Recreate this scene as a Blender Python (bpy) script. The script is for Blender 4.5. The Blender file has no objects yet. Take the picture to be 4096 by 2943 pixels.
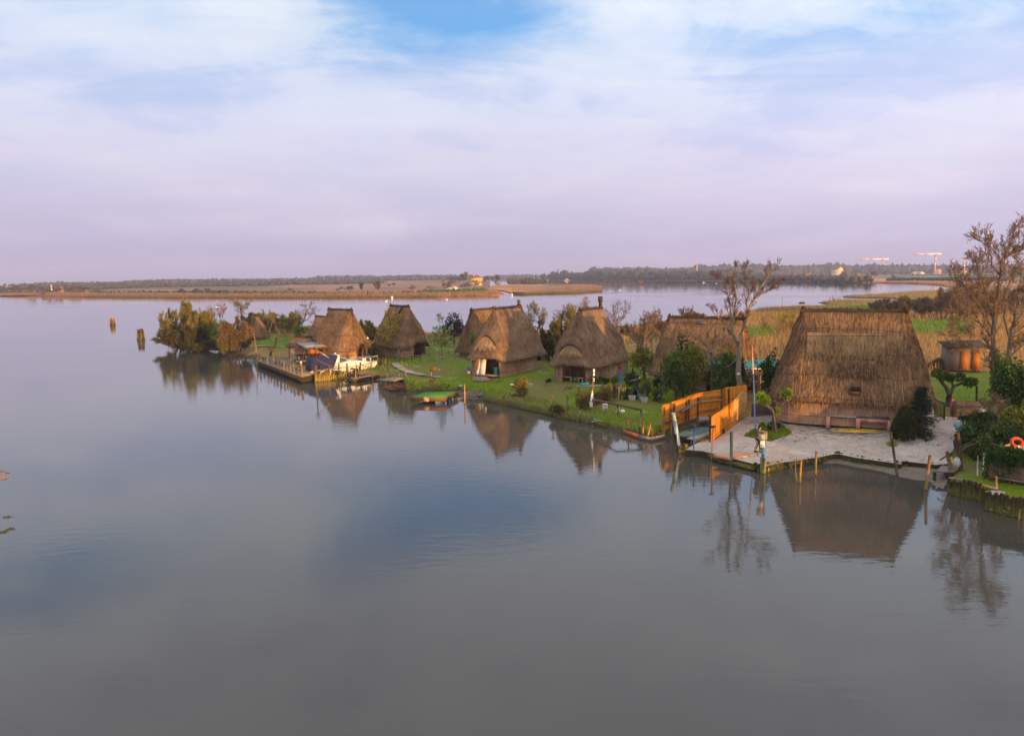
import bpy, math, random
import numpy as np
from mathutils import Vector, Matrix, noise as mnoise
R_ = math.radians
sc = bpy.context.scene
col = sc.collection
rng = np.random.default_rng(11)
rnd = random.Random(5)

# ------------------------------------------------------------------ camera
PW, PH, FPX, CAMH = 4096, 2943, 3000.0, 12.2
PIT, ROL = math.atan(374.5 / FPX), R_(0.7)
cf = Vector((0, math.cos(PIT), -math.sin(PIT)))
cu0 = Vector((0, math.sin(PIT), math.cos(PIT)))
cr0 = Vector((1, 0, 0))
cr = cr0 * math.cos(ROL) - cu0 * math.sin(ROL)
cu = cu0 * math.cos(ROL) + cr0 * math.sin(ROL)
CAM = Vector((0, 0, CAMH))
cam = bpy.data.cameras.new('camera')
cam.sensor_width = 36.0
cam.sensor_fit = 'HORIZONTAL'
cam.lens = 36.0 * FPX / PW
cam.clip_start, cam.clip_end = 0.5, 20000
camo = bpy.data.objects.new('camera', cam)
M = Matrix((cr, cu, -cf)).transposed().to_4x4()
M.translation = CAM
camo.matrix_world = M
col.objects.link(camo)
sc.camera = camo

# ------------------------------------------------------------------ render settings
sc.view_settings.view_transform = 'Standard'
sc.view_settings.look = 'None'
sc.view_settings.exposure = 0.6
sc.view_settings.gamma = 1.0
sc.cycles.use_denoising = True
sc.cycles.max_bounces = 8
sc.cycles.transparent_max_bounces = 8
sc.cycles.volume_bounces = 0
sc.cycles.volume_max_steps = 16
sc.cycles.sample_clamp_indirect = 4.0

# ------------------------------------------------------------------ sun
SUN_EL = R_(3.2)
tosun = Vector((0.62 * math.cos(SUN_EL), -0.7846 * math.cos(SUN_EL), math.sin(SUN_EL))).normalized()
sl = bpy.data.lights.new('sun', 'SUN')
sl.energy = 5.0
sl.color = (1.0, 0.53, 0.16)
sl.angle = R_(0.7)
so = bpy.data.objects.new('sun', sl)
so.rotation_euler = tosun.to_track_quat('Z', 'Y').to_euler()
col.objects.link(so)

# ------------------------------------------------------------------ sky
w = bpy.data.worlds.new('World')
sc.world = w
w.use_nodes = True
NT = w.node_tree
NT.nodes.clear()
class NG:
    """tiny helper for node trees"""
    def __init__(s, nt): s.nt = nt
    def n(s, t, **kw):
        nd = s.nt.nodes.new(t)
        for k, v in kw.items():
            if k == 'ins':
                for i, x in v.items():
                    if hasattr(x, 'is_linked') or isinstance(x, bpy.types.NodeSocket): s.nt.links.new(x, nd.inputs[i])
                    else: nd.inputs[i].default_value = x
            else: setattr(nd, k, v)
        return nd
    def math(s, op, a, b=0.0, c=0.0, clamp=False):
        nd = s.n('ShaderNodeMath', operation=op, use_clamp=clamp)
        for i, x in enumerate((a, b, c)):
            if isinstance(x, bpy.types.NodeSocket): s.nt.links.new(x, nd.inputs[i])
            else: nd.inputs[i].default_value = x
        return nd.outputs[0]
    def ramp(s, fac, stops, interp='LINEAR'):
        nd = s.n('ShaderNodeValToRGB')
        nd.color_ramp.interpolation = interp
        el = nd.color_ramp.elements
        while len(el) < len(stops): el.new(0.5)
        for e, (p, c) in zip(el, stops):
            e.position = p
            e.color = (c, c, c, 1) if isinstance(c, (int, float)) else (*c, 1)
        s.nt.links.new(fac, nd.inputs[0])
        return nd.outputs[0]
    def mix(s, f, a, b, mode='MIX'):
        nd = s.n('ShaderNodeMix', data_type='RGBA', blend_type=mode)
        for i, x in ((0, f), (6, a), (7, b)):
            if isinstance(x, bpy.types.NodeSocket): s.nt.links.new(x, nd.inputs[i])
            else: nd.inputs[i].default_value = x if not isinstance(x, tuple) or len(x) == 4 else (*x, 1)
        return nd.outputs[2]
    def noise(s, vec, scale, detail=3, rough=0.5, dist=0.0, col=False):
        nd = s.n('ShaderNodeTexNoise')
        if vec is not None: s.nt.links.new(vec, nd.inputs['Vector'])
        nd.inputs['Scale'].default_value = scale
        nd.inputs['Detail'].default_value = detail
        nd.inputs['Roughness'].default_value = rough
        nd.inputs['Distortion'].default_value = dist
        return nd.outputs['Color' if col else 'Fac']
    def mapping(s, vec, scale=(1, 1, 1), rot=(0, 0, 0), loc=(0, 0, 0)):
        nd = s.n('ShaderNodeMapping')
        s.nt.links.new(vec, nd.inputs['Vector'])
        nd.inputs['Scale'].default_value = scale
        nd.inputs['Rotation'].default_value = rot
        nd.inputs['Location'].default_value = loc
        return nd.outputs[0]
    def l(s, a, b): s.nt.links.new(a, b)

g = NG(NT)
tc = g.n('ShaderNodeTexCoord')
sep = g.n('ShaderNodeSeparateXYZ', ins={0: tc.outputs['Generated']})
dx, dy, dz = sep.outputs
el = g.math('MAXIMUM', dz, 0.0)
# cloud sheet: direction projected on a plane high above
inv = g.math('DIVIDE', 1.0, g.math('ADD', el, 0.16))
cxy = g.n('ShaderNodeCombineXYZ', ins={0: g.math('MULTIPLY', dx, inv), 1: g.math('MULTIPLY', dy, inv), 2: 0.0}).outputs[0]
n1 = g.noise(g.mapping(cxy, (1.0, 1.25, 1), (0, 0, R_(-16)), (2.3, .6, 0)), 0.95, 7, 0.60, 0.7)
n2 = g.noise(g.mapping(cxy, (0.75, 2.1, 1), (0, 0, R_(-13)), (7, 3, 0)), 1.5, 9, 0.66, 1.1)
n3 = g.noise(g.mapping(cxy, (1.7, 1.15, 1), (0, 0, R_(28)), (3, 9, 2)), 2.3, 9, 0.66, 0.8)
# openings and banks of the cloud sheet, in direction space
def gap(cx_, cz_, sx_, sz_, k):
    a = g.math('DIVIDE', g.math('SUBTRACT', dx, cx_), sx_)
    b = g.math('DIVIDE', g.math('SUBTRACT', dz, cz_), sz_)
    b2 = g.math('ADD', b, g.math('MULTIPLY', a, k))
    d = g.math('ADD', g.math('MULTIPLY', a, a), g.math('MULTIPLY', b2, b2))
    return g.math('POWER', 2.718, g.math('MULTIPLY', d, -1.0))
cov = g.math('ADD', g.math('MULTIPLY', n1, 1.0), g.math('MULTIPLY', n2, 0.85))
cov = g.math('ADD', cov, g.math('MULTIPLY', n3, 0.60))
cov = g.math('ADD', cov, -0.70)
front = g.math('GREATER_THAN', dy, 0.0)
gp = g.math('MULTIPLY', gap(-0.075, 0.318, 0.14, 0.036, 0.30), 0.95)
gp = g.math('ADD', gp, g.math('MULTIPLY', gap(-0.14, 0.265, 0.12, 0.020, 0.1), 0.30))
gp = g.math('ADD', gp, g.math('MULTIPLY', gap(0.36, 0.225, 0.24, 0.045, -0.1), 0.46))
gp = g.math('ADD', gp, g.math('MULTIPLY', gap(0.28, 0.15, 0.22, 0.020, 0.0), 0.30))
gp = g.math('ADD', gp, g.math('MULTIPLY', gap(-0.42, 0.225, 0.20, 0.020, -0.2), 0.25))
gp = g.math('ADD', gp, g.math('MULTIPLY', gap(-0.50, 0.31, 0.07, 0.02, 0.2), 0.35))
gp = g.math('SUBTRACT', gp, g.math('MULTIPLY', gap(-0.27, 0.29, 0.07, 0.08, 0.3), 0.45))
gp = g.math('SUBTRACT', gp, g.math('MULTIPLY', gap(0.15, 0.28, 0.10, 0.06, 0.6), 0.40))
gp = g.math('SUBTRACT', gp, g.math('MULTIPLY', gap(-0.10, 0.195, 0.30, 0.018, 0.35), 0.30))
gp = g.math('SUBTRACT', gp, g.math('MULTIPLY', gap(-0.05, 0.225, 0.40, 0.030, 0.05), 0.24))
cov = g.math('SUBTRACT', cov, g.math('MULTIPLY', g.math('MULTIPLY', gp, front), 0.66))
low = g.math('SUBTRACT', 1.0, g.math('DIVIDE', el, 0.20), clamp=True)
cov = g.math('ADD', cov, g.math('MULTIPLY', low, 0.45))
cloudm = g.ramp(cov, [(0.08, 0.0), (0.32, 0.26), (0.55, 0.74), (0.85, 1.0)])
clear = g.ramp(el, [(0.0, (.46, .38, .62)), (0.10, (.50, .49, .78)), (0.17, (.55, .58, .84)), (0.24, (.42, .55, .85)), (0.285, (.17, .44, .84)), (0.335, (.20, .43, .80)), (0.40, (.45, .54, .76)), (1.0, (.2, .32, .55))])
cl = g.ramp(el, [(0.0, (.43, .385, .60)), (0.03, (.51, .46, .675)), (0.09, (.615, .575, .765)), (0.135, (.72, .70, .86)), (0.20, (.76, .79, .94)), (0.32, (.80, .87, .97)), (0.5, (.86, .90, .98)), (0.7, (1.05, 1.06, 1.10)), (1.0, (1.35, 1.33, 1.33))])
warp = g.n('ShaderNodeCombineXYZ', ins={0: g.math('MULTIPLY', dx, 1.3), 1: g.math('MULTIPLY', dz, 6.5), 2: dy}).outputs[0]
n4 = g.noise(warp, 2.1, 6, 0.55, 0.35)
pk = g.math('MULTIPLY', g.ramp(n4, [(0.46, 0.0), (0.68, 1.0)]), g.ramp(el, [(0.0, 0.0), (0.05, .5), (0.13, 1.0), (0.22, .25), (0.4, 0.0)]))
cl = g.mix(pk, cl, (.75, .66, .78, 1))
cl = g.mix(1.0, cl, g.ramp(n4, [(0.30, 0.94), (0.55, 1.0), (0.8, 1.05)]), 'MULTIPLY')
skyc = g.mix(cloudm, clear, cl)
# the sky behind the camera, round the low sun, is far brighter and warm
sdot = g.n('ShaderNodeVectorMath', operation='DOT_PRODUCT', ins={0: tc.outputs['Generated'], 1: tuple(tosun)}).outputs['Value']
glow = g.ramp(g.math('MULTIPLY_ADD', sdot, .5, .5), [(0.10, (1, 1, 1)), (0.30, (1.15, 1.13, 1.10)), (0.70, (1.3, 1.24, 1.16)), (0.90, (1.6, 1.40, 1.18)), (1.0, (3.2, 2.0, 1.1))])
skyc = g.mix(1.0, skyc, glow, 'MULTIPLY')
nis = g.n('ShaderNodeTexSky', sky_type='NISHITA', sun_disc=False)
nis.sun_elevation = SUN_EL
nis.sun_rotation = math.atan2(tosun.x, tosun.y)
nis.air_density, nis.dust_density, nis.ozone_density = 1.0, 2.0, 3.0
b1 = g.n('ShaderNodeBackground', ins={0: nis.outputs[0], 1: 0.08})
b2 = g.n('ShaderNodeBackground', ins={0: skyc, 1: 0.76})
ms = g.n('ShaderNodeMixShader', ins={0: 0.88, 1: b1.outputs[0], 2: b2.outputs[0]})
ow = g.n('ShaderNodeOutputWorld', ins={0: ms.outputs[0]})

# ------------------------------------------------------------------ placing helpers (a photo pixel -> a point of the ground)
REG = {0: (0, 0, 1), 1: (500, 1100, 2.716), 2: (950, 1180, 2.835), 3: (1400, 1180, 2.835), 4: (2000, 1150, 2.507), 5: (2500, 1000, 1.811),
       6: (2900, 1200, 2.173), 7: (3500, 850, 1.918), 8: (3400, 1600, 2.717), 11: (0, 1050, 2.835), 12: (700, 1050, 2.835),
       13: (1500, 1050, 2.835), 14: (2100, 1020, 2.835), 15: (2800, 1000, 3.24), 16: (3200, 980, 2.835), 17: (0, 1800, 4.075),
       21: (2960, 1660, 6.789), 22: (1230, 1400, 6.873), 23: (2320, 1450, 8.1), 24: (1150, 1350, 8.4), 25: (2660, 1520, 4.793),
       26: (3780, 1550, 3.076), 27: (2780, 1400, 5.432), 28: (2220, 1470, 4.725)}
def px(k, x, y):
    a = REG[k]
    return a[0] + x / a[2], a[1] + y / a[2]
def ray(k, x, y):
    X, Y = px(k, x, y)
    return cf + cr * ((X - PW / 2) / FPX) + cu * ((PH / 2 - Y) / FPX)
SHOREP = None
def mound(x, y):
    """how far the ground rises from the banks up to the huts"""
    return float(mounds(np.array([[x, y]]))[0])
def mounds(P):
    P = np.asarray(P, float); d = np.maximum(0, sdist(P, SHOREP)); x, y = P[:, 0], P[:, 1]
    lo = .52 * sstep(1.0, 9.0, d); q_ = np.clip((d - .6) * .115, 0, 1.0); f_ = sstep(10, 16, x) * sstep(80, 70, y)
    m = lo * (1 - f_) + q_ * f_
    return m * sstep(150, 115, y) * np.where(x < -17, sstep(94, 102, y), 1.0)
def G(k, x, y, z=0.0):
    d = ray(k, x, y); q_ = CAM + d * ((z - CAMH) / d.z)
    if z >= .3 and SHOREP is not None and q_.y < 150:
        for _ in range(5): q_ = CAM + d * ((z + mound(q_.x, q_.y) - CAMH) / d.z)
    return q_
def atY(k, x, y, Y):
    d = ray(k, x, y)
    return CAM + d * (Y / d.y)
def mpp(p):                       # metres per full-size photo pixel at point p
    return (Vector(p) - CAM).dot(cf) / FPX

# ------------------------------------------------------------------ object helpers
class MB:
    """collects faces, then becomes ONE mesh object"""
    def __init__(s): s.v, s.f, s.u, s.m, s.nv = [], [], [], [], 0
    def add(s, verts, faces, uvs=None, m=0):
        b = s.nv
        s.v.append(np.asarray(verts, float).reshape(-1, 3)); s.nv += len(s.v[-1])
        for i, f in enumerate(faces):
            s.f.append([b + j for j in f]); s.m.append(m)
            s.u.append(uvs[i] if uvs is not None else None)
    def box(s, c, size, rz=0.0, m=0, mat=None):
        x, y, z = (a / 2 for a in size)
        P = [Vector((sx * x, sy * y, sz * z)) for sz in (-1, 1) for sy in (-1, 1) for sx in (-1, 1)]
        T = Matrix.Translation(Vector(c)) @ (mat.to_4x4() if mat is not None else Matrix.Rotation(rz, 4, 'Z'))
        s.add([T @ p for p in P], [(0, 2, 3, 1), (4, 5, 7, 6), (0, 1, 5, 4), (2, 6, 7, 3), (0, 4, 6, 2), (1, 3, 7, 5)], m=m)
    def beam(s, a, b, wd, ht, m=0):
        a, b = Vector(a), Vector(b); d = b - a
        q = d.to_track_quat('X', 'Z').to_matrix()
        s.box((a + b) / 2, (d.length, wd, ht), m=m, mat=q)
    def tube(s, pts, rad, n=6, m=0, cap=True):
        pts = [Vector(p) for p in pts]; k = len(pts)
        if not hasattr(rad, '__len__'): rad = [rad] * k
        V = []; up = Vector((0, 0, 1))
        for i, p in enumerate(pts):
            d = (pts[min(i + 1, k - 1)] - pts[max(i - 1, 0)]).normalized()
            a = d.cross(up if abs(d.z) < 0.95 else Vector((1, 0, 0))).normalized(); b = d.cross(a)
            for j in range(n):
                t = 2 * math.pi * j / n
                V.append(p + (a * math.cos(t) + b * math.sin(t)) * rad[i])
        F = [(i * n + j, i * n + (j + 1) % n, (i + 1) * n + (j + 1) % n, (i + 1) * n + j) for i in range(k - 1) for j in range(n)]
        U = [((j / n * 3, i), ((j + 1) / n * 3, i), ((j + 1) / n * 3, i + 1), (j / n * 3, i + 1)) for i in range(k - 1) for j in range(n)]
        if cap:
            F += [tuple(range(n)), tuple((k - 1) * n + j for j in reversed(range(n)))]; U += [[(0, 0)] * n] * 2
        s.add(V, F, U, m)
    def lathe(s, prof, n=12, c=(0, 0, 0), m=0):
        s.tube([(c[0], c[1], c[2] + z) for z, r in prof], [max(r, .001) for z, r in prof], n, m)
    def prism(s, poly, z0, z1, m=0, ms=None):
        k = len(poly)
        V = [(p[0], p[1], z0) for p in poly] + [(p[0], p[1], z1) for p in poly]
        F = [tuple(range(k, 2 * k)), tuple(reversed(range(k)))] + [(i, (i + 1) % k, k + (i + 1) % k, k + i) for i in range(k)]
        s.add(V, F[:2], m=m)
        b = s.nv - 2 * k
        for f in F[2:]: s.f.append([b + j for j in f]); s.m.append(m if ms is None else ms); s.u.append(None)
    def blob(s, c, r, sub=2, amp=0.25, seed=0, m=0, fr=1.2):
        V, F = ICO[sub]
        r = Vector(r) if hasattr(r, '__len__') else Vector((r, r, r)); c = Vector(c)
        out = []
        for v in V:
            k = 1 + amp * mnoise.noise(Vector(v) * fr + Vector((seed * 3.1, seed * 7.7, seed)))
            out.append((c.x + v[0] * r.x * k, c.y + v[1] * r.y * k, c.z + v[2] * r.z * k))
        s.add(out, F, m=m)
    def blades(s, P, D, L, Wd, m=0, tri=False, side=None):
        """many thin leaves: base points P, directions D, length L, width Wd"""
        P = np.asarray(P, float); n = len(P)
        if n == 0: return
        D = np.asarray(D, float); D = D / (np.linalg.norm(D, axis=1, keepdims=True) + 1e-9)
        L = np.broadcast_to(np.asarray(L, float), (n,))[:, None]; Wd = np.broadcast_to(np.asarray(Wd, float), (n,))[:, None]
        if side is None:
            side = rng.normal(size=(n, 3))
        side = np.cross(D, side); side /= (np.linalg.norm(side, axis=1, keepdims=True) + 1e-9)
        if tri:
            V = np.stack([P - side * Wd / 2, P + side * Wd / 2, P + D * L], 1).reshape(-1, 3); k = 3
        else:
            V = np.stack([P - side * Wd * .25, P + D * L * .5 - side * Wd * .5, P + D * L, P + D * L * .5 + side * Wd * .5], 1).reshape(-1, 3); k = 4
        b = s.nv
        s.v.append(V); s.nv += len(V)
        idx = (b + np.arange(len(V))).reshape(-1, k).tolist()
        s.f += idx; s.m += [m] * n; s.u += [None] * n
    def mesh(s, name, mats, smooth=False):
        me = bpy.data.meshes.new(name)
        V = np.concatenate(s.v) if s.v else np.zeros((0, 3))
        if not s.f: print('EMPTY MESH', name); s.add([(0, 0, -9), (.01, 0, -9), (0, .01, -9)], [(0, 1, 2)]); V = np.concatenate(s.v)
        tot = np.array([len(f) for f in s.f], np.int32)
        st = np.concatenate([[0], np.cumsum(tot)[:-1]]).astype(np.int32)
        li = np.fromiter((j for f in s.f for j in f), np.int32)
        me.vertices.add(len(V)); me.vertices.foreach_set('co', V.astype(np.float32).ravel())
        me.loops.add(len(li)); me.loops.foreach_set('vertex_index', li)
        me.polygons.add(len(tot)); me.polygons.foreach_set('loop_start', st); me.polygons.foreach_set('loop_total', tot)
        me.polygons.foreach_set('material_index', np.array(s.m, np.int32))
        if smooth: me.polygons.foreach_set('use_smooth', np.ones(len(tot), bool))
        if any(u is not None for u in s.u):
            uv = me.uv_layers.new(name='UVMap')
            A = np.zeros((len(li), 2), np.float32); k = 0
            for f, u in zip(s.f, s.u):
                if u is not None: A[k:k + len(f)] = u
                k += len(f)
            uv.data.foreach_set('uv', A.ravel())
        for m in (mats if isinstance(mats, (list, tuple)) else [mats]): me.materials.append(m)
        me.update(calc_edges=True); me.validate()
        return me
    def obj(s, name, mats, parent=None, loc=None, rz=0.0, smooth=False):
        o = bpy.data.objects.new(name, s.mesh(name, mats, smooth)); col.objects.link(o)
        if parent is not None: o.parent = parent
        if loc is not None: o.location = loc
        if rz: o.rotation_euler = (0, 0, rz)
        return o
def tag(o, label=None, cat=None, group=None, kind=None):
    for k, v in (('label', label), ('category', cat), ('group', group), ('kind', kind)):
        if v: o[k] = v
    return o
def thing(name, label, cat, loc=(0, 0, 0), rz=0.0, group=None):
    o = bpy.data.objects.new(name, None); o.empty_display_size = 0.2; col.objects.link(o)
    o.location = loc; o.rotation_euler = (0, 0, rz)
    return tag(o, label, cat, group)
def kids(o): return [c for c in bpy.data.objects if c.parent == o]
def dup(root, loc, rz=0.0, scale=1.0, label=None):
    r = root.copy(); col.objects.link(r); r.location = loc; r.rotation_euler = (0, 0, rz)
    r.scale = scale if hasattr(scale, '__len__') else (scale,) * 3
    if label: r['label'] = label
    for ch in kids(root):
        c = ch.copy(); col.objects.link(c); c.parent = r
        for gch in kids(ch):
            d = gch.copy(); col.objects.link(d); d.parent = c
    return r
def ico(sub):
    import bmesh
    b = bmesh.new(); bmesh.ops.create_icosphere(b, subdivisions=sub, radius=1)
    V = [tuple(v.co) for v in b.verts]; F = [tuple(v.index for v in f.verts) for f in b.faces]; b.free()
    return V, F
ICO = {i: ico(i) for i in (1, 2, 3)}

# ------------------------------------------------------------------ materials
MATS = {}
def mat(name, c1, c2=None, scale=3.0, rough=0.8, stretch=(1, 1, 1), bump=0.0, c3=None, metal=0.0, spec=0.3, detail=4, coords='Object', lo=.35, hi=.65):
    """principled material, colour varying between c1 and c2 (and blotches of c3) by noise"""
    if name in MATS: return MATS[name]
    m = bpy.data.materials.new(name); m.use_nodes = True; MATS[name] = m
    nt = m.node_tree; p = nt.nodes['Principled BSDF']; q = NG(nt)
    p.inputs['Roughness'].default_value = rough; p.inputs['Metallic'].default_value = metal
    p.inputs['Specular IOR Level'].default_value = spec
    if c2 is None:
        c2 = tuple(min(1, x * 1.35) for x in c1); c1 = tuple(x * .78 for x in c1)
    t = q.n('ShaderNodeTexCoord').outputs[coords]
    v = q.mapping(t, stretch)
    n = q.noise(v, scale, detail, 0.6)
    c = q.ramp(n, [(lo, c1), (hi, c2)])
    if c3 is not None:
        n2 = q.noise(v, scale * .23, 4, 0.6, 0.6)
        c = q.mix(q.ramp(n2, [(.48, 0.0), (.62, 1.0)]), c, (*c3, 1))
    q.l(c, p.inputs['Base Color'])
    if bump:
        b = q.n('ShaderNodeBump', ins={'Height': n, 'Strength': bump, 'Distance': 0.05}); q.l(b.outputs[0], p.inputs['Normal'])
    return m
def leafmat(name, c1, c2, rough=.65, trans=0.25, ns=1.3):
    if name in MATS: return MATS[name]
    m = bpy.data.materials.new(name); m.use_nodes = True; MATS[name] = m
    nt = m.node_tree; p = nt.nodes['Principled BSDF']; q = NG(nt)
    gi = q.n('ShaderNodeNewGeometry').outputs['Random Per Island']
    c = q.ramp(gi, [(0.0, c1), (1.0, c2)])
    t = q.n('ShaderNodeTexCoord').outputs['Object']
    n = q.noise(t, ns, 4, .6)
    c = q.mix(1.0, c, q.ramp(n, [(.28, .5), (.72, 1.4)]), 'MULTIPLY')
    q.l(c, p.inputs['Base Color'])
    p.inputs['Roughness'].default_value = rough; p.inputs['Specular IOR Level'].default_value = .25
    tr = q.n('ShaderNodeBsdfTranslucent'); q.l(c, tr.inputs[0])
    mx = q.n('ShaderNodeMixShader', ins={0: trans, 1: p.outputs[0], 2: tr.outputs[0]})
    q.l(mx.outputs[0], nt.nodes['Material Output'].inputs[0])
    return m
def streakmat(name, c1, c2, c3, us=9.0, vs=.55, lines=None, patch=.35, bump=.5, rough=.9):
    """thatch / reed: streaks down the slope (UV in metres), weathered patches and thin binding lines"""
    if name in MATS: return MATS[name]
    m = bpy.data.materials.new(name); m.use_nodes = True; MATS[name] = m
    nt = m.node_tree; p = nt.nodes['Principled BSDF']; q = NG(nt)
    p.inputs['Roughness'].default_value = rough; p.inputs['Specular IOR Level'].default_value = .12
    uv = q.n('ShaderNodeTexCoord').outputs['UV']
    n1 = q.noise(q.mapping(uv, (us, vs, 1)), 1.0, 5, .72)
    n2 = q.noise(q.mapping(uv, (us * 3, vs * 3.2, 1)), 1.0, 3, .6)
    n3 = q.noise(q.mapping(uv, (.28, .5, 1)), 1.0, 4, .6, .7)
    f = q.math('ADD', q.math('MULTIPLY', n1, .6), q.math('MULTIPLY', n2, .4))
    c = q.ramp(f, [(.30, c1), (.50, c2), (.70, c3)])
    c = q.mix(1.0, c, q.ramp(n3, [(.28, .52), (.5, .95), (.72, 1.38)]), 'MULTIPLY')
    n5 = q.noise(q.mapping(uv, (.9, .35, 1), (0, 0, 0), (3, 7, 0)), 1.0, 6, .7, 1.0)
    c = q.mix(q.ramp(n5, [(.56, 0.0), (.72, .5)]), c, (.055, .046, .024, 1))
    c = q.mix(q.ramp(n5, [(.28, .45), (.40, 0.0)]), c, (*c3, 1))
    if lines:
        s2 = q.n('ShaderNodeSeparateXYZ', ins={0: uv})
        wob = q.math('MULTIPLY', q.noise(q.mapping(uv, (.22, .02, 1)), 1.0, 3), lines[1])
        vv = q.math('ADD', s2.outputs[1], wob)
        fr = q.math('FRACT', q.math('DIVIDE', vv, lines[0]))
        d = q.math('MULTIPLY', q.math('ABSOLUTE', q.math('SUBTRACT', fr, .5)), lines[0])
        ln = q.ramp(d, [(.010, 0.30), (.035, 1.0)])
        c = q.mix(1.0, c, ln, 'MULTIPLY')
    q.l(c, p.inputs['Base Color'])
    if bump:
        b = q.n('ShaderNodeBump', ins={'Height': f, 'Strength': bump, 'Distance': .06}); q.l(b.outputs[0], p.inputs['Normal'])
    return m
# ------------------------------------------------------------------ water
mw = bpy.data.materials.new('lagoon_water'); mw.use_nodes = True
q = NG(mw.node_tree); p = mw.node_tree.nodes['Principled BSDF']
t = q.n('ShaderNodeTexCoord').outputs['Object']
pat = q.noise(q.mapping(t, (1, 1.6, 1)), .022, 5, .6, .8)
p.inputs['IOR'].default_value = 1.5
q.l(q.ramp(q.noise(t, .05, 4, .6), [(.3, (.054, .052, .044)), (.7, (.074, .070, .060))]), p.inputs['Base Color'])
q.l(q.ramp(pat, [(.38, .0), (.62, .03)]), p.inputs['Roughness'])
w1 = q.noise(q.mapping(t, (1, 2.4, 1), (0, 0, R_(8))), .9, 3, .5, .4)
w2 = q.noise(q.mapping(t, (1, 1.7, 1), (0, 0, R_(-20))), 4.5, 3, .55, .3)
hgt = q.math('ADD', q.math('MULTIPLY', w1, .0080), q.math('MULTIPLY', w2, .0019))
hgt = q.math('MULTIPLY', hgt, q.ramp(pat, [(.38, .22), (.66, 1.25)]))
b = q.n('ShaderNodeBump', ins={'Height': hgt, 'Strength': 1.0, 'Distance': 1.0}); q.l(b.outputs[0], p.inputs['Normal'])
m_ = MB(); S_ = 3500
m_.add([(-S_, -300, 0), (S_, -300, 0), (S_, S_, 0), (-S_, S_, 0)], [(0, 1, 2, 3)])
tag(m_.obj('water', mw), kind='structure')

# ------------------------------------------------------------------ the island and the marsh behind it: one sheet of ground
def PX(L, z=0.0): return [tuple(G(k, x, y, z))[:2] for k, x, y in L]
SHORE = [(1, 480, 770), (1, 620, 795), (1, 760, 800), (1, 1000, 805), (1, 1070, 860), (1, 1200, 885), (1, 1400, 900), (1, 1440, 960), (1, 1650, 1035), (1, 1900, 1118),
    (2, 745, 952), (2, 870, 905), (2, 1200, 840), (2, 1500, 780), (2, 1640, 800), (2, 1590, 850), (2, 1320, 890), (2, 1320, 930), (2, 1590, 950), (2, 1800, 985), (2, 1890, 1020), (3, 640, 1062), (3, 800, 1092), (3, 1250, 1105),
    (3, 1500, 1165), (3, 1530, 1202), (3, 1800, 1262), (4, 530, 1285), (4, 690, 1322), (4, 800, 1348), (4, 930, 1372), (4, 1080, 1412), (4, 1230, 1458),
    (4, 1400, 1500), (4, 1510, 1520), (4, 1650, 1490), (5, 330, 1330), (25, 120, 960), (25, 600, 745), (25, 840, 740), (25, 850, 1150), (25, 600, 1215), (25, 400, 1340), (5, 560, 1486), (5, 700, 1540),
    (5, 930, 1596), (5, 1000, 1606), (6, 470, 1455), (6, 830, 1405), (6, 960, 1370), (6, 1120, 1404), (6, 1350, 1444), (6, 1530, 1466), (6, 1830, 1484), (8, 940, 740), (8, 1060, 860),
    (8, 1065, 1010), (8, 1450, 1100), (8, 1470, 1192), (8, 1890, 1290), (0, 4500, 2105), (0, 5300, 2000), (0, 5300, 1165), (0, 3840, 1142), (16, 1620, 512), (16, 1300, 528), (16, 850, 562), (16, 480, 578), (16, 470, 596),
    (16, 1050, 604), (16, 1050, 630), (16, 850, 632), (16, 350, 630), (16, 190, 653), (16, 340, 691), (0, 3200, 1224), (5, 1000, 421), (5, 870, 450), (5, 700, 478), (5, 560, 505),
    (0, 2650, 1292), (0, 2480, 1310), (0, 2200, 1325), (0, 1700, 1335), (0, 1500, 1318), (0, 1300, 1305), (0, 1000, 1315), (0, 800, 1335), (0, 640, 1372)]
def sstep(a, b, x): t_ = np.clip((x - a) / (b - a), 0, 1); return t_ * t_ * (3 - 2 * t_)
def sdist(P, poly):
    """signed distance to a polygon, positive inside"""
    P = np.asarray(P, float); poly = np.asarray(poly, float)
    d = np.full(len(P), 1e18); ins = np.zeros(len(P), bool)
    for i in range(len(poly)):
        a, b = poly[i], poly[(i + 1) % len(poly)]
        e = b - a; wv_ = P - a
        tt = np.clip((wv_ @ e) / (e @ e + 1e-12), 0, 1)
        d = np.minimum(d, ((wv_ - tt[:, None] * e) ** 2).sum(1))
        c1 = (a[1] <= P[:, 1]) != (b[1] <= P[:, 1])
        xi = a[0] + (P[:, 1] - a[1]) / (b[1] - a[1] + 1e-12) * e[0]
        ins ^= c1 & (P[:, 0] < xi)
    return np.sqrt(d) * np.where(ins, 1, -1)
def pdist(P, line):
    P = np.asarray(P, float); d = np.full(len(P), 1e18); line = np.asarray(line, float)
    for a, b in zip(line[:-1], line[1:]):
        e = b - a; wv_ = P - a
        tt = np.clip((wv_ @ e) / (e @ e + 1e-12), 0, 1)
        d = np.minimum(d, ((wv_ - tt[:, None] * e) ** 2).sum(1))
    return np.sqrt(d)
SHOREP = PX(SHORE)
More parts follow.
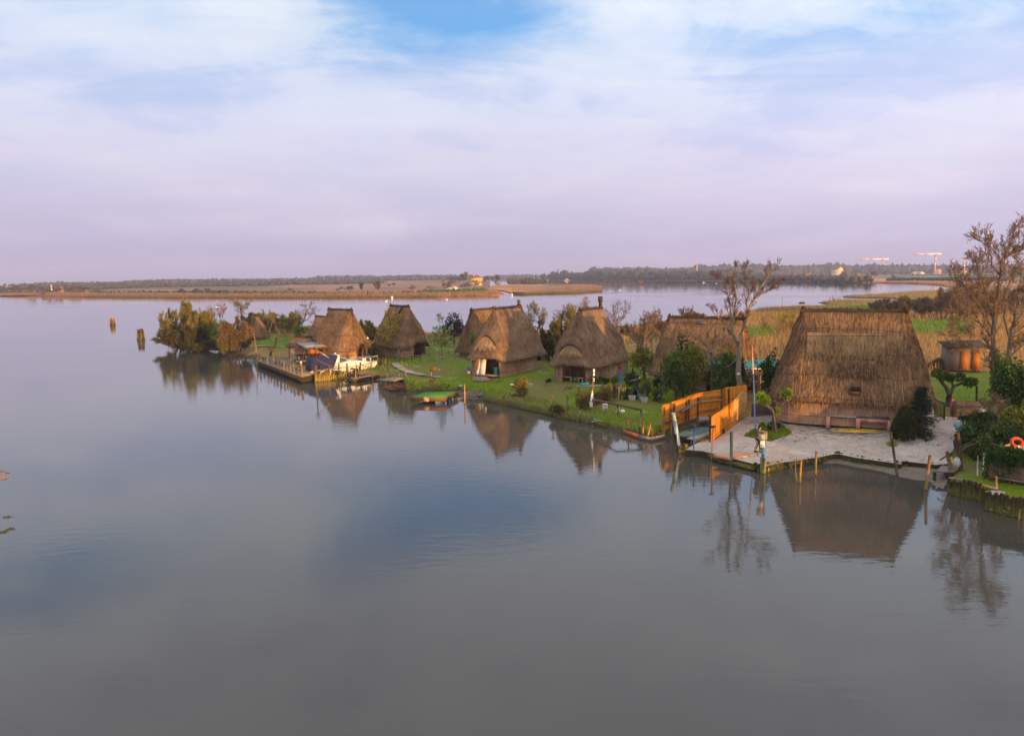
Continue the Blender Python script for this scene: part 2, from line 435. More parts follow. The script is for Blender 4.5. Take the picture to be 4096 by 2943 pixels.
SL = [(25, 385, 1335), (25, 610, 1208), (25, 840, 1155), (25, 890, 1185), (27, 860, 1625), (27, 1090, 1470), (27, 1240, 1395), (6, 440, 1000), (6, 700, 930), (6, 1500, 930), (6, 1815, 965), (8, 920, 190), (8, 1035, 180),
    (8, 1400, 190), (8, 1290, 300), (8, 1190, 420), (8, 1090, 590), (8, 1062, 690), (8, 935, 702), (8, 560, 660), (6, 1535, 1425), (6, 1350, 1400), (6, 1120, 1366), (6, 990, 1338), (6, 950, 1338), (6, 830, 1362), (6, 470, 1416), (6, 320, 1452),
    (5, 960, 1556), (5, 900, 1540), (5, 700, 1490), (5, 560, 1455)]
ZQ = .42                                        # level of the quay
SLP = PX(SL, ZQ)
def sheet(poly, z0, skirt, step=1.0):
    """a flat-edged slab whose top follows the rise of the ground"""
    import bmesh
    bm = bmesh.new(); bm.faces.new([bm.verts.new((x, y, 0)) for x, y in poly]); A_ = np.array(poly); s_ = MB()
    for ax in (0, 1):
        for c_ in np.arange(A_[:, ax].min() + step, A_[:, ax].max(), step):
            n_ = [0, 0, 0]; n_[ax] = 1; c3 = [0, 0, 0]; c3[ax] = c_; bmesh.ops.bisect_plane(bm, geom=bm.verts[:] + bm.edges[:] + bm.faces[:], plane_co=c3, plane_no=n_)
    bmesh.ops.recalc_face_normals(bm, faces=bm.faces[:]); bm.verts.index_update(); xy = np.array([(v.co.x, v.co.y) for v in bm.verts]); z = z0 + mounds(xy); n = len(xy)
    s_.add(np.column_stack([xy, z]), [tuple(v.index for v in (f.verts if f.normal.z > 0 else reversed(f.verts[:]))) for f in bm.faces])
    for e in bm.edges:
        if e.is_boundary: a, b_ = e.verts[0].index, e.verts[1].index; s_.add([(*xy[a], z[a]), (*xy[b_], z[b_]), (*xy[b_], z[b_] - skirt), (*xy[a], z[a] - skirt)], [(0, 1, 2, 3)], m=1)
    bm.free(); return s_
def vnoise(P, s, seed=0.0):
    return np.array([mnoise.noise(Vector((p[0] * s + seed, p[1] * s, seed))) for p in P])
LAWN = [PX(L, .7) for L in (
    [(0, 1400, 1460), (0, 1500, 1420), (0, 1640, 1400), (0, 1720, 1345), (0, 2100, 1345), (0, 2450, 1400), (0, 2560, 1420), (0, 2780, 1480), (0, 2760, 1560), (0, 2660, 1720), (0, 2500, 1770), (0, 2000, 1640), (0, 1750, 1570), (0, 1560, 1520)],
    [(0, 3690, 1520), (0, 3800, 1490), (0, 4000, 1490), (0, 4200, 1560), (0, 3990, 1690), (0, 3720, 1680)],
    [(0, 3810, 1790), (0, 3990, 1760), (0, 4300, 1790), (0, 4300, 2100), (0, 3800, 2020)],
    [(0, 960, 1340), (0, 1060, 1340), (0, 1230, 1345), (0, 1260, 1400), (0, 1100, 1395), (0, 1000, 1370)])]
def gh(x, y):                                   # height of the ground
    return gheight(np.array([[x, y]]))[0]
def gheight(P):
    d = sdist(P, SHOREP); dep = P[:, 1]
    wd = np.clip(.5 + (dep - 90) * .02, .5, 6)
    lawn = np.max([sdist(P, L) for L in LAWN], axis=0)
    top = .45 + .28 * sstep(-6, 3, lawn) + .05 * sstep(60, 50, dep)
    ds = sdist(P, SLP); top = np.minimum(top, ZQ - .14 + .10 * np.maximum(0, -ds))
    top = top + mounds(P)
    h = np.where(d > 0, top * sstep(0, 1, d / wd) ** .6, np.maximum(-.8, d * .25) - .03)
    return h
ys = [1141.0]
while ys[-1] < 2160: ys.append(ys[-1] + 1.3 + (ys[-1] - 1141) * .0065)
xs = np.arange(520, 5300, 12.0)
nx, ny = len(xs), len(ys)
GP = np.array([tuple(G(0, X, Y))[:2] for Y in ys for X in xs])
gz = gheight(GP)
inside = gz > -.5
vn = vnoise(GP, .35) * .06 + vnoise(GP, 1.1, 4) * .03
gz = np.where(gz > .02, gz + vn * sstep(.05, .5, gz), gz)
lawnv = np.max([sdist(GP, L) for L in LAWN], axis=0) + vnoise(GP, .25, 9) * 2.5
lawnm = sstep(-2.5, 1.5, lawnv)
green = sstep(0, 8, np.max([sdist(GP, PX(L, .5)) for L in (
    [(6, 1600, 190), (6, 1960, 170), (7, 760, 850), (7, 700, 960), (6, 1960, 300), (6, 1640, 310)],
    [(6, 180, 250), (6, 420, 230), (6, 420, 320), (6, 200, 330)],
    [(16, 300, 720), (16, 780, 700), (16, 800, 760), (16, 200, 760)], [(15, 900, 725), (15, 2100, 725), (15, 2200, 800), (15, 1500, 800)])], axis=0) + vnoise(GP, .08, 2) * 6)
idx = np.arange(nx * ny).reshape(ny, nx)
m_ = MB(); m_.add(np.column_stack([GP, gz]), [])
ok = inside.reshape(ny, nx)
for j in range(ny - 1):
    for i in np.nonzero(ok[j, :-1] | ok[j, 1:] | ok[j + 1, :-1] | ok[j + 1, 1:])[0]:
        m_.f.append([int(idx[j, i]), int(idx[j + 1, i]), int(idx[j + 1, i + 1]), int(idx[j, i + 1])]); m_.m.append(0); m_.u.append(None)
mg = bpy.data.materials.new('ground_cover'); mg.use_nodes = True
q = NG(mg.node_tree); p = mg.node_tree.nodes['Principled BSDF']; p.inputs['Roughness'].default_value = .95; p.inputs['Specular IOR Level'].default_value = .1
t = q.n('ShaderNodeTexCoord').outputs['Object']
at = q.n('ShaderNodeAttribute', attribute_name='cover').outputs['Color']
sp = q.n('ShaderNodeSeparateColor', ins={0: at})
na = q.noise(t, .7, 6, .65); nb = q.noise(t, .11, 5, .6, .5); nc = q.noise(t, 6, 4, .7)
marsh = q.ramp(na, [(.3, (.16, .085, .030)), (.5, (.26, .15, .05)), (.7, (.36, .215, .08))])
marsh = q.mix(q.ramp(nb, [(.48, 0.0), (.62, .75)]), marsh, (.17, .17, .03, 1))
grn = q.ramp(na, [(.3, (.05, .11, .018)), (.7, (.10, .19, .03))])
marsh = q.mix(sp.outputs[1], marsh, grn)
lawn = q.ramp(nc, [(.3, (.062, .105, .003)), (.5, (.112, .170, .005)), (.7, (.17, .235, .010))])
lawn = q.mix(q.ramp(nb, [(.47, 0.0), (.60, .8)]), lawn, (.16, .135, .05, 1))
c = q.mix(sp.outputs[0], marsh, lawn)
c = q.mix(q.ramp(sp.outputs[2], [(.15, 0.0), (.5, 1.0)]), c, q.ramp(na, [(.3, (.045, .034, .022)), (.7, (.10, .078, .05))]))
q.l(c, p.inputs['Base Color'])
b = q.n('ShaderNodeBump', ins={'Height': nc, 'Strength': .6, 'Distance': .08}); q.l(b.outputs[0], p.inputs['Normal'])
go = m_.obj('ground', mg, smooth=True)
ca = go.data.color_attributes.new('cover', 'FLOAT_COLOR', 'POINT')
nv = len(go.data.vertices)
cc = np.zeros((nx * ny, 4), np.float32); cc[:, 3] = 1
cc[:, 0] = lawnm; cc[:, 1] = green; cc[:, 2] = sstep(.42, .1, gz)
ca.data.foreach_set('color', cc[:nv].ravel())
tag(go, kind='structure')

# ------------------------------------------------------------------ far land
def land(name, L, mats, z=.45, kind='structure'):
    P = PX(L); mm = MB(); k = len(P)
    V = [(x, y, z) for x, y in P] + [(x, y, -.5) for x, y in P]
    import bmesh
    bm = bmesh.new(); vs = [bm.verts.new(v) for v in V[:k]]; bm.faces.new(vs)
    bmesh.ops.triangulate(bm, faces=bm.faces[:]); bm.verts.index_update()
    F = [tuple(v.index for v in f.verts) for f in bm.faces]; bm.free()
    mm.add(V, F + [(i, (i + 1) % k, k + (i + 1) % k, k + i) for i in range(k)])
    return tag(mm.obj(name, mats), kind=kind)
m_reedland = mat('far_reed_land', (.34, .135, .055), (.50, .235, .10), .03, .95, (1, .25, 1), c3=(.12, .10, .04))
m_fargreen = mat('far_field_green', (.045, .12, .03), (.07, .17, .045), .02, .95)
m_fardirt = mat('far_field_soil', (.16, .12, .08), (.22, .17, .11), .02, .95)
land('marsh_shore', [(0, -700, 1196), (0, -300, 1192), (11, 0, 378), (11, 460, 378), (11, 1000, 388), (12, 0, 396), (12, 1200, 396), (13, 0, 392), (13, 700, 386), (13, 1100, 377), (13, 1470, 366), (13, 1430, 345), (13, 1330, 300), (13, 1300, 250), (0, 1960, 1120), (0, 1500, 1113), (0, 700, 1129), (0, 0, 1140), (0, -700, 1149)], m_reedland)
land('marsh_islet', [(13, 1560, 352), (13, 1700, 356), (13, 2268, 342), (14, 300, 437), (14, 600, 425), (14, 880, 405), (14, 700, 392), (14, 600, 390), (14, 880, 358), (14, 800, 340), (14, 250, 332), (13, 1430, 250), (13, 1310, 272), (13, 1320, 300), (13, 1480, 330)], m_reedland)
land('far_shore', [(14, 160, 286), (14, 600, 291), (14, 1200, 290), (15, 0, 400), (15, 700, 406), (15, 1300, 406), (16, 430, 418), (16, 860, 430), (16, 1050, 429), (16, 1400, 436), (16, 1790, 456), (0, 4300, 1150), (0, 5200, 1150), (0, 5200, 1078), (0, 3700, 1087), (0, 3000, 1094), (0, 2400, 1102), (0, 2160, 1108)], m_reedland, .4)
land('green_field', [(16, 880, 380), (16, 1600, 378), (16, 2268, 380), (0, 4500, 1112), (0, 4500, 1094), (16, 2268, 348), (16, 1080, 352), (16, 870, 358)], m_fargreen, .7)
land('bare_field', [(16, 870, 350), (16, 1080, 344), (16, 2268, 340), (0, 4500, 1090), (0, 4500, 1082), (16, 2268, 318), (16, 1300, 316), (16, 870, 330)], m_fardirt, .75)
land('distant_shore', [(13, 1360, 184), (13, 1700, 184), (13, 1880, 176), (0, 2250, 1108), (0, 2250, 1103), (0, 1900, 1106)], m_reedland, .4)
land('marsh_spit', [(15, 1280, 690), (15, 1360, 690), (15, 1340, 682), (15, 1300, 682)], mat('olive_mud', (.06, .055, .02), (.11, .10, .035), .5, .95), .3)

# ------------------------------------------------------------------ haze
hz = MB(); hz.box((0, 1600, 34), (7100, 4000, 70))
mh = bpy.data.materials.new('haze'); mh.use_nodes = True; mh.node_tree.nodes.clear(); q = NG(mh.node_tree)
pv = q.n('ShaderNodeVolumePrincipled'); pv.inputs['Color'].default_value = (.62, .70, 1.0, 1); pv.inputs['Density'].default_value = .00021; pv.inputs['Anisotropy'].default_value = 0.0
oo = q.n('ShaderNodeOutputMaterial'); q.l(pv.outputs[0], oo.inputs['Volume'])
tag(hz.obj('haze', mh), kind='stuff')
# ------------------------------------------------------------------ thatched huts
m_th = streakmat('thatch_old', (0.055, 0.032, 0.018), (0.185, 0.111, 0.061), (0.383, 0.234, 0.128), 9, .5, (1.9, 1.6), bump=.6)
m_th2 = streakmat('thatch_grey_close', (0.068, 0.042, 0.026), (0.185, 0.117, 0.071), (0.301, 0.192, 0.116), 13, 1.0, None, bump=.5)
m_thbig = streakmat('thatch_rough', (0.047, 0.027, 0.014), (0.175, 0.103, 0.054), (0.410, 0.243, 0.119), 7, .35, (1.75, 1.3), bump=.8)
m_thnew = streakmat('thatch_fresh_straw', (.10, .062, .028), (.25, .158, .075), (.42, .28, .14), 8, .4, (1.4, .5), bump=.8)
m_pstraw = streakmat('pale_straw', (.22, .14, .065), (.40, .27, .135), (.58, .42, .23), 9, .4, None, bump=.6)
m_thdk = mat('ridge_reed', (.022, .014, .009), (.07, .042, .026), 6, .95, bump=.6)
m_reedw = streakmat('reed_wall', (0.102, 0.063, 0.040), (0.308, 0.192, 0.121), (0.520, 0.338, 0.211), 11, .35, (1.05, .35), bump=.6)
m_reedlt = streakmat('reed_wall_pale', (.20, .14, .09), (.33, .24, .16), (.45, .34, .235), 11, .3, (1.1, .3), bump=.6)
m_dark = mat('dark_interior', (.010, .007, .005), (.02, .014, .01), 2, .9)
m_wood = mat('brown_wood', (.095, .048, .022), (.20, .11, .055), 2, .7, (6, 6, .6), .3)
m_woodlt = mat('pale_wood', (.36, .21, .10), (.52, .33, .17), 2, .7, (6, 6, .6), .2)
m_greyw = mat('weathered_grey_wood', (.16, .125, .10), (.30, .245, .20), 2, .85, (8, 8, .8), .4)
m_redw = mat('red_brown_door_wood', (.34, .085, .02), (.48, .14, .035), 2, .6, (7, 7, .5), .2)
m_rust = mat('rusty_metal', (.045, .022, .014), (.10, .05, .03), 5, .6, metal=.4)
m_lead = mat('grey_metal', (.09, .085, .08), (.16, .15, .14), 4, .5, metal=.6)
m_white = mat('white_paint', (.66, .64, .60), (.80, .78, .74), 3, .45)
m_floor = mat('porch_floor', (.20, .135, .10), (.32, .22, .16), 2, .9)
def rrect(a, b, r, n=10, mcor=6):
    """rounded rectangle, counter-clockwise from the middle of the +x side's lower end"""
    r = min(r, a * .999, b * .999); P = []
    for (cx, cy, a0) in ((a - r, b - r, 0), (-a + r, b - r, 90), (-a + r, -b + r, 180), (a - r, -b + r, 270)):
        for i in range(mcor + 1):
            t_ = R_(a0 + 90 * i / mcor); P.append((cx + r * math.cos(t_), cy + r * math.sin(t_)))
        # straight run to the next corner
        nxt = {0: (-a + r, b), 90: (-a, -b + r), 180: (a - r, -b), 270: (a, b - r)}[a0]
        p0 = P[-1]
        for i in range(1, n): P.append((p0[0] + (nxt[0] - p0[0]) * i / n, p0[1] + (nxt[1] - p0[1]) * i / n))
    return P
def hut(label, cx, cy, rot, A, B, RH, hr, he, zg, rc=1.3, ov=.55, arch=None, bulge=.12, thatch=m_th, wall=m_reedw, fuzz=2600, seed=1, door=True, fl=.8, horns=True, walls=True, name='thatched_hut', group='thatched reed huts of the fishing village', nlev=14, blw=.045):
    """axis along local x. arch = list of (side, position along it, half width, rise) with side in '+x','-x','+y','-y'"""
    rg = random.Random(seed); root = thing(name, label, 'hut', (cx, cy, zg), rot, group)
    he -= zg; hr -= zg; arch = arch or []
    base = rrect(A + ov, B + ov, rc + .4); n = len(base)
    per = [0.0]
    for i in range(n): a_, b_ = base[i], base[(i + 1) % n]; per.append(per[-1] + math.dist(a_, b_))
    def rise(x, y):
        z = 0
        for sd, c_, hw, h_ in arch:
            on = (x > A - .25 if sd == '+x' else x < -A + .25 if sd == '-x' else y > B - .25 if sd == '+y' else y < -B + .25)
            d = abs((y if sd[1] == 'x' else x) - c_)
            if on: z = max(z, h_ * float(sstep(hw + .75, hw - .15, d)))
        return z
    rs = [rise(*p_) for p_ in base]
    ridge = rrect(RH, .16, .12)
    lev = [i / nlev for i in range(nlev + 1)]
    rings = []; slope = math.hypot(hr - he, B)
    for t_ in lev:
        gg = t_ + bulge * math.sin(math.pi * t_) * (-1) + fl * .10 * math.sin(2 * math.pi * min(t_ * 1.6, 1)) * (1 - t_)
        ring = []
        mid = rrect(A + ov + (RH - A - ov) * gg, B + ov + (.16 - B - ov) * gg, (rc + .4) * (1 - gg * .8))
        for i, p_ in enumerate(mid):
            z = he + (hr - he) * t_ + rs[i] * (1 - t_) ** 3 + .05 * mnoise.noise(Vector((p_[0] * .8, p_[1] * .8, seed)))
            k = 1 + .018 * mnoise.noise(Vector((p_[0] * .6, p_[1] * .6, t_ * 4 + seed * 3)))
            ring.append(Vector((p_[0] * k, p_[1] * k, z)))
        rings.append(ring)
    # bulky rounded lip and underside
    lip = [Vector((p_.x * .985, p_.y * .975, p_.z - .16)) for p_ in rings[0]]
    und = [Vector((p_.x * (A - .15) / (A + ov), p_.y * (B - .15) / (B + ov), p_.z - .02)) for p_ in rings[0]]
    allr = [und, lip] + rings; vs_ = [-.7, -.15] + [t_ * slope for t_ in lev]
    R = MB(); V = [p_ for r_ in allr for p_ in r_]
    F, U = [], []
    for j in range(len(allr) - 1):
        for i in range(n):
            i2 = (i + 1) % n
            F.append((j * n + i, j * n + i2, (j + 1) * n + i2, (j + 1) * n + i))
            U.append([(per[i], vs_[j]), (per[i + 1], vs_[j]), (per[i + 1], vs_[j + 1]), (per[i], vs_[j + 1])])
    F.append(tuple((len(allr) - 1) * n + i for i in range(n))); U.append([(0, 0)] * n)
    R.add(V, F, U)
    # loose reed ends over the slope and along the eave
    P, D, L, UV = [], [], [], []
    for _ in range(fuzz):
        i = rg.randrange(n); t_ = rg.random() ** 1.1; f_ = t_ * nlev; j = min(int(f_), nlev - 1); f_ -= j; s_ = rg.random()
        a_ = rings[j][i].lerp(rings[j][(i + 1) % n], s_); b_ = rings[j + 1][i].lerp(rings[j + 1][(i + 1) % n], s_)
        p_ = a_.lerp(b_, f_); dn = (a_ - b_).normalized(); out = Vector((p_.x / A, p_.y / B, .6)).normalized()
        P.append(p_ + out * .015); D.append(dn + out * rg.uniform(.02, .16) + Vector((rg.gauss(0, .08), rg.gauss(0, .08), 0))); L.append(rg.uniform(.25, .7))
    for _ in range(fuzz // 5):
        i = rg.randrange(n); s_ = rg.random(); p_ = rings[0][i].lerp(rings[0][(i + 1) % n], s_) + Vector((0, 0, rg.uniform(-.02, .05)))
        out = Vector((p_.x / A, p_.y / B, 0)).normalized()
        P.append(p_ - out * .06); D.append(out * rg.uniform(.1, .6) + Vector((rg.gauss(0, .1), rg.gauss(0, .1), -1))); L.append(rg.uniform(.15, .32))
    if fuzz:
        k0 = len(R.f); R.blades(P, D, L, blw)
        for i in range(k0, len(R.f)):
            a_ = (rg.uniform(0, 30), rg.uniform(0, 9)); R.u[i] = [a_, a_, (a_[0], a_[1] + .1), a_]
    ro_ = R.obj('roof', thatch, root, smooth=False)
    # ridge roll with short bristles and horns at both ends
    C = MB(); pts = [(x_, 0, hr + .04 + .05 * mnoise.noise(Vector((x_ * 1.7, seed, 0)))) for x_ in np.linspace(-RH - .12, RH + .12, 9)]
    C.tube(pts, .20, 7)
    k = int(RH * 60)
    C.blades([(rg.uniform(-RH, RH), rg.uniform(-.15, .15), hr + .12) for _ in range(k)], [(rg.gauss(0, .15), rg.gauss(0, .3), 1) for _ in range(k)], rng.uniform(.12, .3, k), .05)
    C.obj('ridge_cap', m_thdk, root)
    if horns:
        for s_ in (-1, 1):
            Hn = MB(); Hn.tube([(s_ * (RH + .02), 0, hr - .9), (s_ * (RH + .0), 0, hr), (s_ * (RH - .05), 0, hr + .42)], [.26, .17, .10], 7)
            Hn.obj('ridge_end', m_thdk if thatch is not m_th2 else m_th2, root)
    if walls:
        wb = rrect(A, B, rc, 10); W_ = MB(); pw = [0.0]
        for i in range(len(wb)): pw.append(pw[-1] + math.dist(wb[i], wb[(i + 1) % len(wb)]))
        def opened(x, y):
            for sd, c_, hw, h_ in arch:
                on = (x > A - .3 if sd == '+x' else x < -A + .3 if sd == '-x' else y > B - .3 if sd == '+y' else y < -B + .3)
                if on and abs((y if sd[1] == 'x' else x) - c_) < hw: return True
            return False
        # extra points exactly at the opening's jambs
        for i in range(len(wb)):
            a_, b_ = wb[i], wb[(i + 1) % len(wb)]; z1_ = he + .45
            cut = [0, 1]
            for f_ in np.linspace(0, 1, 9)[1:-1]: cut.append(float(f_))
            cut.sort()
            for f0, f1 in zip(cut[:-1], cut[1:]):
                fm = (f0 + f1) / 2
                if opened(a_[0] + (b_[0] - a_[0]) * fm, a_[1] + (b_[1] - a_[1]) * fm): continue
                q0 = (a_[0] + (b_[0] - a_[0]) * f0, a_[1] + (b_[1] - a_[1]) * f0); q1 = (a_[0] + (b_[0] - a_[0]) * f1, a_[1] + (b_[1] - a_[1]) * f1)
                u0 = pw[i] + (pw[i + 1] - pw[i]) * f0; u1 = pw[i] + (pw[i + 1] - pw[i]) * f1
                W_.add([(q0[0], q0[1], -.25), (q1[0], q1[1], -.25), (q1[0], q1[1], z1_), (q0[0], q0[1], z1_)], [(0, 1, 2, 3)], [[(u0, -.25), (u1, -.25), (u1, z1_), (u0, z1_)]])
        W_.obj('wall', wall, root)
        for sd, c_, hw, h_ in arch:
            # recessed porch: side panels, back panel, door, floor
            ax = Vector((1, 0, 0)) if sd[1] == 'x' else Vector((0, 1, 0)); sg = 1 if sd[0] == '+' else -1
            lat = Vector((0, 1, 0)) if sd[1] == 'x' else Vector((1, 0, 0)); half = A if sd[1] == 'x' else B
            o_ = ax * sg * (half - .02) + lat * c_; inn = -ax * sg; dep = 1.7; top = he + h_ + .25
            Pn = MB()
            for s_ in (-1, 1):
                q_ = o_ + lat * s_ * hw; Pn.add([q_ + Vector((0, 0, 0)), q_ + inn * dep, q_ + inn * dep + Vector((0, 0, top)), q_ + Vector((0, 0, top))], [(0, 1, 2, 3)], [[(0, 0), (dep, 0), (dep, top), (0, top)]])
            q0 = o_ + inn * dep
            Pn.add([q0 - lat * hw, q0 + lat * hw, q0 + lat * hw + Vector((0, 0, top)), q0 - lat * hw + Vector((0, 0, top))], [(0, 1, 2, 3)], [[(0, 0), (2 * hw, 0), (2 * hw, top), (0, top)]])
            Pn.obj('porch', wall, root)
            Dr = MB(); dc = q0 + lat * hw * .35 - inn * .03 + Vector((0, 0, .95)); sz = (.08, hw * 1.05, 1.9) if sd[1] == 'x' else (hw * 1.05, .08, 1.9)
            Dr.box(dc, sz); Dr.obj('door', m_wood if door else m_dark, root)
            Fl = MB(); fc = o_ + inn * (dep / 2 - .25) + Vector((0, 0, -.02)); sz = (dep + .5, 2 * hw, .10) if sd[1] == 'x' else (2 * hw, dep + .5, .10)
            Fl.box(fc, sz); Fl.obj('porch_floor', m_floor, root)
    return root
def chimney(root, x, z0, z1, r=.2, m=m_rust, cap='bell', y=0.0):
    c_ = MB(); c_.tube([(x, y, z0), (x, y, z1)], r, 10)
    o_ = c_.obj('chimney', m, root)
    k = MB()
    if cap == 'bell': k.lathe([(z1 - .55, r * 1.05), (z1 - .5, r * 1.45), (z1 + .05, r * 1.45), (z1 + .05, r * .9)], 10, (x, y, 0))
    else: k.lathe([(z1 + .03, r * 1.05), (z1 + .12, r * 1.05), (z1 + .13, r * 1.5), (z1 + .30, r * .1)], 10, (x, y, 0)); k.tube([(x, y, z1 - .25), (x, y, z1 + .03)], r * 1.12, 10)
    k.obj('chimney_cap', m if cap == 'bell' else m_lead, o_)
    return o_
def eyebrow(root, end, A, RH, B, he, hr, zg, t0=.30, wid=1.15, hgt_=1.0, thatch=m_th2, ov=.55):
    """arched smoke opening in the hip end: a lip that projects from the slope and a straw-filled panel below it"""
    he -= zg; hr -= zg; dirx = 1 if end == '+x' else -1
    def sp(t_): return (A + ov) + (RH - A - ov) * (t_ - .12 * math.sin(math.pi * t_) + .08 * math.sin(2 * math.pi * min(t_ * 1.6, 1)) * (1 - t_)), he + (hr - he) * t_
    L_ = MB(); N = 15; out = []; inn = []; bk = []
    for i in range(N):
        f_ = i / (N - 1); y = (f_ * 2 - 1) * wid; hh = math.sin(math.pi * f_) ** .7 * hgt_
        x_, z_ = sp(t0 + hh / (hr - he))
        out.append(Vector((dirx * (x_ + .38 * math.sin(math.pi * f_) + .02), y, z_ + .12))); inn.append(Vector((dirx * (x_ + .30 * math.sin(math.pi * f_)), y * .93, z_ - .10)))
        x2, z2 = sp(t0 + hh / (hr - he) + .13); bk.append(Vector((dirx * (x2 - .05), y * 1.02, z2)))
    deep = [Vector((p_.x - dirx * .55, p_.y, p_.z)) for p_ in inn]
    V = bk + out + inn + deep; F = []; U = []
    for r_ in range(3):
        for i in range(N - 1):
            F.append((r_ * N + i, r_ * N + i + 1, (r_ + 1) * N + i + 1, (r_ + 1) * N + i)); U.append([(i * .25, r_ * .4), (i * .25 + .25, r_ * .4), (i * .25 + .25, r_ * .4 + .4), (i * .25, r_ * .4 + .4)])
    L_.add(V, F, U)
    lip = L_.obj('eyebrow_lip', thatch, root)
    S_ = MB(); top = [Vector((p_.x - dirx * .10, p_.y, p_.z - .05)) for p_ in inn]
    bot = []
    for i in range(N):
        x_, z_ = sp(t0 - .05); y = (i / (N - 1) * 2 - 1) * wid * .98; bot.append(Vector((dirx * (x_ + .10 + .05 * math.sin(i * 2.1)), y, z_ + .08 * math.sin(i * 1.7))))
    S_.add(top + bot, [(i, i + 1, N + i + 1, N + i) for i in range(N - 1)], [[(i * .16, 1), (i * .16 + .16, 1), (i * .16 + .16, 0), (i * .16, 0)] for i in range(N - 1)])
    k = 160; S_.blades([bot[i % N] + Vector((dirx * .03, rnd.uniform(-.1, .1), rnd.uniform(0, .2))) for i in range(k)], [(dirx * .35, rnd.gauss(0, .1), -1) for i in range(k)], .4, .05)
    S_.obj('straw_panel', m_pstraw, root)

V4 = []
HB = hut('largest hut, rough brown thatch with a pale straw patch, on the concrete quay', 25.0, 54.96, -.41, 4.95, 2.8, 3.45, 9.15, 2.95, 1.42, rc=1.7, thatch=m_thbig, fuzz=9000, seed=3, bulge=.05, fl=0, nlev=18)
# pale new straw high on the slope that faces the water, a small square hatch and a worn patch
def slope_pt(x, t_, A=4.95, B=2.8, RH=3.45, hr=7.73, he=1.53, ov=.55, out=.07):
    gg = t_ - .05 * math.sin(math.pi * t_)
    return Vector((x, -(B + ov + (.16 - B - ov) * gg) - out, he + (hr - he) * t_ + out * .5))
def slope_patch(name, x0, x1, t0, t1, m, parent, ragged=.05, nb=500):
    s_ = MB(); nx_ = 16; ny_ = 8; V = []
    for j in range(ny_ + 1):
        for i in range(nx_ + 1):
            x_ = x0 + (x1 - x0) * i / nx_; tb = t0 + ragged * mnoise.noise(Vector((x_ * 1.3, 2, 5)))
            V.append(slope_pt(x_, tb + (t1 - tb) * j / ny_))
    F = [(j * (nx_ + 1) + i, j * (nx_ + 1) + i + 1, (j + 1) * (nx_ + 1) + i + 1, (j + 1) * (nx_ + 1) + i) for j in range(ny_) for i in range(nx_)]
    UVs = []
    for f_ in F: UVs.append([(V[k_].x, V[k_].z) for k_ in f_])
    s_.add(V, F, UVs)
    P, D = [], []
    for _ in range(nb):
        x_ = rnd.uniform(x0, x1); t_ = t0 + (t1 - t0) * rnd.random() ** 2
        P.append(slope_pt(x_, t_, out=.09)); D.append((rnd.gauss(0, .12), -.45 + rnd.gauss(0, .08), -1))
    k0 = len(s_.f); s_.blades(P, D, rng.uniform(.3, .6, nb), .05)
    for i in range(k0, len(s_.f)): a_ = (rnd.uniform(0, 30), rnd.uniform(0, 9)); s_.u[i] = [a_] * 4
    return s_.obj(name, m, parent)
slope_patch('straw_patch', -3.0, 2.15, .50, .76, m_thnew, HB, nb=900)
slope_patch('straw_patch', -1.4, 1.6, .33, .46, m_thbig, HB, nb=900)
hb = MB(); hb.box(slope_pt(.35, .14, out=.10), (.62, .25, .34), mat=Matrix.Rotation(R_(28), 3, 'X')); hb.obj('hatch', m_dark, HB)
hb = MB(); hb.box(slope_pt(.30, .10, out=.08), (.62, .1, .30), mat=Matrix.Rotation(R_(28), 3, 'X')); hb.obj('hatch_board', m_wood, HB)

H1 = hut('hut behind the white motorboat, brown thatch with mossy stains and a dark arched doorway', -23.2, 101.8, -.68, 3.0, 2.4, 2.45, 7.62, 2.5, 1.25, rc=1.3, arch=[('+x', 1.1, .95, .85)], thatch=m_th, fuzz=3200, seed=5, horns=True, bulge=.03, fl=.3, ov=.65)
H2 = hut('hut behind the yellow-green sapling, arched doorway and a loose sheet on its ridge', -15.9, 106.9, -.87, 4.2, 2.0, 2.4, 7.8, 2.35, 1.1, rc=1.4, arch=[('+x', .5, 1.0, .85)], thatch=m_th, fuzz=2600, seed=7, bulge=.10, fl=.6)
sh = MB(); sh.add([(.5, -.2, 6.85), (1.3, -.3, 6.85), (1.2, -.95, 6.05), (.4, -.85, 6.05)], [(0, 1, 2, 3)]); sh.box((.85, -.35, 6.87), (.8, .5, .03)); sh.obj('roof_sheet', m_lead, H2)
H3 = hut('wide grey thatched hut with a white board leaning in its porch and a thin chimney', -.47, 86.2, 1.03, 4.7, 2.5, 2.72, 8.3, 2.87, 1.2, rc=1.4, arch=[('-x', -.35, 1.35, .35)], thatch=m_th2, fuzz=2200, seed=9, bulge=.08, fl=.55)
eyebrow(H3, '-x', 4.7, 2.72, 2.5, 2.87, 8.3, 1.2, t0=.30, wid=1.35, hgt_=1.1)
f3 = MB(); f3.box((3.0, -2.48, 1.3), (1.0, .1, .75)); f3.obj('window', m_dark, H3)
chimney(H3, 2.65, 6.0, 7.8, .17, cap='hat')
fb = MB(); fb.box((2.85, 0, 6.8), (.5, .55, 1.3), mat=Matrix.Rotation(R_(-25), 3, 'Y')); fb.obj('chimney_base', m_rust, H3)
H4 = hut('hut with tall rusty chimney, wooden benches in its porch and a small red-brown side door', 8.43, 79.7, 1.02, 4.8, 2.35, 2.66, 8.35, 2.84, 1.2, rc=1.3, arch=[('-x', -.35, 1.3, .3)], thatch=m_th2, fuzz=2200, seed=13, bulge=.08, fl=.55)
eyebrow(H4, '-x', 4.8, 2.66, 2.35, 2.84, 8.35, 1.2, t0=.27, wid=1.3, hgt_=.8)
chimney(H4, 2.4, 6.2, 8.45, .18, cap='bell')
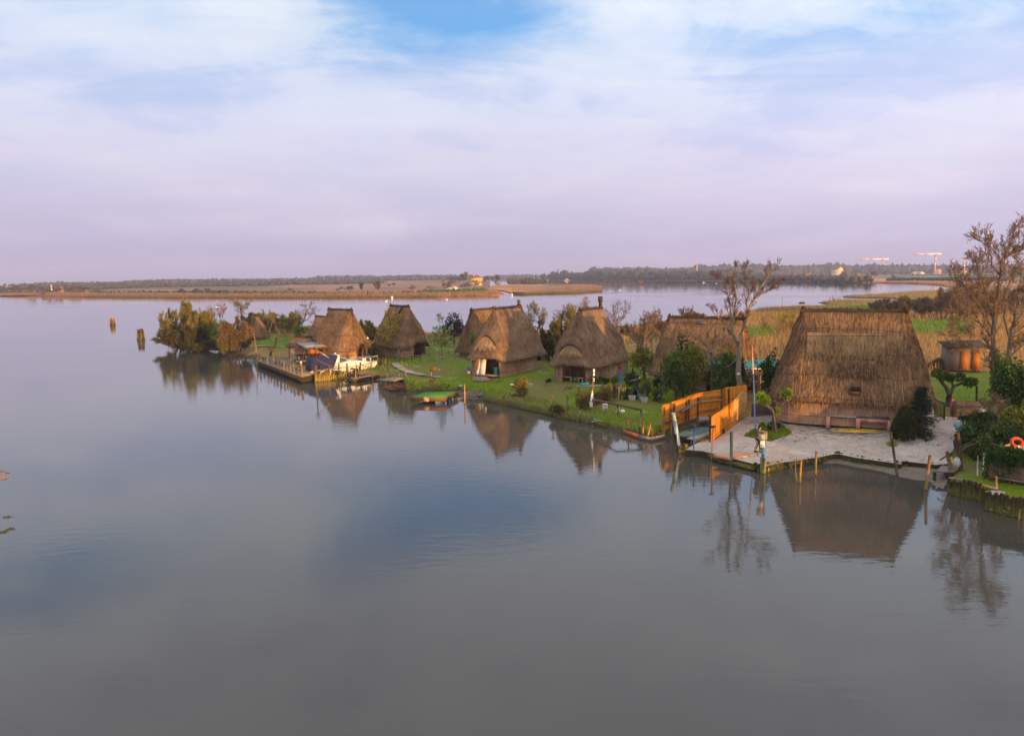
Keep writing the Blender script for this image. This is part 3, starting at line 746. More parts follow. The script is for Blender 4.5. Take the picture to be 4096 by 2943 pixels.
dd = MB(); dd.box((2.3, -2.34, 1.2), (.8, .12, 1.1)); dd.obj('door', m_redw, H4)
dd = MB(); dd.box((2.0, -2.34, .35), (.95, .14, .7)); dd.obj('door', m_redw, H4)
dd = MB(); dd.tube([(3.6, -2.6, -.1), (3.9, -2.45, 1.6)], .07, 6); dd.tube([(3.9, -2.65, -.1), (4.05, -2.47, 1.7)], .06, 6); dd.obj('leaning_poles', m_greyw, H4)
H5 = hut('long dark hut half hidden behind the evergreen bushes, short chimney on its ridge', 18.5, 71.6, -.6, 4.3, 2.9, 3.65, 7.75, 2.55, 1.3, thatch=m_thbig, fuzz=3000, seed=15, bulge=.04, fl=.4)
chimney(H5, -.1, 5.6, 6.6, .16, cap='hat'); fb = MB(); fb.box((-.15, -.4, 6.15), (.9, .5, .06), mat=Matrix.Rotation(R_(35), 3, 'X')); fb.obj('chimney_flashing', m_lead, H5)
q5 = G(3, 1500, 700, .7)
H3b = hut('shaggy dark hut with green creeper, tucked behind the hut with the white board', -3.96, 102.5, .91, 3.34, 2.05, 2.34, 7.4, 2.0, 1.2, thatch=m_thbig, fuzz=2600, seed=17, bulge=.0, fl=.2)
H1b = hut('hut seen only in part behind the mossy hut by the motorboat', -28.3, 113.1, -.58, 2.18, 1.97, 1.64, 6.1, 2.25, 1.2, thatch=m_th, fuzz=1500, seed=19, bulge=.03, fl=.3)
p0 = G(1, 1440, 705, .6)
H0 = hut('smallest thatched hut, a steep tawny cone among the leftmost bushes', p0.x, p0.y, -.7, 1.7, 1.5, .35, p0.z + 4.4, p0.z + .6, p0.z, rc=1.2, thatch=m_thnew if False else m_th, fuzz=1200, seed=21, bulge=.08, fl=.2, horns=False, ov=.5)
p0 = G(24, 330, 690, .85)
H6 = hut('little reed shed with a low gable roof beside the pergola', p0.x + .6, p0.y + 1.2, -.35, 1.6, 1.3, 1.3, 3.75, 2.6, .85, rc=.4, thatch=m_th, wall=m_reedlt, fuzz=500, seed=23, horns=False, ov=.45, nlev=6, name='reed_shed', group='sheds')
# ------------------------------------------------------------------ quay, fences, posts
def algaemat(name, wood1, wood2, z0=.35, z1=.8, alg1=(.10, .085, .012), alg2=(.26, .19, .02)):
    if name in MATS: return MATS[name]
    m = mat(name, wood1, wood2, 2.5, .85, (7, 7, .8), .4)
    q = NG(m.node_tree); p = m.node_tree.nodes['Principled BSDF']; src = p.inputs['Base Color'].links[0].from_socket
    geo = q.n('ShaderNodeNewGeometry').outputs['Position']; s = q.n('ShaderNodeSeparateXYZ', ins={0: geo})
    n = q.noise(geo, 5, 3, .6)
    z = q.math('ADD', s.outputs[2], q.math('MULTIPLY', q.math('SUBTRACT', n, .5), .6))
    f = q.math('DIVIDE', q.math('SUBTRACT', z1, z), z1 - z0, clamp=True)
    a = q.ramp(n, [(.3, alg1), (.65, alg2)])
    c = q.mix(f, src, a)
    c = q.mix(q.ramp(s.outputs[2], [(.02, .75), (.12, 0.0)]), c, (.02, .018, .008, 1))
    q.l(c, p.inputs['Base Color']); return m
m_post = algaemat('post_wood', (.17, .10, .05), (.33, .22, .125))
m_postdk = algaemat('post_wood_dark', (.055, .038, .028), (.12, .085, .06), .1, .6, (.05, .05, .01), (.12, .10, .015))
m_pile = algaemat('piling_wood', (.11, .085, .03), (.20, .15, .05), .2, 1.2, (.17, .13, .015), (.36, .26, .03))
m_piledk = algaemat('piling_wood_mossy', (.06, .05, .02), (.12, .10, .035), .1, .9, (.045, .05, .008), (.12, .11, .015))
m_bric = algaemat('bricola_wood', (.42, .20, .04), (.62, .36, .09), .2, .9, (.18, .13, .015), (.40, .28, .03))
m_blue = mat('blue_paint', (.05, .15, .33), (.12, .28, .50), 4, .7, (3, 3, 1), .2)
m_ltblue = mat('pale_blue_paint', (.28, .40, .45), (.45, .55, .56), 5, .7, (3, 3, 1), .2)
m_teal = mat('teal_paint', (.01, .16, .14), (.03, .26, .22), 4, .6)
m_redp = mat('red_paint', (.38, .06, .05), (.55, .12, .09), 4, .6)
m_yel = mat('yellow_plastic', (.62, .43, .04), (.75, .55, .08), 4, .5)
m_black = mat('black_rubber', (.012, .012, .014), (.03, .03, .035), 4, .5)
m_navy = mat('navy_canvas', (.012, .014, .05), (.025, .028, .085), 3, .8, bump=.2)
m_gel = mat('white_gelcoat', (.70, .66, .58), (.80, .77, .70), 1.2, .25, spec=.5)
m_glass = mat('tinted_glass', (.03, .04, .05), (.06, .07, .08), 2, .08, spec=.6)
m_tarp = mat('grey_green_tarp', (.085, .12, .11), (.15, .19, .17), 2, .6, bump=.2)
m_pink = mat('pink_masonry', (.52, .20, .18), (.66, .32, .27), 2.5, .85, c3=(.30, .17, .15))
m_conc = mat('grey_stone', (.25, .22, .20), (.40, .36, .33), 3, .9, bump=.3)
m_chrome = mat('galvanised_metal', (.42, .43, .45), (.60, .61, .63), 3, .35, metal=.8)
m_orange = mat('orange_plastic', (.45, .03, .008), (.55, .06, .014), 3, .5)
m_bfence = streakmat('orange_reed_mat', (.20, .062, .006), (.58, .20, .016), (.78, .36, .05), 10, .18, (.75, .12), bump=.4)
m_bfence2 = streakmat('straw_reed_mat', (.42, .21, .06), (.60, .34, .11), (.76, .48, .19), 10, .18, (.75, .12), bump=.4)
m_brfence = streakmat('brown_reed_mat', (.07, .042, .034), (.13, .085, .065), (.20, .135, .10), 12, .2, (.8, .1), bump=.4)

# concrete quay
m_bank = algaemat('mossy_quay_side', (.014, .012, .008), (.045, .037, .024), .1, .7, (.016, .017, .004), (.06, .055, .010))
mc = bpy.data.materials.new('cracked_concrete'); mc.use_nodes = True; q = NG(mc.node_tree); p = mc.node_tree.nodes['Principled BSDF']; p.inputs['Roughness'].default_value = .9
t = q.n('ShaderNodeTexCoord').outputs['Object']
n1 = q.noise(t, .35, 6, .65, .4); n2 = q.noise(t, 3.5, 5, .7); n3 = q.noise(t, 1.1, 5, .7, 1.2)
c = q.ramp(n1, [(.28, (.33, .272, .235)), (.5, (.42, .352, .31)), (.72, (.51, .44, .395))])
c = q.mix(1.0, c, q.ramp(n2, [(.3, .78), (.7, 1.12)]), 'MULTIPLY')
vo = q.n('ShaderNodeTexVoronoi', feature='DISTANCE_TO_EDGE'); vo.inputs['Scale'].default_value = .55
wt = q.n('ShaderNodeVectorMath', operation='ADD'); q.l(t, wt.inputs[0]); q.l(q.noise(t, .9, 4, .6, col=True), wt.inputs[1]); q.l(wt.outputs[0], vo.inputs['Vector'])
c = q.mix(q.ramp(vo.outputs['Distance'], [(.0, .7), (.005, .4), (.012, 0.0)]), c, (.075, .065, .04, 1))
c = q.mix(q.ramp(n3, [(.54, 0.0), (.68, .65)]), c, (.15, .12, .095, 1))
q.l(c, p.inputs['Base Color']); b = q.n('ShaderNodeBump', ins={'Height': n2, 'Strength': .25, 'Distance': .03}); q.l(b.outputs[0], p.inputs['Normal'])
sb = sheet(SLP, ZQ, .75); tag(sb.obj('pavement', [mc, m_bank]), kind='structure')
# darker paving squares in front of the big hut
mpv = bpy.data.materials.new('old_paving'); mpv.use_nodes = True; q = NG(mpv.node_tree); p = mpv.node_tree.nodes['Principled BSDF']; p.inputs['Roughness'].default_value = .9
t = q.n('ShaderNodeTexCoord').outputs['Object']; bk = q.n('ShaderNodeTexBrick'); q.l(q.mapping(t, (1, 1, 1), (0, 0, R_(-22))), bk.inputs['Vector'])
bk.inputs['Color1'].default_value = (.42, .36, .32, 1); bk.inputs['Color2'].default_value = (.30, .255, .22, 1); bk.inputs['Mortar'].default_value = (.07, .07, .035, 1); bk.inputs['Scale'].default_value = 1.0
bk.inputs['Brick Width'].default_value = .8; bk.inputs['Row Height'].default_value = .6; bk.inputs['Mortar Size'].default_value = .03
q.l(q.mix(1.0, bk.outputs[0], q.ramp(q.noise(t, 1.4, 5, .7), [(.3, .6), (.7, 1.2)]), 'MULTIPLY'), p.inputs['Base Color'])
sb = sheet(PX([(27, 1010, 1535), (27, 1110, 1470), (27, 1240, 1400), (6, 440, 1010), (6, 1000, 1080), (6, 1460, 1105), (6, 1450, 1190), (6, 1100, 1185), (6, 560, 1130), (6, 130, 1075)], ZQ), ZQ + .012, .1); tag(sb.obj('paving', [mpv, mpv]), kind='structure')
# mud bank uncovered below the quay
A_ = [G(6, x, y, 0) for x, y in ((840, 1400), (960, 1372), (1120, 1406), (1350, 1446), (1530, 1468), (1840, 1488))] + [G(8, 1000, 800), G(8, 1060, 900)]
B_ = [G(6, x, y, 0) for x, y in ((860, 1425), (980, 1432), (1130, 1460), (1350, 1500), (1540, 1560), (1760, 1610))] + [G(8, 880, 965), G(8, 1000, 985)]
mm_ = MB(); V = []
for a, b_ in zip(A_, B_):
    for i in range(9):
        f_ = i / 8; q_ = a.lerp(b_, f_); V.append((q_.x, q_.y, .20 * (1 - f_) ** 1.3 - .03 + .015 * mnoise.noise(Vector((q_.x * 1.5, q_.y * 1.5, 0)))))
mm_.add(V, [(i * 9 + j, i * 9 + j + 1, (i + 1) * 9 + j + 1, (i + 1) * 9 + j) for i in range(len(A_) - 1) for j in range(8)])
m_mud = mat('wet_mud', (.115, .088, .064), (.18, .142, .106), 2.2, .5, (1, 1, 1), .5, spec=.5)
tag(mm_.obj('mud', m_mud, smooth=True), kind='structure')
# foot path across the lawn
def strip(name, L, wd, z, m):
    P = [G(k, x, y, z) for k, x, y in L]; s_ = MB(); V = []
    for i, p_ in enumerate(P):
        d = (P[min(i + 1, len(P) - 1)] - P[max(i - 1, 0)]); nrm = Vector((-d.y, d.x, 0)).normalized() * wd * (.4 + .25 * mnoise.noise(Vector((i * .9, 3, 1))))
        V += [p_ + nrm, p_ - nrm]
    s_.add(V, [(2 * i, 2 * i + 2, 2 * i + 3, 2 * i + 1) for i in range(len(P) - 1)])
    return tag(s_.obj(name, m), kind='structure')
m_path = mat('trodden_path', (.26, .205, .15), (.42, .345, .27), 2, .95, c3=(.12, .11, .05))
strip('path', [(3, 500, 770), (3, 540, 800), (3, 600, 840), (3, 700, 875), (3, 820, 900), (3, 920, 915), (3, 1010, 930)], 1.3, .80, m_path)
strip('path', [(1, 1040, 800), (1, 1200, 790), (1, 1330, 775), (1, 1500, 768), (1, 1640, 768), (1, 1770, 780)], .9, .78, m_path)

def panel(name, label, pts, hts, m, group=None, parent=None, thick=.05, wob=.05, cat='fence', z=.7, seed=0):
    """reed matting standing on ground points, top edge slightly uneven"""
    s_ = MB(); u = 0; V = []; U_ = []
    P = []
    for i in range(len(pts) - 1):
        a, b_ = Vector(pts[i]), Vector(pts[i + 1]); n_ = max(2, int((b_ - a).length / .35))
        for j in range(n_): P.append((a.lerp(b_, j / n_), hts[i] + (hts[i + 1] - hts[i]) * j / n_))
    P.append((Vector(pts[-1]), hts[-1])); cum = 0
    for i, (p_, h_) in enumerate(P):
        if i: cum += (p_ - P[i - 1][0]).length
        d = (P[min(i + 1, len(P) - 1)][0] - P[max(i - 1, 0)][0]); nr = Vector((-d.y, d.x, 0)).normalized() * thick / 2
        h2 = h_ + wob * mnoise.noise(Vector((cum * 1.3, seed, 0)))
        o_ = nr * (1.2 * mnoise.noise(Vector((cum * .6, seed, 4))))
        for s2 in (1, -1): V += [p_ + nr * s2 + o_ + Vector((0, 0, -.05)), p_ + nr * s2 + o_ + Vector((0, 0, h2))]
        U_.append((cum, h2))
    F, UV = [], []
    for i in range(len(P) - 1):
        a, b_ = i * 4, i * 4 + 4; (u0, h0), (u1, h1) = U_[i], U_[i + 1]
        F += [(a, a + 1, b_ + 1, b_), (a + 2, b_ + 2, b_ + 3, a + 3), (a + 1, a + 3, b_ + 3, b_ + 1)]
        UV += [[(u0, 0), (u0, h0), (u1, h1), (u1, 0)], [(u0, 0), (u1, 0), (u1, h1), (u0, h0)], [(u0, h0), (u0, h0), (u1, h1), (u1, h1)]]
    for e in (0, (len(P) - 1) * 4): F.append((e, e + 2, e + 3, e + 1)); UV.append([(0, 0), (0, 0), (0, 1), (0, 1)])
    s_.add(V, F, UV)
    o = s_.obj(name, m, parent)
    if parent is None: tag(o, label, cat, group)
    return o
# orange reed fence round the boat slip: two wings
F1 = thing('reed_fence', 'back wing of the bright orange reed fence, with grey rails, round the boat slip', 'fence', (0, 0, 0))
a_, b_, c_ = G(5, 266, 1305, .6), G(0, 2787, 1666, .7), G(0, 2892, 1650, .7)
panel('reed_mat', None, [a_, b_, c_], [1.85, 1.9, 1.95], m_bfence, parent=F1, seed=1)
panel('reed_mat', None, [G(0, 2896, 1649, .7), G(0, 2985, 1636, .7)], [2.05, 2.0], m_bfence, parent=F1, seed=2)
def addpart(root, name, m, fn):
    s_ = MB(); fn(s_); return s_.obj(name, m, root)
off = (Vector((a_.x, a_.y, 0)) - Vector((b_.x, b_.y, 0))).normalized(); fn_ = Vector((off.y, -off.x, 0)); fn_ = fn_ if fn_.y < 0 else -fn_
for t_, h_ in ((.02, 1.75), (.2, 1.9), (.28, 1.75), (.62, 1.6), (.7, 1.7), (.98, 1.55)):
    p_ = a_.lerp(b_, t_) + fn_ * .14
    addpart(F1, 'post', m_post if t_ < .25 else m_postdk, lambda s_: s_.tube([p_ + Vector((0, 0, -.9)), p_ + Vector((.02, 0, h_))], .07, 7))
addpart(F1, 'rail', m_greyw, lambda s_: s_.beam(a_.lerp(b_, .25) + fn_ * .24 + Vector((0, 0, 1.1)), a_.lerp(b_, .72) + fn_ * .24 + Vector((0, 0, 1.25)), .05, .16))
addpart(F1, 'rail', m_greyw, lambda s_: s_.beam(a_.lerp(b_, .45) + fn_ * .30 + Vector((0, 0, 1.0)), b_ + fn_ * .28 + Vector((0, 0, 1.25)), .05, .15))
addpart(F1, 'rail', m_postdk, lambda s_: s_.beam(a_ + fn_ * .25 + Vector((0, 0, .55)), a_.lerp(b_, .38) + fn_ * .25 + Vector((0, 0, .6)), .05, .15))
addpart(F1, 'rail', m_woodlt, lambda s_: s_.beam(b_ + Vector((.05, -.2, 1.22)), c_ + Vector((0, -.2, 1.1)), .06, .09))
addpart(F1, 'rail', m_greyw, lambda s_: s_.beam(b_ + Vector((.1, -.18, 1.55)), c_ + Vector((-.1, -.18, 1.42)), .06, .08))
addpart(F1, 'rail', m_greyw, lambda s_: s_.beam(b_ + Vector((.2, -.18, .5)), c_ + Vector((-.4, -.18, .45)), .06, .08))
for x_ in (-.05, .55): addpart(F1, 'post', m_postdk, lambda s_: s_.tube([c_ + Vector((x_ - .15, -.15, -.5)), c_ + Vector((x_ - .15, -.15, 2.0))], .06, 6))
F2 = thing('reed_fence', 'front wing of the bright orange reed fence, standing on the concrete quay', 'fence', (0, 0, 0))
w0, w1, w2 = G(25, 880, 1190, ZQ), G(0, 2931, 1701, ZQ), G(0, 2978, 1668, ZQ)
panel('reed_mat', None, [w0, w1], [1.8, 1.9], m_bfence, parent=F2, seed=5)
panel('reed_mat', None, [w1 + Vector((.02, 0, 0)), w2 + Vector((-.1, .1, 0))], [1.9, 2.15], m_bfence2, parent=F2, seed=6)
panel('reed_mat', None, [w2 + Vector((-.35, -.1, 0)), w2 + Vector((.25, .35, 0))], [2.1, 1.9], m_bfence2, parent=F2, seed=7)
for t_ in (.03, .35, .7, .97):
    p_ = w0.lerp(w1, t_) + Vector((-.12, .06, 0)); addpart(F2, 'post', m_postdk, lambda s_: s_.tube([p_ + Vector((0, 0, -.9)), p_ + Vector((0, 0, 1.6))], .06, 6))
hole = w0.lerp(w1, .52); addpart(F2, 'drain_opening', m_dark, lambda s_: s_.box(hole + Vector((.02, -.03, .16)), (.30, .12, .32), math.atan2(w1.y - w0.y, w1.x - w0.x)))
panel('reed_fence', 'low dark brown reed screen between the sheds and the largest hut', [G(0, 3005, 1668, .4), G(0, 3060, 1662, .4), G(0, 3100, 1660, .4)], [1.05, 1.1, 1.1], m_brfence, seed=8)
panel('reed_fence', 'dark brown reed screen with a red end post at the edge of the small lawn', [G(7, 588, 1565, .45), G(7, 720, 1568, .5), G(7, 850, 1570, .55)], [1.15, 1.15, 1.1], m_brfence, seed=9)
for x_, y_, t_, lb in ((585, 1562, 1438, 'red painted post at the end of the brown reed screen'), (441, 1480, 1395, 'red painted gate post beside the black gate')):
    b0 = G(7, x_, y_, .45); t0_ = atY(7, x_, t_, b0.y); s_ = MB(); s_.box((0, 0, (t0_.z - b0.z) / 2), (.13, .13, t0_.z - b0.z)); s_.box((0, 0, t0_.z - b0.z + .03), (.17, .17, .05)); tag(s_.obj('gate_post', m_redp, loc=b0), lb, 'post')
gt = thing('gate', 'black metal bar gate at the right end of the largest hut', 'gate', G(7, 458, 1545, ZQ))
a2, b2_ = G(7, 458, 1548, ZQ) - gt.location, G(7, 530, 1588, ZQ) - gt.location
addpart(gt, 'gate_frame', m_black, lambda s_: [s_.beam(a2 + Vector((0, 0, .12)), b2_ + Vector((0, 0, .12)), .05, .06), s_.beam(a2 + Vector((0, 0, 1.15)), b2_ + Vector((0, 0, 1.15)), .05, .07), s_.beam(a2, a2 + Vector((0, 0, 1.2)), .07, .07), s_.beam(b2_, b2_ + Vector((0, 0, 1.2)), .07, .07)])
addpart(gt, 'gate_bars', m_black, lambda s_: [s_.beam(a2.lerp(b2_, k / 7) + Vector((0, 0, .14)), a2.lerp(b2_, k / 7) + Vector((0, 0, 1.12)), .04, .04) for k in range(1, 7)])

# ---- single posts
def post(label, k, b_, t_, r, m, zb=0.0, group=None, name='mooring_post', cat='post', taper=.85, below=.8, parts=None):
    B0 = G(k, *b_, zb); T0 = atY(k, *t_, B0.y); d = (T0 - B0); dn = d.normalized()
    s_ = MB(); s_.tube([-dn * below, d * .5 + Vector((rnd.uniform(-.4, .4) * r, 0, 0)), d], [r, r * (1 + taper) / 2, r * taper], 8)
    if parts is None:
        o = s_.obj(name, m, loc=B0); tag(o, label, cat, group)
    else:
        o = thing(name, label, cat, B0, 0, group); s_.obj('pole', m, o)
        for nm, mm, fn in parts: addpart(o, nm, mm, lambda q_: fn(q_, d))
    return o
cap_lamp = [('lamp_head', m_black, lambda s_, d: [s_.box(d + Vector((.02, 0, .06)), (.30, .16, .10)), s_.box(d + Vector((-.04, -.02, .14)), (.34, .22, .03))])]
post('pale blue leaning mooring post with a black sleeve at the mouth of the slip', 25, (262, 1385), (155, 630), .145, m_ltblue, name='mooring_post', taper=.95, parts=[('rubber_sleeve', m_black, lambda s_, d: s_.tube([d * .10 + Vector((-.06, -.03, 0)), d * .47 + Vector((-.06, -.03, 0))], .12, 8)), ('mossy_foot', m_postdk, lambda s_, d: s_.tube([d * -.1, d * .12], .17, 8))])
post('thin bright blue pole beside the plank gangway', 25, (545, 1455), (573, 860), .055, m_blue)
post('crooked brown pole with a dark floodlight at the corner of the reed fence', 5, (628, 1522), (638, 1288), .055, m_post, parts=cap_lamp)
post('teal and yellow square pole in front of the wooden deck', 25, (1255, 1640), (1262, 990), .08, m_teal, parts=[('yellow_edge', m_post, lambda s_, d: s_.beam(Vector((.075, -.03, -.5)), d + Vector((.075, -.03, 0)), .07, .10))])
sign_b = post('thick blue mooring post with a grey meter box and a white notice, beside the person', 21, (628, 1580), (640, 450), .165, m_blue, taper=.95, parts=[
    ('post_cap', m_greyw, lambda s_, d: s_.tube([d + Vector((.03, 0, -.45)), d + Vector((.03, 0, .02))], .20, 10)),
    ('meter_box', m_conc, lambda s_, d: [s_.box(d + Vector((-.17, -.22, -.28)), (.34, .16, .34)), s_.box(d + Vector((-.20, -.305, -.26)), (.2, .02, .18))]),
    ('notice', m_white, lambda s_, d: s_.box(d + Vector((-.12, -.2, -.72)), (.27, .02, .42))),
    ('mossy_foot', m_pile, lambda s_, d: s_.tube([Vector((0, 0, -.5)), d * .38], .172, 10)),
    ('hose', m_teal, lambda s_, d: s_.tube([d + Vector((-.12, -.2, -.9)), d * .5 + Vector((-.16, -.15, 0)), d * .2 + Vector((-.17, -.12, 0)), Vector((-.13, -.1, .1))], .022, 5))])
m_ink = mat('printed_ink', (.02, .02, .025), (.05, .05, .06), 5, .6)
def writing(parent_, origin, wd, rows, sz=.018, m=m_ink):
    s_ = MB()
    for r_, n_ in enumerate(rows):
        for j in range(n_): s_.box(origin + Vector((-wd / 2 + wd * (j + .5) / n_, 0, -r_ * sz * 2)), (wd / n_ * .75, .006, sz))
    return s_.obj('lettering', m, parent_)
nt_ = [c for c in kids(sign_b) if c.name.startswith('notice')][0]
dtop = atY(21, 640, 450, sign_b.location.y) - Vector(sign_b.location)
addpart(nt_, 'picture', m_ink, lambda s_: s_.blob(dtop + Vector((-.12, -.215, -.62)), (.035, .006, .03), 1, .4))
writing(nt_, dtop + Vector((-.12, -.213, -.74)), .2, [5, 4, 6, 5, 3])
post('dark slanting mooring stake left of the clipped thuja', 6, (1498, 1528), (1440, 1148), .085, m_postdk)
post('greenish stake standing alone off the quay corner', 6, (790, 1524), (793, 1312), .075, m_post)
post('short yellow stake leaning beside its broken twin in the shallow water', 6, (652, 1585), (663, 1390), .06, m_bric, parts=[('broken_branch', m_post, lambda s_, d: s_.tube([Vector((-.15, .05, 0)), d * .5 + Vector((-.28, .05, 0)), d + Vector((-.33, .05, 0))], [.04, .03, .02], 5))])
post('slanting brown stake in the mud left of the small jetty', 8, (825, 975), (872, 595), .095, m_post)
post('thick pale stake leaning against the small grey jetty', 8, (1112, 880), (1055, 555), .12, m_post)
post('old branching stump with crossed sticks at the edge of the dark hedge', 8, (1200, 790), (1165, 360), .16, m_postdk, zb=.3, parts=[('branch', m_postdk, lambda s_, d: [s_.tube([d * .5, d * .68 + Vector((.35, -.2, 0)), d * .75 + Vector((.95, -.2, 0))], [.09, .07, .05], 6), s_.tube([d * .5 + Vector((-1.2, -.2, -.35)), d * .62, d * .78 + Vector((.9, .1, 0))], .045, 6), s_.tube([d * .1 + Vector((.25, .2, 0)), d * .6 + Vector((.2, .2, 0))], .07, 6)])])
post('white plastic pipe standing on the grass near the hedge, the nearer one', 8, (1388, 815), (1390, 605), .035, m_white, zb=.7)
post('white plastic pipe standing behind the first, close to the ivy shed', 8, (1450, 745), (1458, 560), .035, m_white, zb=.7)
post('brown post on the grassy bank before the ivy covered shed', 8, (1590, 1000), (1585, 825), .07, m_post, zb=.6)
post('thin pale stake before the lowest piling wall', 8, (1840, 1292), (1848, 1180), .05, m_woodlt)
# lawn edge
post('bank post with a dark cap, left of the tufted lawn edge', 4, (248, 1222), (241, 1075), .06, m_post, parts=cap_lamp)
post('taller bank post with a small white lamp on top', 4, (535, 1283), (530, 1062), .06, m_post, parts=[('lamp_head', m_lead, lambda s_, d: [s_.box(d + Vector((0, 0, .05)), (.28, .2, .08)), s_.box(d + Vector((0, 0, .11)), (.2, .14, .04))])])
post('plain brown bank post with a flat top', 4, (672, 1262), (676, 1068), .085, m_post, zb=.3)
post('short mossy bank post doubled against the taller one', 4, (677, 1308), (680, 1186), .10, m_pile)
post('slim bank post with a small black cap beside the reeds', 4, (774, 1350), (778, 1190), .05, m_post, parts=cap_lamp)
post('stake leaning out of the bank beside the driftwood heap', 3, (1528, 1200), (1518, 1095), .07, m_post)
post('tall bare pole standing in the water beside the turf platform', 3, (1301, 1237), (1298, 1010), .07, m_bric)
post('dark leaning stake in the long bank board', 3, (1755, 1240), (1733, 1150), .06, m_pile)
for x0, y0, x1, y1, lb, m__ in ((1292, 1462, 1292, 1290, 'rust brown stake with a white cap at the broken plank', m_bric), (1400, 1498, 1400, 1395, 'short grey stake inside the broken plank frame', m_postdk), (1437, 1500, 1437, 1350, 'upright orange brown stake among the frame stakes', m_bric), (1482, 1518, 1507, 1370, 'leaning orange stake among the frame stakes', m_bric), (1526, 1515, 1520, 1425, 'short yellowish stake at the right end of the plank frame', m_bric)):
    post(lb, 4, (x0, y0), (x1, y1), .075, m__)
sp_ = post('tall signpost with lit lamps, white boards and a cable, in the bank shrubs', 4, (920, 1275), (933, 822), .065, m_post, zb=.4, name='lamp_post', cat='lamp post', parts=[
    ('lamp', m_white, lambda s_, d: [s_.box(d + Vector((.06, -.05, -.12)), (.16, .1, .34))]),
    ('notice', m_white, lambda s_, d: s_.box(d * .22 + Vector((-.08, -.1, 0)), (.24, .02, .42))),
    ('cloth', m_white, lambda s_, d: [s_.tube([d * .32 + Vector((-.03, -.03, 0)), d * .45 + Vector((-.03, -.03, 0)), d * .55], [.13, .10, .05], 7), s_.tube([d * .25 + Vector((-.2, 0, 0)), d * .3 + Vector((-.1, -.1, 0))], [.05, .11], 6)])])
mlit = bpy.data.materials.new('lit_lamp'); mlit.use_nodes = True; mlit.node_tree.nodes['Principled BSDF'].inputs['Emission Color'].default_value = (1, .72, .32, 1); mlit.node_tree.nodes['Principled BSDF'].inputs['Emission Strength'].default_value = 1.6
dsp = atY(4, 933, 822, sp_.location.y) - Vector(sp_.location)
lmp = [c for c in kids(sp_) if c.name.startswith('lamp')][0]
for k, (z_, r_) in enumerate(((-.1, .055), (-.42, .075), (-.78, .055), (-.95, .04))): addpart(lmp, 'bulb', mlit, lambda s_: s_.blob(dsp + Vector((.07, -.13, z_)), r_, 1, 0))
# long boom resting on posts
bm0, bm1 = atY(4, 915, 1122, 60), atY(4, 1425, 1228, 57)
o = thing('handrail', 'long dark pole laid as a rail behind the warning signs', 'rail', (0, 0, 0))
addpart(o, 'rail', m_postdk, lambda s_: s_.tube([G(4, 920, 1275, .4) + (atY(4, 918, 1122, G(4, 920, 1275, .4).y) - G(4, 920, 1275, .4)) + Vector((0, .12, 0)), atY(4, 1170, 1172, G(4, 1290, 1345, .5).y), atY(4, 1425, 1228, G(4, 1415, 1362, .5).y)], .09, 7))
b0 = G(4, 1415, 1362, .5); addpart(o, 'post', m_greyw, lambda s_: s_.tube([b0, atY(4, 1415, 1232, b0.y)], .10, 7))
def signpost(label, k, b_, t_, sx, sy, zb, rows, ban):
    B0 = G(k, *b_, zb); T0 = atY(k, *t_, B0.y); d = T0 - B0
    o = thing('warning_sign', label, 'sign', B0); addpart(o, 'pole', m_greyw, lambda s_: s_.tube([Vector((0, 0, -.2)), d * .9], .07, 6))
    bd = addpart(o, 'sign_board', m_white, lambda s_: s_.box(d + Vector((0, -.1, -sy / 2)), (sx, .03, sy)))
    c0 = d + Vector((0, -.122, -sy * .30))
    if ban:
        addpart(bd, 'ban_ring', mat('sign_red', (.55, .03, .08), (.6, .05, .1)), lambda s_: [s_.tube([c0 + Vector((math.cos(a) * .115, 0, math.sin(a) * .115)) for a in np.linspace(0, 2 * math.pi, 17)], .02, 5), s_.beam(c0 + Vector((-.08, 0, .08)), c0 + Vector((.08, 0, -.08)), .01, .03)])
        addpart(bd, 'picture', m_ink, lambda s_: s_.blob(c0 + Vector((.01, .004, 0)), (.05, .006, .06), 1, .3))
    writing(bd, d + Vector((0, -.12, -sy * .62)), sx * .8, rows, .03)
    return o
signpost('white warning sign with a red ban ring on a grey stake by the bank', 4, (1066, 1278), (1052, 1160), .38, .66, .5, [5, 6, 4, 6], True)
post('dark stake with pale rope rings and a white float hung on it', 4, (1178, 1302), (1178, 1182), .085, m_postdk, zb=.5, parts=[('rope', m_woodlt, lambda s_, d: [s_.tube([d * .95 + Vector((-.18, -.1, 0)), d * .7 + Vector((-.05, -.12, 0)), d * .4 + Vector((-.12, -.1, 0))], [.06, .09, .06], 6)]), ('float', m_white, lambda s_, d: [s_.blob(d * .52 + Vector((.42, -.1, 0)), (.2, .16, .16), 2, .05), s_.tube([d * .95 + Vector((.1, -.05, 0)), d * .6 + Vector((.15, -.05, 0)), d * .45 + Vector((.35, -.1, 0))], .035, 5)])])
post('tall rusty rod with blue ribbons among the clipped bushes', 5, (259, 1112), (258, 818), .035, m_rust, zb=.7, name='rod', cat='rod', parts=[('ribbon', m_blue, lambda s_, d: [s_.blades([d * f_ for f_ in (.67, .66, .42, .25, .24)], [(.5, 0, -.6), (.3, 0, -1), (.9, 0, -.1), (-.7, 0, -.8), (-.4, 0, -.9)], [.45, .35, .25, .5, .4], .09)])])
fp0 = G(5, 946, 1305, ZQ); fpT = atY(5, 920, 685, fp0.y); fd = fpT - fp0
o = thing('flagpole', 'tall pole painted blue below and red above, planted in the quay flower bed', 'flagpole', fp0)
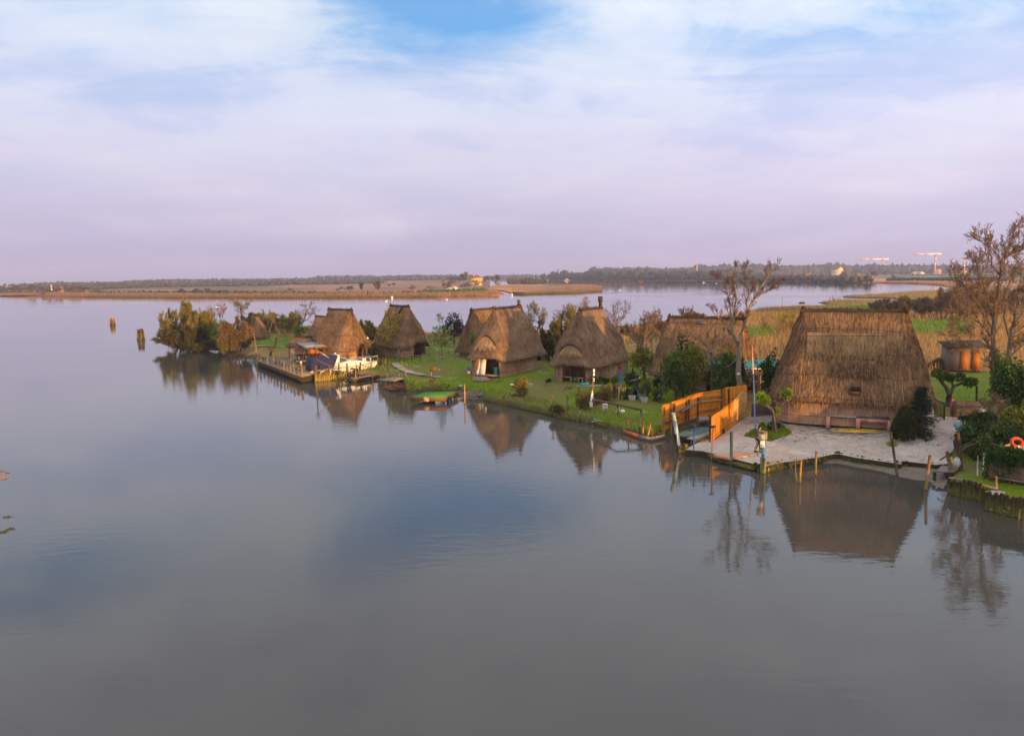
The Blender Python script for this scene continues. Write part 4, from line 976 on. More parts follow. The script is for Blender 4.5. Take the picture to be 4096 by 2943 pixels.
addpart(o, 'pole', m_blue, lambda s_: s_.tube([Vector((0, 0, -.2)), fd * .66], [.055, .05], 8)); addpart(o, 'upper_pole', mat('faded_red_paint', (.52, .20, .20), (.70, .36, .33), 4, .6), lambda s_: s_.tube([fd * .66, fd], [.05, .035], 8))
for i, (k, x0, y0, x1, y1, lb) in enumerate(((7, 777, 1478, 780, 1330, 'dark bare post on the small lawn behind the reed screen'),)): post(lb, k, (x0, y0), (x1, y1), .09, m_postdk, zb=.7)

# ---- pilings along the banks
def pilings(label, group, k, a, b_, n, r, m, h0, h1, jit=.06, z=0.0):
    A0, B0 = G(k, *a, z), G(k, *b_, z); proto = []
    for v_ in range(3):
        s_ = MB(); s_.tube([(0, 0, -.8), (.01, 0, .5), (0, .01, 1.0)], [r, r * .97, r * .9], 8)
        s_.lathe([(1.0, r * .9), (1.02, r * .5)], 8); proto.append(s_.mesh('piling', m))
    for i in range(n):
        t_ = (i + .5) / n; p_ = A0.lerp(B0, t_) + Vector((rnd.uniform(-jit, jit), rnd.uniform(-jit, jit), 0))
        o = bpy.data.objects.new('piling', proto[i % 3]); col.objects.link(o); o.location = p_; o.scale = (rnd.uniform(.8, 1.15),) * 2 + (h0 + (h1 - h0) * t_ + rnd.uniform(-.16, .14),)
        o.rotation_euler = (rnd.gauss(0, .03), rnd.gauss(0, .03), rnd.uniform(0, 6)); tag(o, label, 'piling', group)
pilings('yellow mossy piling in the row below the white motorboat', 'pilings below the motorboat', 2, (905, 985), (1265, 948), 17, .115, m_pile, 1.0, 1.0, .04)
pilings('brown piling in the row behind the open wooden boat', 'pilings behind the open boat', 2, (1300, 925), (1580, 865), 12, .11, m_piledk, .9, .95, .03)
pilings('dark mossy piling of the timber dock at the left', 'pilings of the timber dock', 2, (235, 765), (735, 952), 26, .13, m_piledk, .75, .75)
pilings('mossy piling at the boat end of the timber dock', 'pilings at the dock end', 2, (745, 955), (865, 915), 8, .13, m_pile, .7, .7)
pilings('dark piling in the longer upper bank wall at the right', 'pilings of the upper bank wall', 8, (1070, 1020), (1450, 1112), 22, .085, m_piledk, .85, .95, .05)
pilings('mossy piling in the lowest bank wall at the right edge', 'pilings of the lowest bank wall', 8, (1475, 1198), (1900, 1302), 26, .088, m_piledk, .95, 1.0, .05)
pilings('stubby piling along the front of the concrete quay', 'pilings along the quay front', 5, (560, 1492), (990, 1612), 14, .13, m_piledk, .3, .38, .06)
pilings('stubby piling right of the blue post on the quay edge', 'pilings beside the blue post', 6, (330, 1500), (470, 1462), 6, .15, m_pile, .45, .5, .06)
pilings('thin piling along the curved right part of the quay', 'pilings along the curved quay', 6, (1000, 1385), (1530, 1475), 18, .09, m_piledk, .3, .45, .05)
pilings('stub at the quay notch beside the mud', 'stubs at the quay notch', 6, (950, 1385), (1010, 1385), 4, .12, m_piledk, .55, .5, .05)
pilings('stub piling near the foot of the pale blue post', 'stubs at the slip mouth', 25, (265, 1395), (480, 1400), 4, .15, m_pile, .5, .5, .08)
pilings('dark piling under the straight right end of the quay', 'pilings of the quay end', 8, (575, 735), (930, 760), 16, .09, m_piledk, .3, .32, .04)
# timber edging boards
def board(label, k, pts, z0, h, m, th=.08, name='bank_board'):
    P = [G(kk, x, y, 0) for kk, x, y in pts] if k is None else [G(k, x, y, 0) for x, y in pts]
    s_ = MB()
    for a, b_ in zip(P[:-1], P[1:]): s_.beam(a + Vector((0, 0, z0 + h / 2)), b_ + Vector((0, 0, z0 + h / 2)), th, h)
    return tag(s_.obj(name, m), label, 'retaining board')
m_board = algaemat('bank_board_wood', (.07, .055, .02), (.14, .115, .04), .0, .75, (.05, .05, .008), (.13, .12, .018))
board('long mossy retaining board along the lawn bank below the two middle huts', None, [(3, 1530, 1203), (3, 1800, 1263), (4, 400, 1262), (4, 530, 1288)], -.3, .85, m_board)
board('mossy retaining board along the lawn from the double post to the stones', None, [(4, 535, 1290), (4, 690, 1326), (4, 800, 1350), (4, 930, 1374), (4, 1080, 1414)], -.3, .75, m_board)
board('capping beam on the yellow pilings below the motorboat', None, [(2, 885, 960), (2, 1250, 915), (2, 1590, 830)], 1.0, .14, m_greyw, .45, 'capping_beam')
board('timber edge beam of the left dock', None, [(2, 225, 755), (2, 735, 938)], .62, .22, m_piledk, .3, 'capping_beam')
board('capping plank on the upper bank wall at the right', None, [(8, 1062, 1006), (8, 1120, 1010), (8, 1590, 1130)], .8, .07, m_greyw, .2, 'capping_beam')
board('timber edge of the quay from the blue post to the notch', None, [(6, 330, 1498), (6, 480, 1458), (6, 950, 1375)], .1, .24, m_board, .16)
board('timber edge of the curved quay front', None, [(6, 1000, 1378), (6, 1130, 1412), (6, 1350, 1448), (6, 1530, 1472)], .1, .24, m_board, .14)
board('dark timber edge along the left quay front', None, [(5, 450, 1450), (5, 560, 1492), (5, 700, 1546), (5, 940, 1604)], .05, .28, m_board, .14)
o = thing('plank_frame', 'broken frame of old planks at the water edge below the lawn', 'plank frame', (0, 0, 0))
for pts in (((1235, 1440), (1380, 1490)), ((1390, 1495), (1510, 1520)), ((1515, 1520), (1655, 1492)), ((1500, 1480), (1640, 1470))):
    addpart(o, 'plank', m_redw if pts[0][0] == 1235 else m_greyw, lambda s_: s_.beam(G(4, *pts[0], .18), G(4, *pts[1], .18), .07, .3))
# ------------------------------------------------------------------ boats
def hullmb(L, B, sheer, keel=-.3, flare=.72, nose=.42, ns=14, deck=None):
    """hull along +x from transom (0) to bow (L)"""
    s_ = MB(); V = []
    for i in range(ns + 1):
        t_ = i / ns; b_ = B / 2 * (1 - max(0, (t_ - nose) / (1 - nose)) ** 2.3) * (.9 + .1 * min(1, t_ / .3)); b_ = max(b_, .015)
        z = sheer(t_); kz = keel + (z - keel) * max(0, (t_ - .75) / .25) ** 2 * .8; x_ = L * t_
        V += [(x_, -b_, z), (x_ - .0, -b_ * flare, kz + .18), (x_, 0, kz), (x_, b_ * flare, kz + .18), (x_, b_, z)]
    F = [(i * 5 + j, i * 5 + j + 1, i * 5 + 6 + j, i * 5 + 5 + j) for i in range(ns) for j in range(4)] + [(0, 4, 3, 2, 1)]
    s_.add(V, F)
    if deck is not None:
        k = len(s_.f); s_.add([(x, y * .97, z - deck) for x, y, z in V], [(i * 5, i * 5 + 5, i * 5 + 9, i * 5 + 4) for i in range(ns)], m=1)
    return s_
def textpart(txt, size, loc, rot, m, parent):
    cu_ = bpy.data.curves.new('lettering', 'FONT'); cu_.body = txt; cu_.size = size; cu_.extrude = .008; cu_.materials.append(m)
    t_ = bpy.data.objects.new('tmp', cu_); col.objects.link(t_); me = bpy.data.meshes.new_from_object(t_.evaluated_get(bpy.context.evaluated_depsgraph_get())); bpy.data.objects.remove(t_)
    o = bpy.data.objects.new('lettering', me); col.objects.link(o); o.parent = parent; o.location = loc; o.rotation_euler = rot; return o
MBt = thing('motorboat', 'white cabin motorboat with navy canvas canopy, moored between timber pilings', 'boat', (-24.7, 90.4, 0.1), R_(29))
hs = lambda t_: .95 + .42 * t_ ** 1.5
hull_ = hullmb(8.7, 2.7, hs, deck=.02).obj('hull', [m_gel, m_gel], MBt)
addpart(hull_, 'rubbing_strake', m_greyw, lambda s_: [s_.beam((8.7 * a, -1.36 * (1 - max(0, (a - .42) / .58) ** 2.3), hs(a) - .06), (8.7 * (a + .08), -1.36 * (1 - max(0, (a + .08 - .42) / .58) ** 2.3), hs(a + .08) - .06), .05, .07) for a in np.arange(0, .9, .08)])
for x_, w_ in ((5.0, .5), (6.0, .32), (6.9, .2)):
    yy = -1.35 * (1 - max(0, (x_ / 8.7 - .42) / .58) ** 2.3); addpart(hull_, 'porthole', m_dark, lambda s_: s_.blob((x_, yy * .94, hs(x_ / 8.7) - .33), (w_ / 2, .07, .11), 2, 0))
textpart('CGG', .34, (2.75, -1.335, 1.08), (R_(90), 0, 0), m_ink, hull_)
def cab(s_):
    xs_ = [3.3, 4.4, 5.4, 6.6, 7.7]; zt = [1.55, 1.78, 1.74, 1.58, 1.42]; wd_ = [1.22, 1.16, 1.05, .74, .35]; V = []
    for x_, z, b_ in zip(xs_, zt, wd_): zb = hs(x_ / 8.7) - .04; V += [(x_, -b_, zb), (x_, -b_ * .86, z), (x_, b_ * .86, z), (x_, b_, zb)]
    s_.add(V, [(i * 4 + j, i * 4 + j + 1, i * 4 + 5 + j, i * 4 + 4 + j) for i in range(4) for j in range(3)] + [(0, 3, 2, 1), (16, 17, 18, 19)])
addpart(MBt, 'cabin', m_gel, cab)
def canopy(s_):
    pr = [(-.05, 1.0, 1.25), (0.05, 2.1, 1.12), (.5, 2.28, 1.05), (2.2, 2.52, 1.0), (3.3, 2.45, 1.0)]; V = []
    for x_, zt_, b_ in pr: V += [(x_, -1.27, 1.0), (x_, -b_ * 1.02, zt_ - .2), (x_, -b_ * .8, zt_), (x_, 0, zt_ + .06), (x_, b_ * .8, zt_), (x_, b_ * 1.02, zt_ - .2), (x_, 1.27, 1.0)]
    s_.add(V, [(i * 7 + j, i * 7 + j + 1, i * 7 + 8 + j, i * 7 + 7 + j) for i in range(4) for j in range(6)] + [tuple(range(6, -1, -1))])
    s_.add([(3.3, -.9, 2.42), (3.3, .9, 2.42), (4.4, .85, 2.2), (4.4, -.85, 2.2), (3.3, -.9, 2.36), (3.3, .9, 2.36), (4.4, .85, 2.14), (4.4, -.85, 2.14)], [(0, 1, 2, 3), (7, 6, 5, 4), (2, 6, 7, 3), (0, 3, 7, 4)])
addpart(MBt, 'canopy', m_navy, canopy)
addpart(MBt, 'radar_arch', m_gel, lambda s_: [s_.add([(2.7, y - .05, 1.05), (3.4, y - .05, 1.05), (3.55, y * .9 - .05, 2.5), (3.35, y * .9 - .05, 2.5), (2.7, y + .05, 1.05), (3.4, y + .05, 1.05), (3.55, y * .9 + .05, 2.5), (3.35, y * .9 + .05, 2.5)], [(0, 1, 2, 3), (7, 6, 5, 4), (0, 4, 5, 1), (1, 5, 6, 2), (2, 6, 7, 3), (3, 7, 4, 0)]) for y in (-1.3, 1.3)] + [s_.box((3.45, 0, 2.52), (.2, 2.4, .08)), s_.blob((3.4, .2, 2.68), (.13, .13, .1), 1, 0)])
addpart(MBt, 'wind_screen', m_glass, lambda s_: [s_.add([(3.5, -1.12, 1.62), (4.6, -1.0, 1.78), (4.25, -.9, 2.12), (3.55, -.98, 2.28)], [(0, 1, 2, 3)]), s_.add([(4.62, -1.0, 1.8), (4.62, 1.0, 1.8), (4.3, .85, 2.14), (4.3, -.85, 2.14)], [(0, 1, 2, 3)]), s_.add([(3.5, 1.12, 1.62), (4.6, 1.0, 1.78), (4.25, .9, 2.12), (3.55, .98, 2.28)], [(3, 2, 1, 0)])])
addpart(MBt, 'screen_frame', m_white, lambda s_: [s_.beam((4.62, -1.0, 1.8), (4.28, -.88, 2.16), .05, .05), s_.beam((4.28, -.88, 2.16), (4.28, .88, 2.16), .05, .05), s_.beam((4.62, -1.0, 1.8), (5.9, -.85, 1.70), .04, .04), s_.beam((3.5, -1.0, 2.3), (4.28, -.88, 2.16), .05, .05)])
addpart(MBt, 'bow_rail', m_chrome, lambda s_: [s_.tube([(5.2, sg * 1.1, 1.7), (6.0, sg * 1.05, 1.95), (7.6, sg * .6, 2.0), (8.75, sg * .05, 2.05)], .022, 5) for sg in (-1, 1)] + [s_.tube([(x_, -b_, 1.25), (x_, -b_, 1.98)], .018, 5) for x_, b_ in ((6.4, .95), (7.3, .68), (8.1, .35))])
for x_, y_ in ((6.7, -.5), (6.95, -.55), (7.75, -.25)): addpart(MBt, 'fender', m_white, lambda s_: s_.lathe([(1.42, .02), (1.47, .11), (1.85, .12), (1.95, .04)], 8, (x_, y_, 0)))
addpart(MBt, 'swim_platform', m_greyw, lambda s_: s_.box((-.45, 0, .32), (.95, 2.0, .06)))
pl0 = G(2, 890, 985, 0); plT = atY(2, 884, 606, pl0.y) - pl0
o = thing('mooring_post', 'tall double mooring pole with a small box on top at the stern of the motorboat', 'post', pl0, 0)
addpart(o, 'pole', m_pile, lambda s_: s_.tube([(0, 0, -.6), plT * .50], [.2, .15], 8)); addpart(o, 'upper_pole', m_rust, lambda s_: s_.tube([plT * .42, plT], [.07, .055], 6)); addpart(o, 'box', m_lead, lambda s_: s_.box(plT + Vector((0, 0, .05)), (.42, .2, .34)))
addpart(o, 'boom', m_chrome, lambda s_: s_.tube([plT * .98, atY(2, 1035, 712, pl0.y + 1.0) - pl0], .045, 5))
tag(addpart(None, 'mooring_rope', m_greyw, lambda s_: s_.tube([pl0 + plT * .7 + (Vector((5.2, 1.6, 0)) * f_) + Vector((0, 0, -1.5 * math.sin(math.pi * min(1, f_ * 1.1)) * .6 - .5 * f_)) for f_ in np.linspace(0, .75, 9)], .02, 4)), 'slack rope hanging before the navy canopy of the motorboat', 'rope')
for i, (x0, y0, x1, y1, m__, lb) in enumerate(((1040, 972, 1037, 795, m_pile, 'pointed mooring post before the navy canopy'), (1242, 950, 1241, 772, m_postdk, 'dark ragged post before the cabin windscreen'), (1395, 920, 1392, 765, m_postdk, 'dark post with a thin foot before the portholes'), (1588, 850, 1586, 690, m_post, 'grey post at the bow of the motorboat'), (1604, 855, 1594, 612, m_rust, 'rusty lamp pole at the bow of the motorboat'),
      (1649, 948, 1648, 785, m_post, 'tall yellow footed pole behind the open wooden boat'), (1646, 830, 1647, 708, m_postdk, 'dark bankside post right of the motorboat bow'), (1682, 835, 1679, 715, m_post, 'ragged pale bankside post right of the motorboat bow'), (1706, 885, 1700, 682, m_rust, 'thin rust red pole by the path to the boats'), (1752, 822, 1749, 725, m_postdk, 'stout grey post where the path reaches the fence'),
      (1339, 992, 1340, 850, m_bric, 'yellow pole at the stern of the open wooden boat'), (1531, 980, 1533, 845, m_post, 'slim pole amidships of the open wooden boat'), (1694, 1018, 1694, 885, m_woodlt, 'pale stake at the front of the rickety jetty'), (1836, 985, 1834, 878, m_woodlt, 'pale stake at the back of the rickety jetty'))):
    post(lb, 2, (x0, y0), (x1, y1), .11 if m__ in (m_pile, m_postdk) and i < 4 else .06, m__, zb=0 if y0 > 900 else .5)
post('leaning fishing pole tied to the jetty stakes', 2, (1925, 950), (1858, 755), .06, m_greyw, zb=.5)
for j, (x0, y0, x1, y1) in enumerate(((1905, 985, 1888, 905), (1918, 985, 1918, 880), (1790, 1025, 1800, 910), (1775, 1025, 1782, 935), (1815, 1025, 1822, 955), (1928, 1120, 1926, 1080), (1943, 1120, 1944, 1078))): post('thin broken reed stake around the rickety jetty', 2, (x0, y0), (x1, y1), .05, m_bric if j > 4 else m_post, group='broken stakes at the jetty', name='stake', cat='stake')
s0, s1 = G(2, 1295, 990, 0), G(2, 1748, 905, 0); d = s1 - s0
SK = thing('rowing_boat', 'open wooden boat with red gunwale, plank deck and a black outboard motor', 'boat', s0, math.atan2(d.y, d.x))
Ls = d.length; hh = lambda t_: .42 + .35 * max(0, (t_ - .55) / .45) ** 2
hl = hullmb(Ls, 1.55, hh, keel=-.2, flare=.8, nose=.6, deck=.05).obj('hull', [m_piledk, m_greyw], SK)
addpart(hl, 'gunwale', mat('dark_red_paint', (.13, .025, .02), (.22, .05, .04), 3, .6), lambda s_: [s_.beam((Ls * a, sg * .78 * (1 - max(0, (a - .6) / .4) ** 2.3), hh(a)), (Ls * (a + .1), sg * .78 * (1 - max(0, (a + .1 - .6) / .4) ** 2.3), hh(a + .1)), .06, .09) for a in np.arange(0, .95, .1) for sg in (-1, 1)])
om = addpart(SK, 'outboard_motor', m_black, lambda s_: [s_.blob((-.35, 0, .95), (.32, .22, .30), 2, .08), s_.box((-.3, 0, .35), (.2, .14, .9)), s_.beam((-.35, 0, .5), (-1.25, -.05, .12), .13, .16)])
addpart(om, 'propeller', m_chrome, lambda s_: [s_.blob((-1.35, -.05, .12), (.07, .17, .05), 1, 0), s_.blob((-1.35, -.05, .12), (.07, .05, .17), 1, 0)])
# boat under grey cover in the slip
s0, s1 = G(25, 300, 1085, .35), G(25, 800, 985, .35); d = s1 - s0; Ls = d.length + .6
SB = thing('covered_boat', 'small boat under a grey green cover lying in the fenced slip', 'boat', (s1.x + .35, s1.y + .1, .05), math.atan2(-d.y, -d.x))
hl = hullmb(Ls, 1.75, lambda t_: .42, keel=-.25, nose=.45).obj('hull', m_postdk, SB)
def cover(s_):
    V = []
    for i in range(13):
        t_ = i / 12; b_ = .93 * (1 - max(0, (t_ - .45) / .55) ** 2.3) + .02; x_ = Ls * t_ * 1.015
        V += [(x_, -b_, .38), (x_, -b_ * .96, .47), (x_, 0, .60 - .08 * t_), (x_, b_ * .96, .47), (x_, b_, .38)]
    s_.add(V, [(i * 5 + j, i * 5 + j + 1, i * 5 + 6 + j, i * 5 + 5 + j) for i in range(12) for j in range(4)] + [(0, 4, 3, 2, 1)])
addpart(SB, 'cover', m_tarp, cover)
addpart(SB, 'cover_panel', mat('dark_teal_tarp', (.035, .085, .09), (.06, .12, .13), 2, .6), lambda s_: s_.add([(.15, -.72, .525), (.15, 0, .615), (.15, .72, .525), (Ls * .55, .72, .515), (Ls * .55, 0, .595), (Ls * .55, -.72, .515)], [(0, 1, 4, 5), (1, 2, 3, 4)]))
g0, g1 = G(25, 500, 1135, .4), G(25, 840, 1000, .55)
o = thing('gangway', 'grey plank gangway on short legs beside the covered boat', 'gangway', (0, 0, 0))
addpart(o, 'plank', m_conc, lambda s_: s_.beam(g0, g1, .75, .07)); addpart(o, 'side_beam', m_bric, lambda s_: s_.beam(g0 + Vector((.2, -.35, -.12)), g1 + Vector((.2, -.35, -.12)), .1, .14))
for t_ in (.02, .22): p_ = g0.lerp(g1, t_); addpart(o, 'leg', m_greyw, lambda s_: s_.tube([p_ + Vector((0, 0, -1.0)), p_], .05, 6))
# planks and floating platform
P4 = [G(3, 685, 1158, .62), G(3, 1068, 1168, .62), G(3, 1225, 1090, .62), G(3, 845, 1102, .62)]
c0 = sum(P4, Vector()) / 4; FPm = thing('floating_platform', 'floating platform of artificial turf in a red-brown frame on blue barrels', 'platform', (c0.x, c0.y, 0))
L4 = [(p_.x - c0.x, p_.y - c0.y) for p_ in P4]
m_turf = mat('artificial_turf', (.055, .19, .015), (.085, .26, .025), 3, .9)
addpart(FPm, 'frame', mat('red_brown_board', (.11, .04, .022), (.20, .075, .04), 3, .7, (1, 1, 4)), lambda s_: s_.prism([(x * 1.01, y * 1.01) for x, y in L4], .28, .61)); addpart(FPm, 'turf', m_turf, lambda s_: s_.prism([(x * .985, y * .985) for x, y in L4], .60, .64))
addpart(FPm, 'bumper', m_woodlt, lambda s_: [s_.box((Vector(L4[0]).lerp(Vector(L4[1]), .47).to_3d() + Vector((0, -.06, .42))), (.55, .06, .36)), s_.box((Vector(L4[0]).lerp(Vector(L4[1]), .44).to_3d() + Vector((0, -.10, .5))), (.2, .06, .4))])
for t_ in (.1, .38, .62, .9):
    p_ = Vector(L4[1]).lerp(Vector(L4[2]), t_).to_3d() * .95; addpart(FPm, 'barrel', m_blue, lambda s_: s_.tube([p_ + Vector((-.9, .3, .08)), p_ + Vector((.05, -.05, .06))], .2, 10))
o = thing('jetty', 'rickety low jetty of grey boards on crooked legs beside the open boat', 'jetty', (0, 0, 0))
jt = [G(2, 1570, 962, .55), G(2, 1800, 975, .55), G(2, 1985, 925, .55), G(2, 1850, 918, .55)]
addpart(o, 'deck', m_greyw, lambda s_: s_.prism([(p_.x, p_.y) for p_ in jt], .50, .58))
for t_ in ((1600, 980), (1640, 1000), (1700, 1000), (1800, 1005), (1850, 985)): p_ = G(2, *t_, 0); addpart(o, 'leg', m_piledk, lambda s_: s_.tube([p_ + Vector((0, .2, -.6)), p_ + Vector((.05, .2, .5))], .07, 6))
o = thing('jetty', 'small grey jetty on mossy legs at the right end of the quay', 'jetty', (0, 0, 0))
jt = [G(8, 940, 765, .62), G(8, 1130, 775, .62), G(8, 1190, 735, .62), G(8, 1000, 705, .62)]
addpart(o, 'deck', m_greyw, lambda s_: s_.prism([(p_.x, p_.y) for p_ in jt], .52, .62))
for p_ in jt[:3]: addpart(o, 'leg', m_piledk, lambda s_: s_.tube([(p_.x * .998, p_.y + .08, -.6), (p_.x * .998, p_.y + .08, .52)], .10, 7))
dk = sheet(PX([(5, 640, 1483), (5, 760, 1508), (5, 915, 1478), (5, 790, 1452)], .52), ZQ + .11, .13)
m_deck = mat('orange_deck_boards', (.42, .19, .11), (.56, .29, .18), 3, .6, (.5, 12, 1), .2)
tag(dk.obj('wooden_deck', [m_deck, m_deck]), 'orange brown wooden deck laid on the quay corner near the water', 'deck')
for i, (x0, y0, x1, y1) in enumerate(((770, 1512, 850, 1500), (860, 1492, 960, 1475))): tag(addpart(None, 'beam', m_greyw, lambda s_: s_.beam(G(5, x0, y0, ZQ + .06), G(5, x1, y1, ZQ + .06), .16, .12)), ('grey beam lying in front of the wooden deck', 'dark beam poking out from the right end of the wooden deck')[i], 'beam')
# driftwood and rubble
def sticks(label, k, x0, x1, y0, y1, n, ln, z=.15, m=m_greyw, cat='driftwood', name='driftwood', ht=.4):
    s_ = MB()
    for _ in range(n):
        p_ = G(k, rnd.uniform(x0, x1), rnd.uniform(y0, y1), z) + Vector((0, 0, rnd.uniform(-.1, ht))); a = rnd.gauss(0, .7); l_ = rnd.uniform(.4, 1) * ln
        d_ = Vector((math.cos(a), math.sin(a), rnd.gauss(0, .12))) * l_ / 2; s_.tube([p_ - d_, p_ + Vector((0, 0, rnd.uniform(-.08, .08))), p_ + d_], rnd.uniform(.02, .05), 4)
    return tag(s_.obj(name, m), label, cat, kind='stuff')
sticks('tangle of brown driftwood below the rickety jetty', 2, 1700, 1895, 1040, 1085, 90, 1.8, .1, m_wood)
sticks('heap of grey driftwood against the bank behind the turf platform', 3, 1240, 1510, 1130, 1180, 70, 2.4, .1)
sticks('loose roots and twigs under the leaning tamarisks', 1, 1100, 1400, 860, 890, 60, 2.2, .1, m_wood)
def rocks(label, k, x0, x1, y0, y1, n, r, z=.4, m=m_conc, name='rubble'):
    s_ = MB()
    for i in range(n): s_.blob(G(k, rnd.uniform(x0, x1), rnd.uniform(y0, y1), z), (rnd.uniform(.4, 1) * r, rnd.uniform(.4, 1) * r, rnd.uniform(.3, .6) * r), 1, .5, i)
    return tag(s_.obj(name, m), label, 'rubble', kind='stuff')
rocks('pale rubble on the bank below the warning sign', 4, 930, 1080, 1300, 1345, 60, .2, .35)
rocks('rubble along the back of the boat slip', 25, 630, 830, 700, 760, 14, .45, .35)
def stone(label, k, x, y, r, z=.7, m=m_conc, seed=1, name='boulder', cat='rock'):
    s_ = MB(); s_.blob((0, 0, r[2] * .3), r, 2, .35, seed); return tag(s_.obj(name, m, loc=G(k, x, y, z)), label, cat)
stone('flat brown boulder lying on the lawn below the white board hut', 3, 1495, 978, (1.1, .75, .42), .7, mat('brown_stone', (.17, .115, .085), (.28, .20, .15), 2, .9, bump=.4))
stone('pale slab of stone behind the brown boulder', 3, 1455, 950, (.6, .45, .15), .7, m_conc, 3)
stone('pinkish rock beside the blue pot at the hut corner', 3, 1352, 893, (.28, .25, .3), .7, m_pink, 4)
stone('small pale stone on the lawn edge near the turf platform', 3, 1252, 1035, (.3, .2, .14), .6, m_conc, 5)
stone('little stone on the lawn in front of the benches hut', 3, 2048, 1020, (.28, .2, .13), .7, m_conc, 6)
stone('flat grey slab on the grass before the lowest piling wall', 8, 1640, 1015, (.75, .5, .07), .7, m_conc, 8)
# objects on the lawn
o = thing('birdhouse', 'small wooden box on a stake on the lawn beside the path', 'box', G(3, 922, 915, .7)); addpart(o, 'pole', m_woodlt, lambda s_: s_.tube([(0, 0, -.1), (0, 0, .5)], .04, 6)); addpart(o, 'box', m_wood, lambda s_: [s_.box((.25, 0, .75), (.68, .4, .48)), s_.box((.25, 0, 1.0), (.74, .46, .04))])
o = thing('upturned_tub', 'white tub tipped over on the lawn, rust brown below', 'tub', G(3, 1872, 1068, .7)); addpart(o, 'rim', m_white, lambda s_: s_.box((0, 0, .42), (.95, .6, .07), mat=Matrix.Rotation(.2, 3, 'Y'))); addpart(o, 'body', m_redw, lambda s_: s_.lathe([(0, .25), (.38, .42)], 10, (0.05, 0, 0)))
o = tag(addpart(None, 'flower_pot', m_blue, lambda s_: s_.lathe([(0, .13), (.1, .2), (.32, .2), (.5, .1), (.55, .14)], 10)), 'blue glazed pot at the corner of the white board hut', 'pot'); o.location = G(3, 1340, 872, .7)
tb = thing('garden_table', 'low wooden table with a teal box on it behind the lit lamp post', 'table', G(4, 925, 1062, .7))
addpart(tb, 'tabletop', m_greyw, lambda s_: s_.box((0, 0, .72), (2.9, .9, .07)))
for x_ in (-1.25, 0, 1.25): addpart(tb, 'leg', m_wood, lambda s_: [s_.beam((x_, -.38, 0), (x_, .1, .70), .07, .1), s_.beam((x_, .38, 0), (x_, -.1, .70), .07, .1)])
bx = tag(addpart(None, 'storage_box', mat('teal_plastic', (.01, .20, .20), (.02, .28, .27)), lambda s_: [s_.box((0, 0, .13), (.78, .45, .24)), s_.box((0, 0, .02), (.82, .5, .04), m=0)]), 'teal box standing on the low wooden table', 'box'); bx.location = Vector(tb.location) + Vector((-.75, 0, .755))
o = thing('picket_fence', 'short crooked fence piece of split pickets in the bank garden', 'fence', G(4, 1133, 1148, .6)); n_ = 12
for i in range(n_): addpart(o, 'picket', m_woodlt if i % 3 else m_wood, lambda s_: s_.beam((-1.0 + 2.0 * i / (n_ - 1), rnd.uniform(-.05, .05), -.05), (-1.1 + 2.2 * i / (n_ - 1) + rnd.uniform(-.05, .05), 0, 1.05 + rnd.uniform(0, .35) + .25 * (i == 9)), .03, .11))
addpart(o, 'rail', m_wood, lambda s_: s_.beam((-1.0, .06, .6), (1.0, .06, .65), .04, .06))
for x_, y_, lb in ((1322, 1140, 'square stone flower pot on the lawn, the left one of two'), (1445, 1160, 'square stone flower pot on the lawn, the right one of two')):
    o = thing('flower_pot', lb, 'pot', G(4, x_, y_, .7)); addpart(o, 'pot', m_conc, lambda s_: [s_.add([(sx * r_, sy * r_, z) for z, r_ in ((0, .2), (.5, .32), (.5, .24), (.42, .24)) for sx, sy in ((-1, -1), (1, -1), (1, 1), (-1, 1))], [(j * 4 + i, j * 4 + (i + 1) % 4, j * 4 + 4 + (i + 1) % 4, j * 4 + 4 + i) for j in range(3) for i in range(4)])]); addpart(o, 'soil', m_dark, lambda s_: s_.box((0, 0, .42), (.46, .46, .03)))
o = thing('stove', 'black metal barbecue stove with a sloping hood between the clipped bushes', 'stove', G(4, 1350, 1118, .7)); addpart(o, 'body', m_black, lambda s_: [s_.box((0, 0, .95), (.34, .34, 1.5)), s_.box((0, 0, .1), (.5, .45, .2))]); addpart(o, 'hood', m_black, lambda s_: s_.add([(-.45, -.3, 1.62), (.4, -.3, 1.85), (.4, .3, 1.85), (-.45, .3, 1.62), (-.45, -.3, 1.55), (.4, -.3, 1.72), (.4, .3, 1.72), (-.45, .3, 1.55)], [(0, 1, 2, 3), (4, 7, 6, 5), (0, 4, 5, 1), (2, 6, 7, 3), (1, 5, 6, 2), (0, 3, 7, 4)])); addpart(o, 'knob', m_white, lambda s_: s_.blob((.42, -.1, 1.92), .07, 1, 0))
o = thing('cloth_rack', 'blue ropes hung on stakes behind the stone flower pots', 'rack', G(4, 1410, 1128, .7)); addpart(o, 'stakes', m_postdk, lambda s_: [s_.tube([(x_, 0, 0), (x_, 0, 1.2)], .035, 5) for x_ in (-.2, .35)]); addpart(o, 'rope', m_blue, lambda s_: [s_.tube([(-.45, -.05, 1.15), (-.15, -.06, .55), (-.05, -.06, .1)], .05, 5), s_.tube([(.35, -.05, 1.1), (.4, -.05, .1)], .05, 5)])
o = thing('blue_ribbon_pole', 'stick wrapped in long bright blue ribbons near the side door', 'pole', G(4, 1207, 1010, .7)); addpart(o, 'pole', m_greyw, lambda s_: s_.tube([(-.05, 0, 0), (-.1, 0, 1.75)], .03, 5)); addpart(o, 'ribbon', mat('bright_blue_cloth', (.01, .11, .55), (.02, .18, .70)), lambda s_: [s_.tube([(-.15, -.05, 1.8), (-.1, -.06, 1.3), (-.02, -.07, .6), (.05, -.06, .1)], [.06, .12, .09, .04], 6)])
dd = Matrix.Rotation(1.02, 4, 'Z')
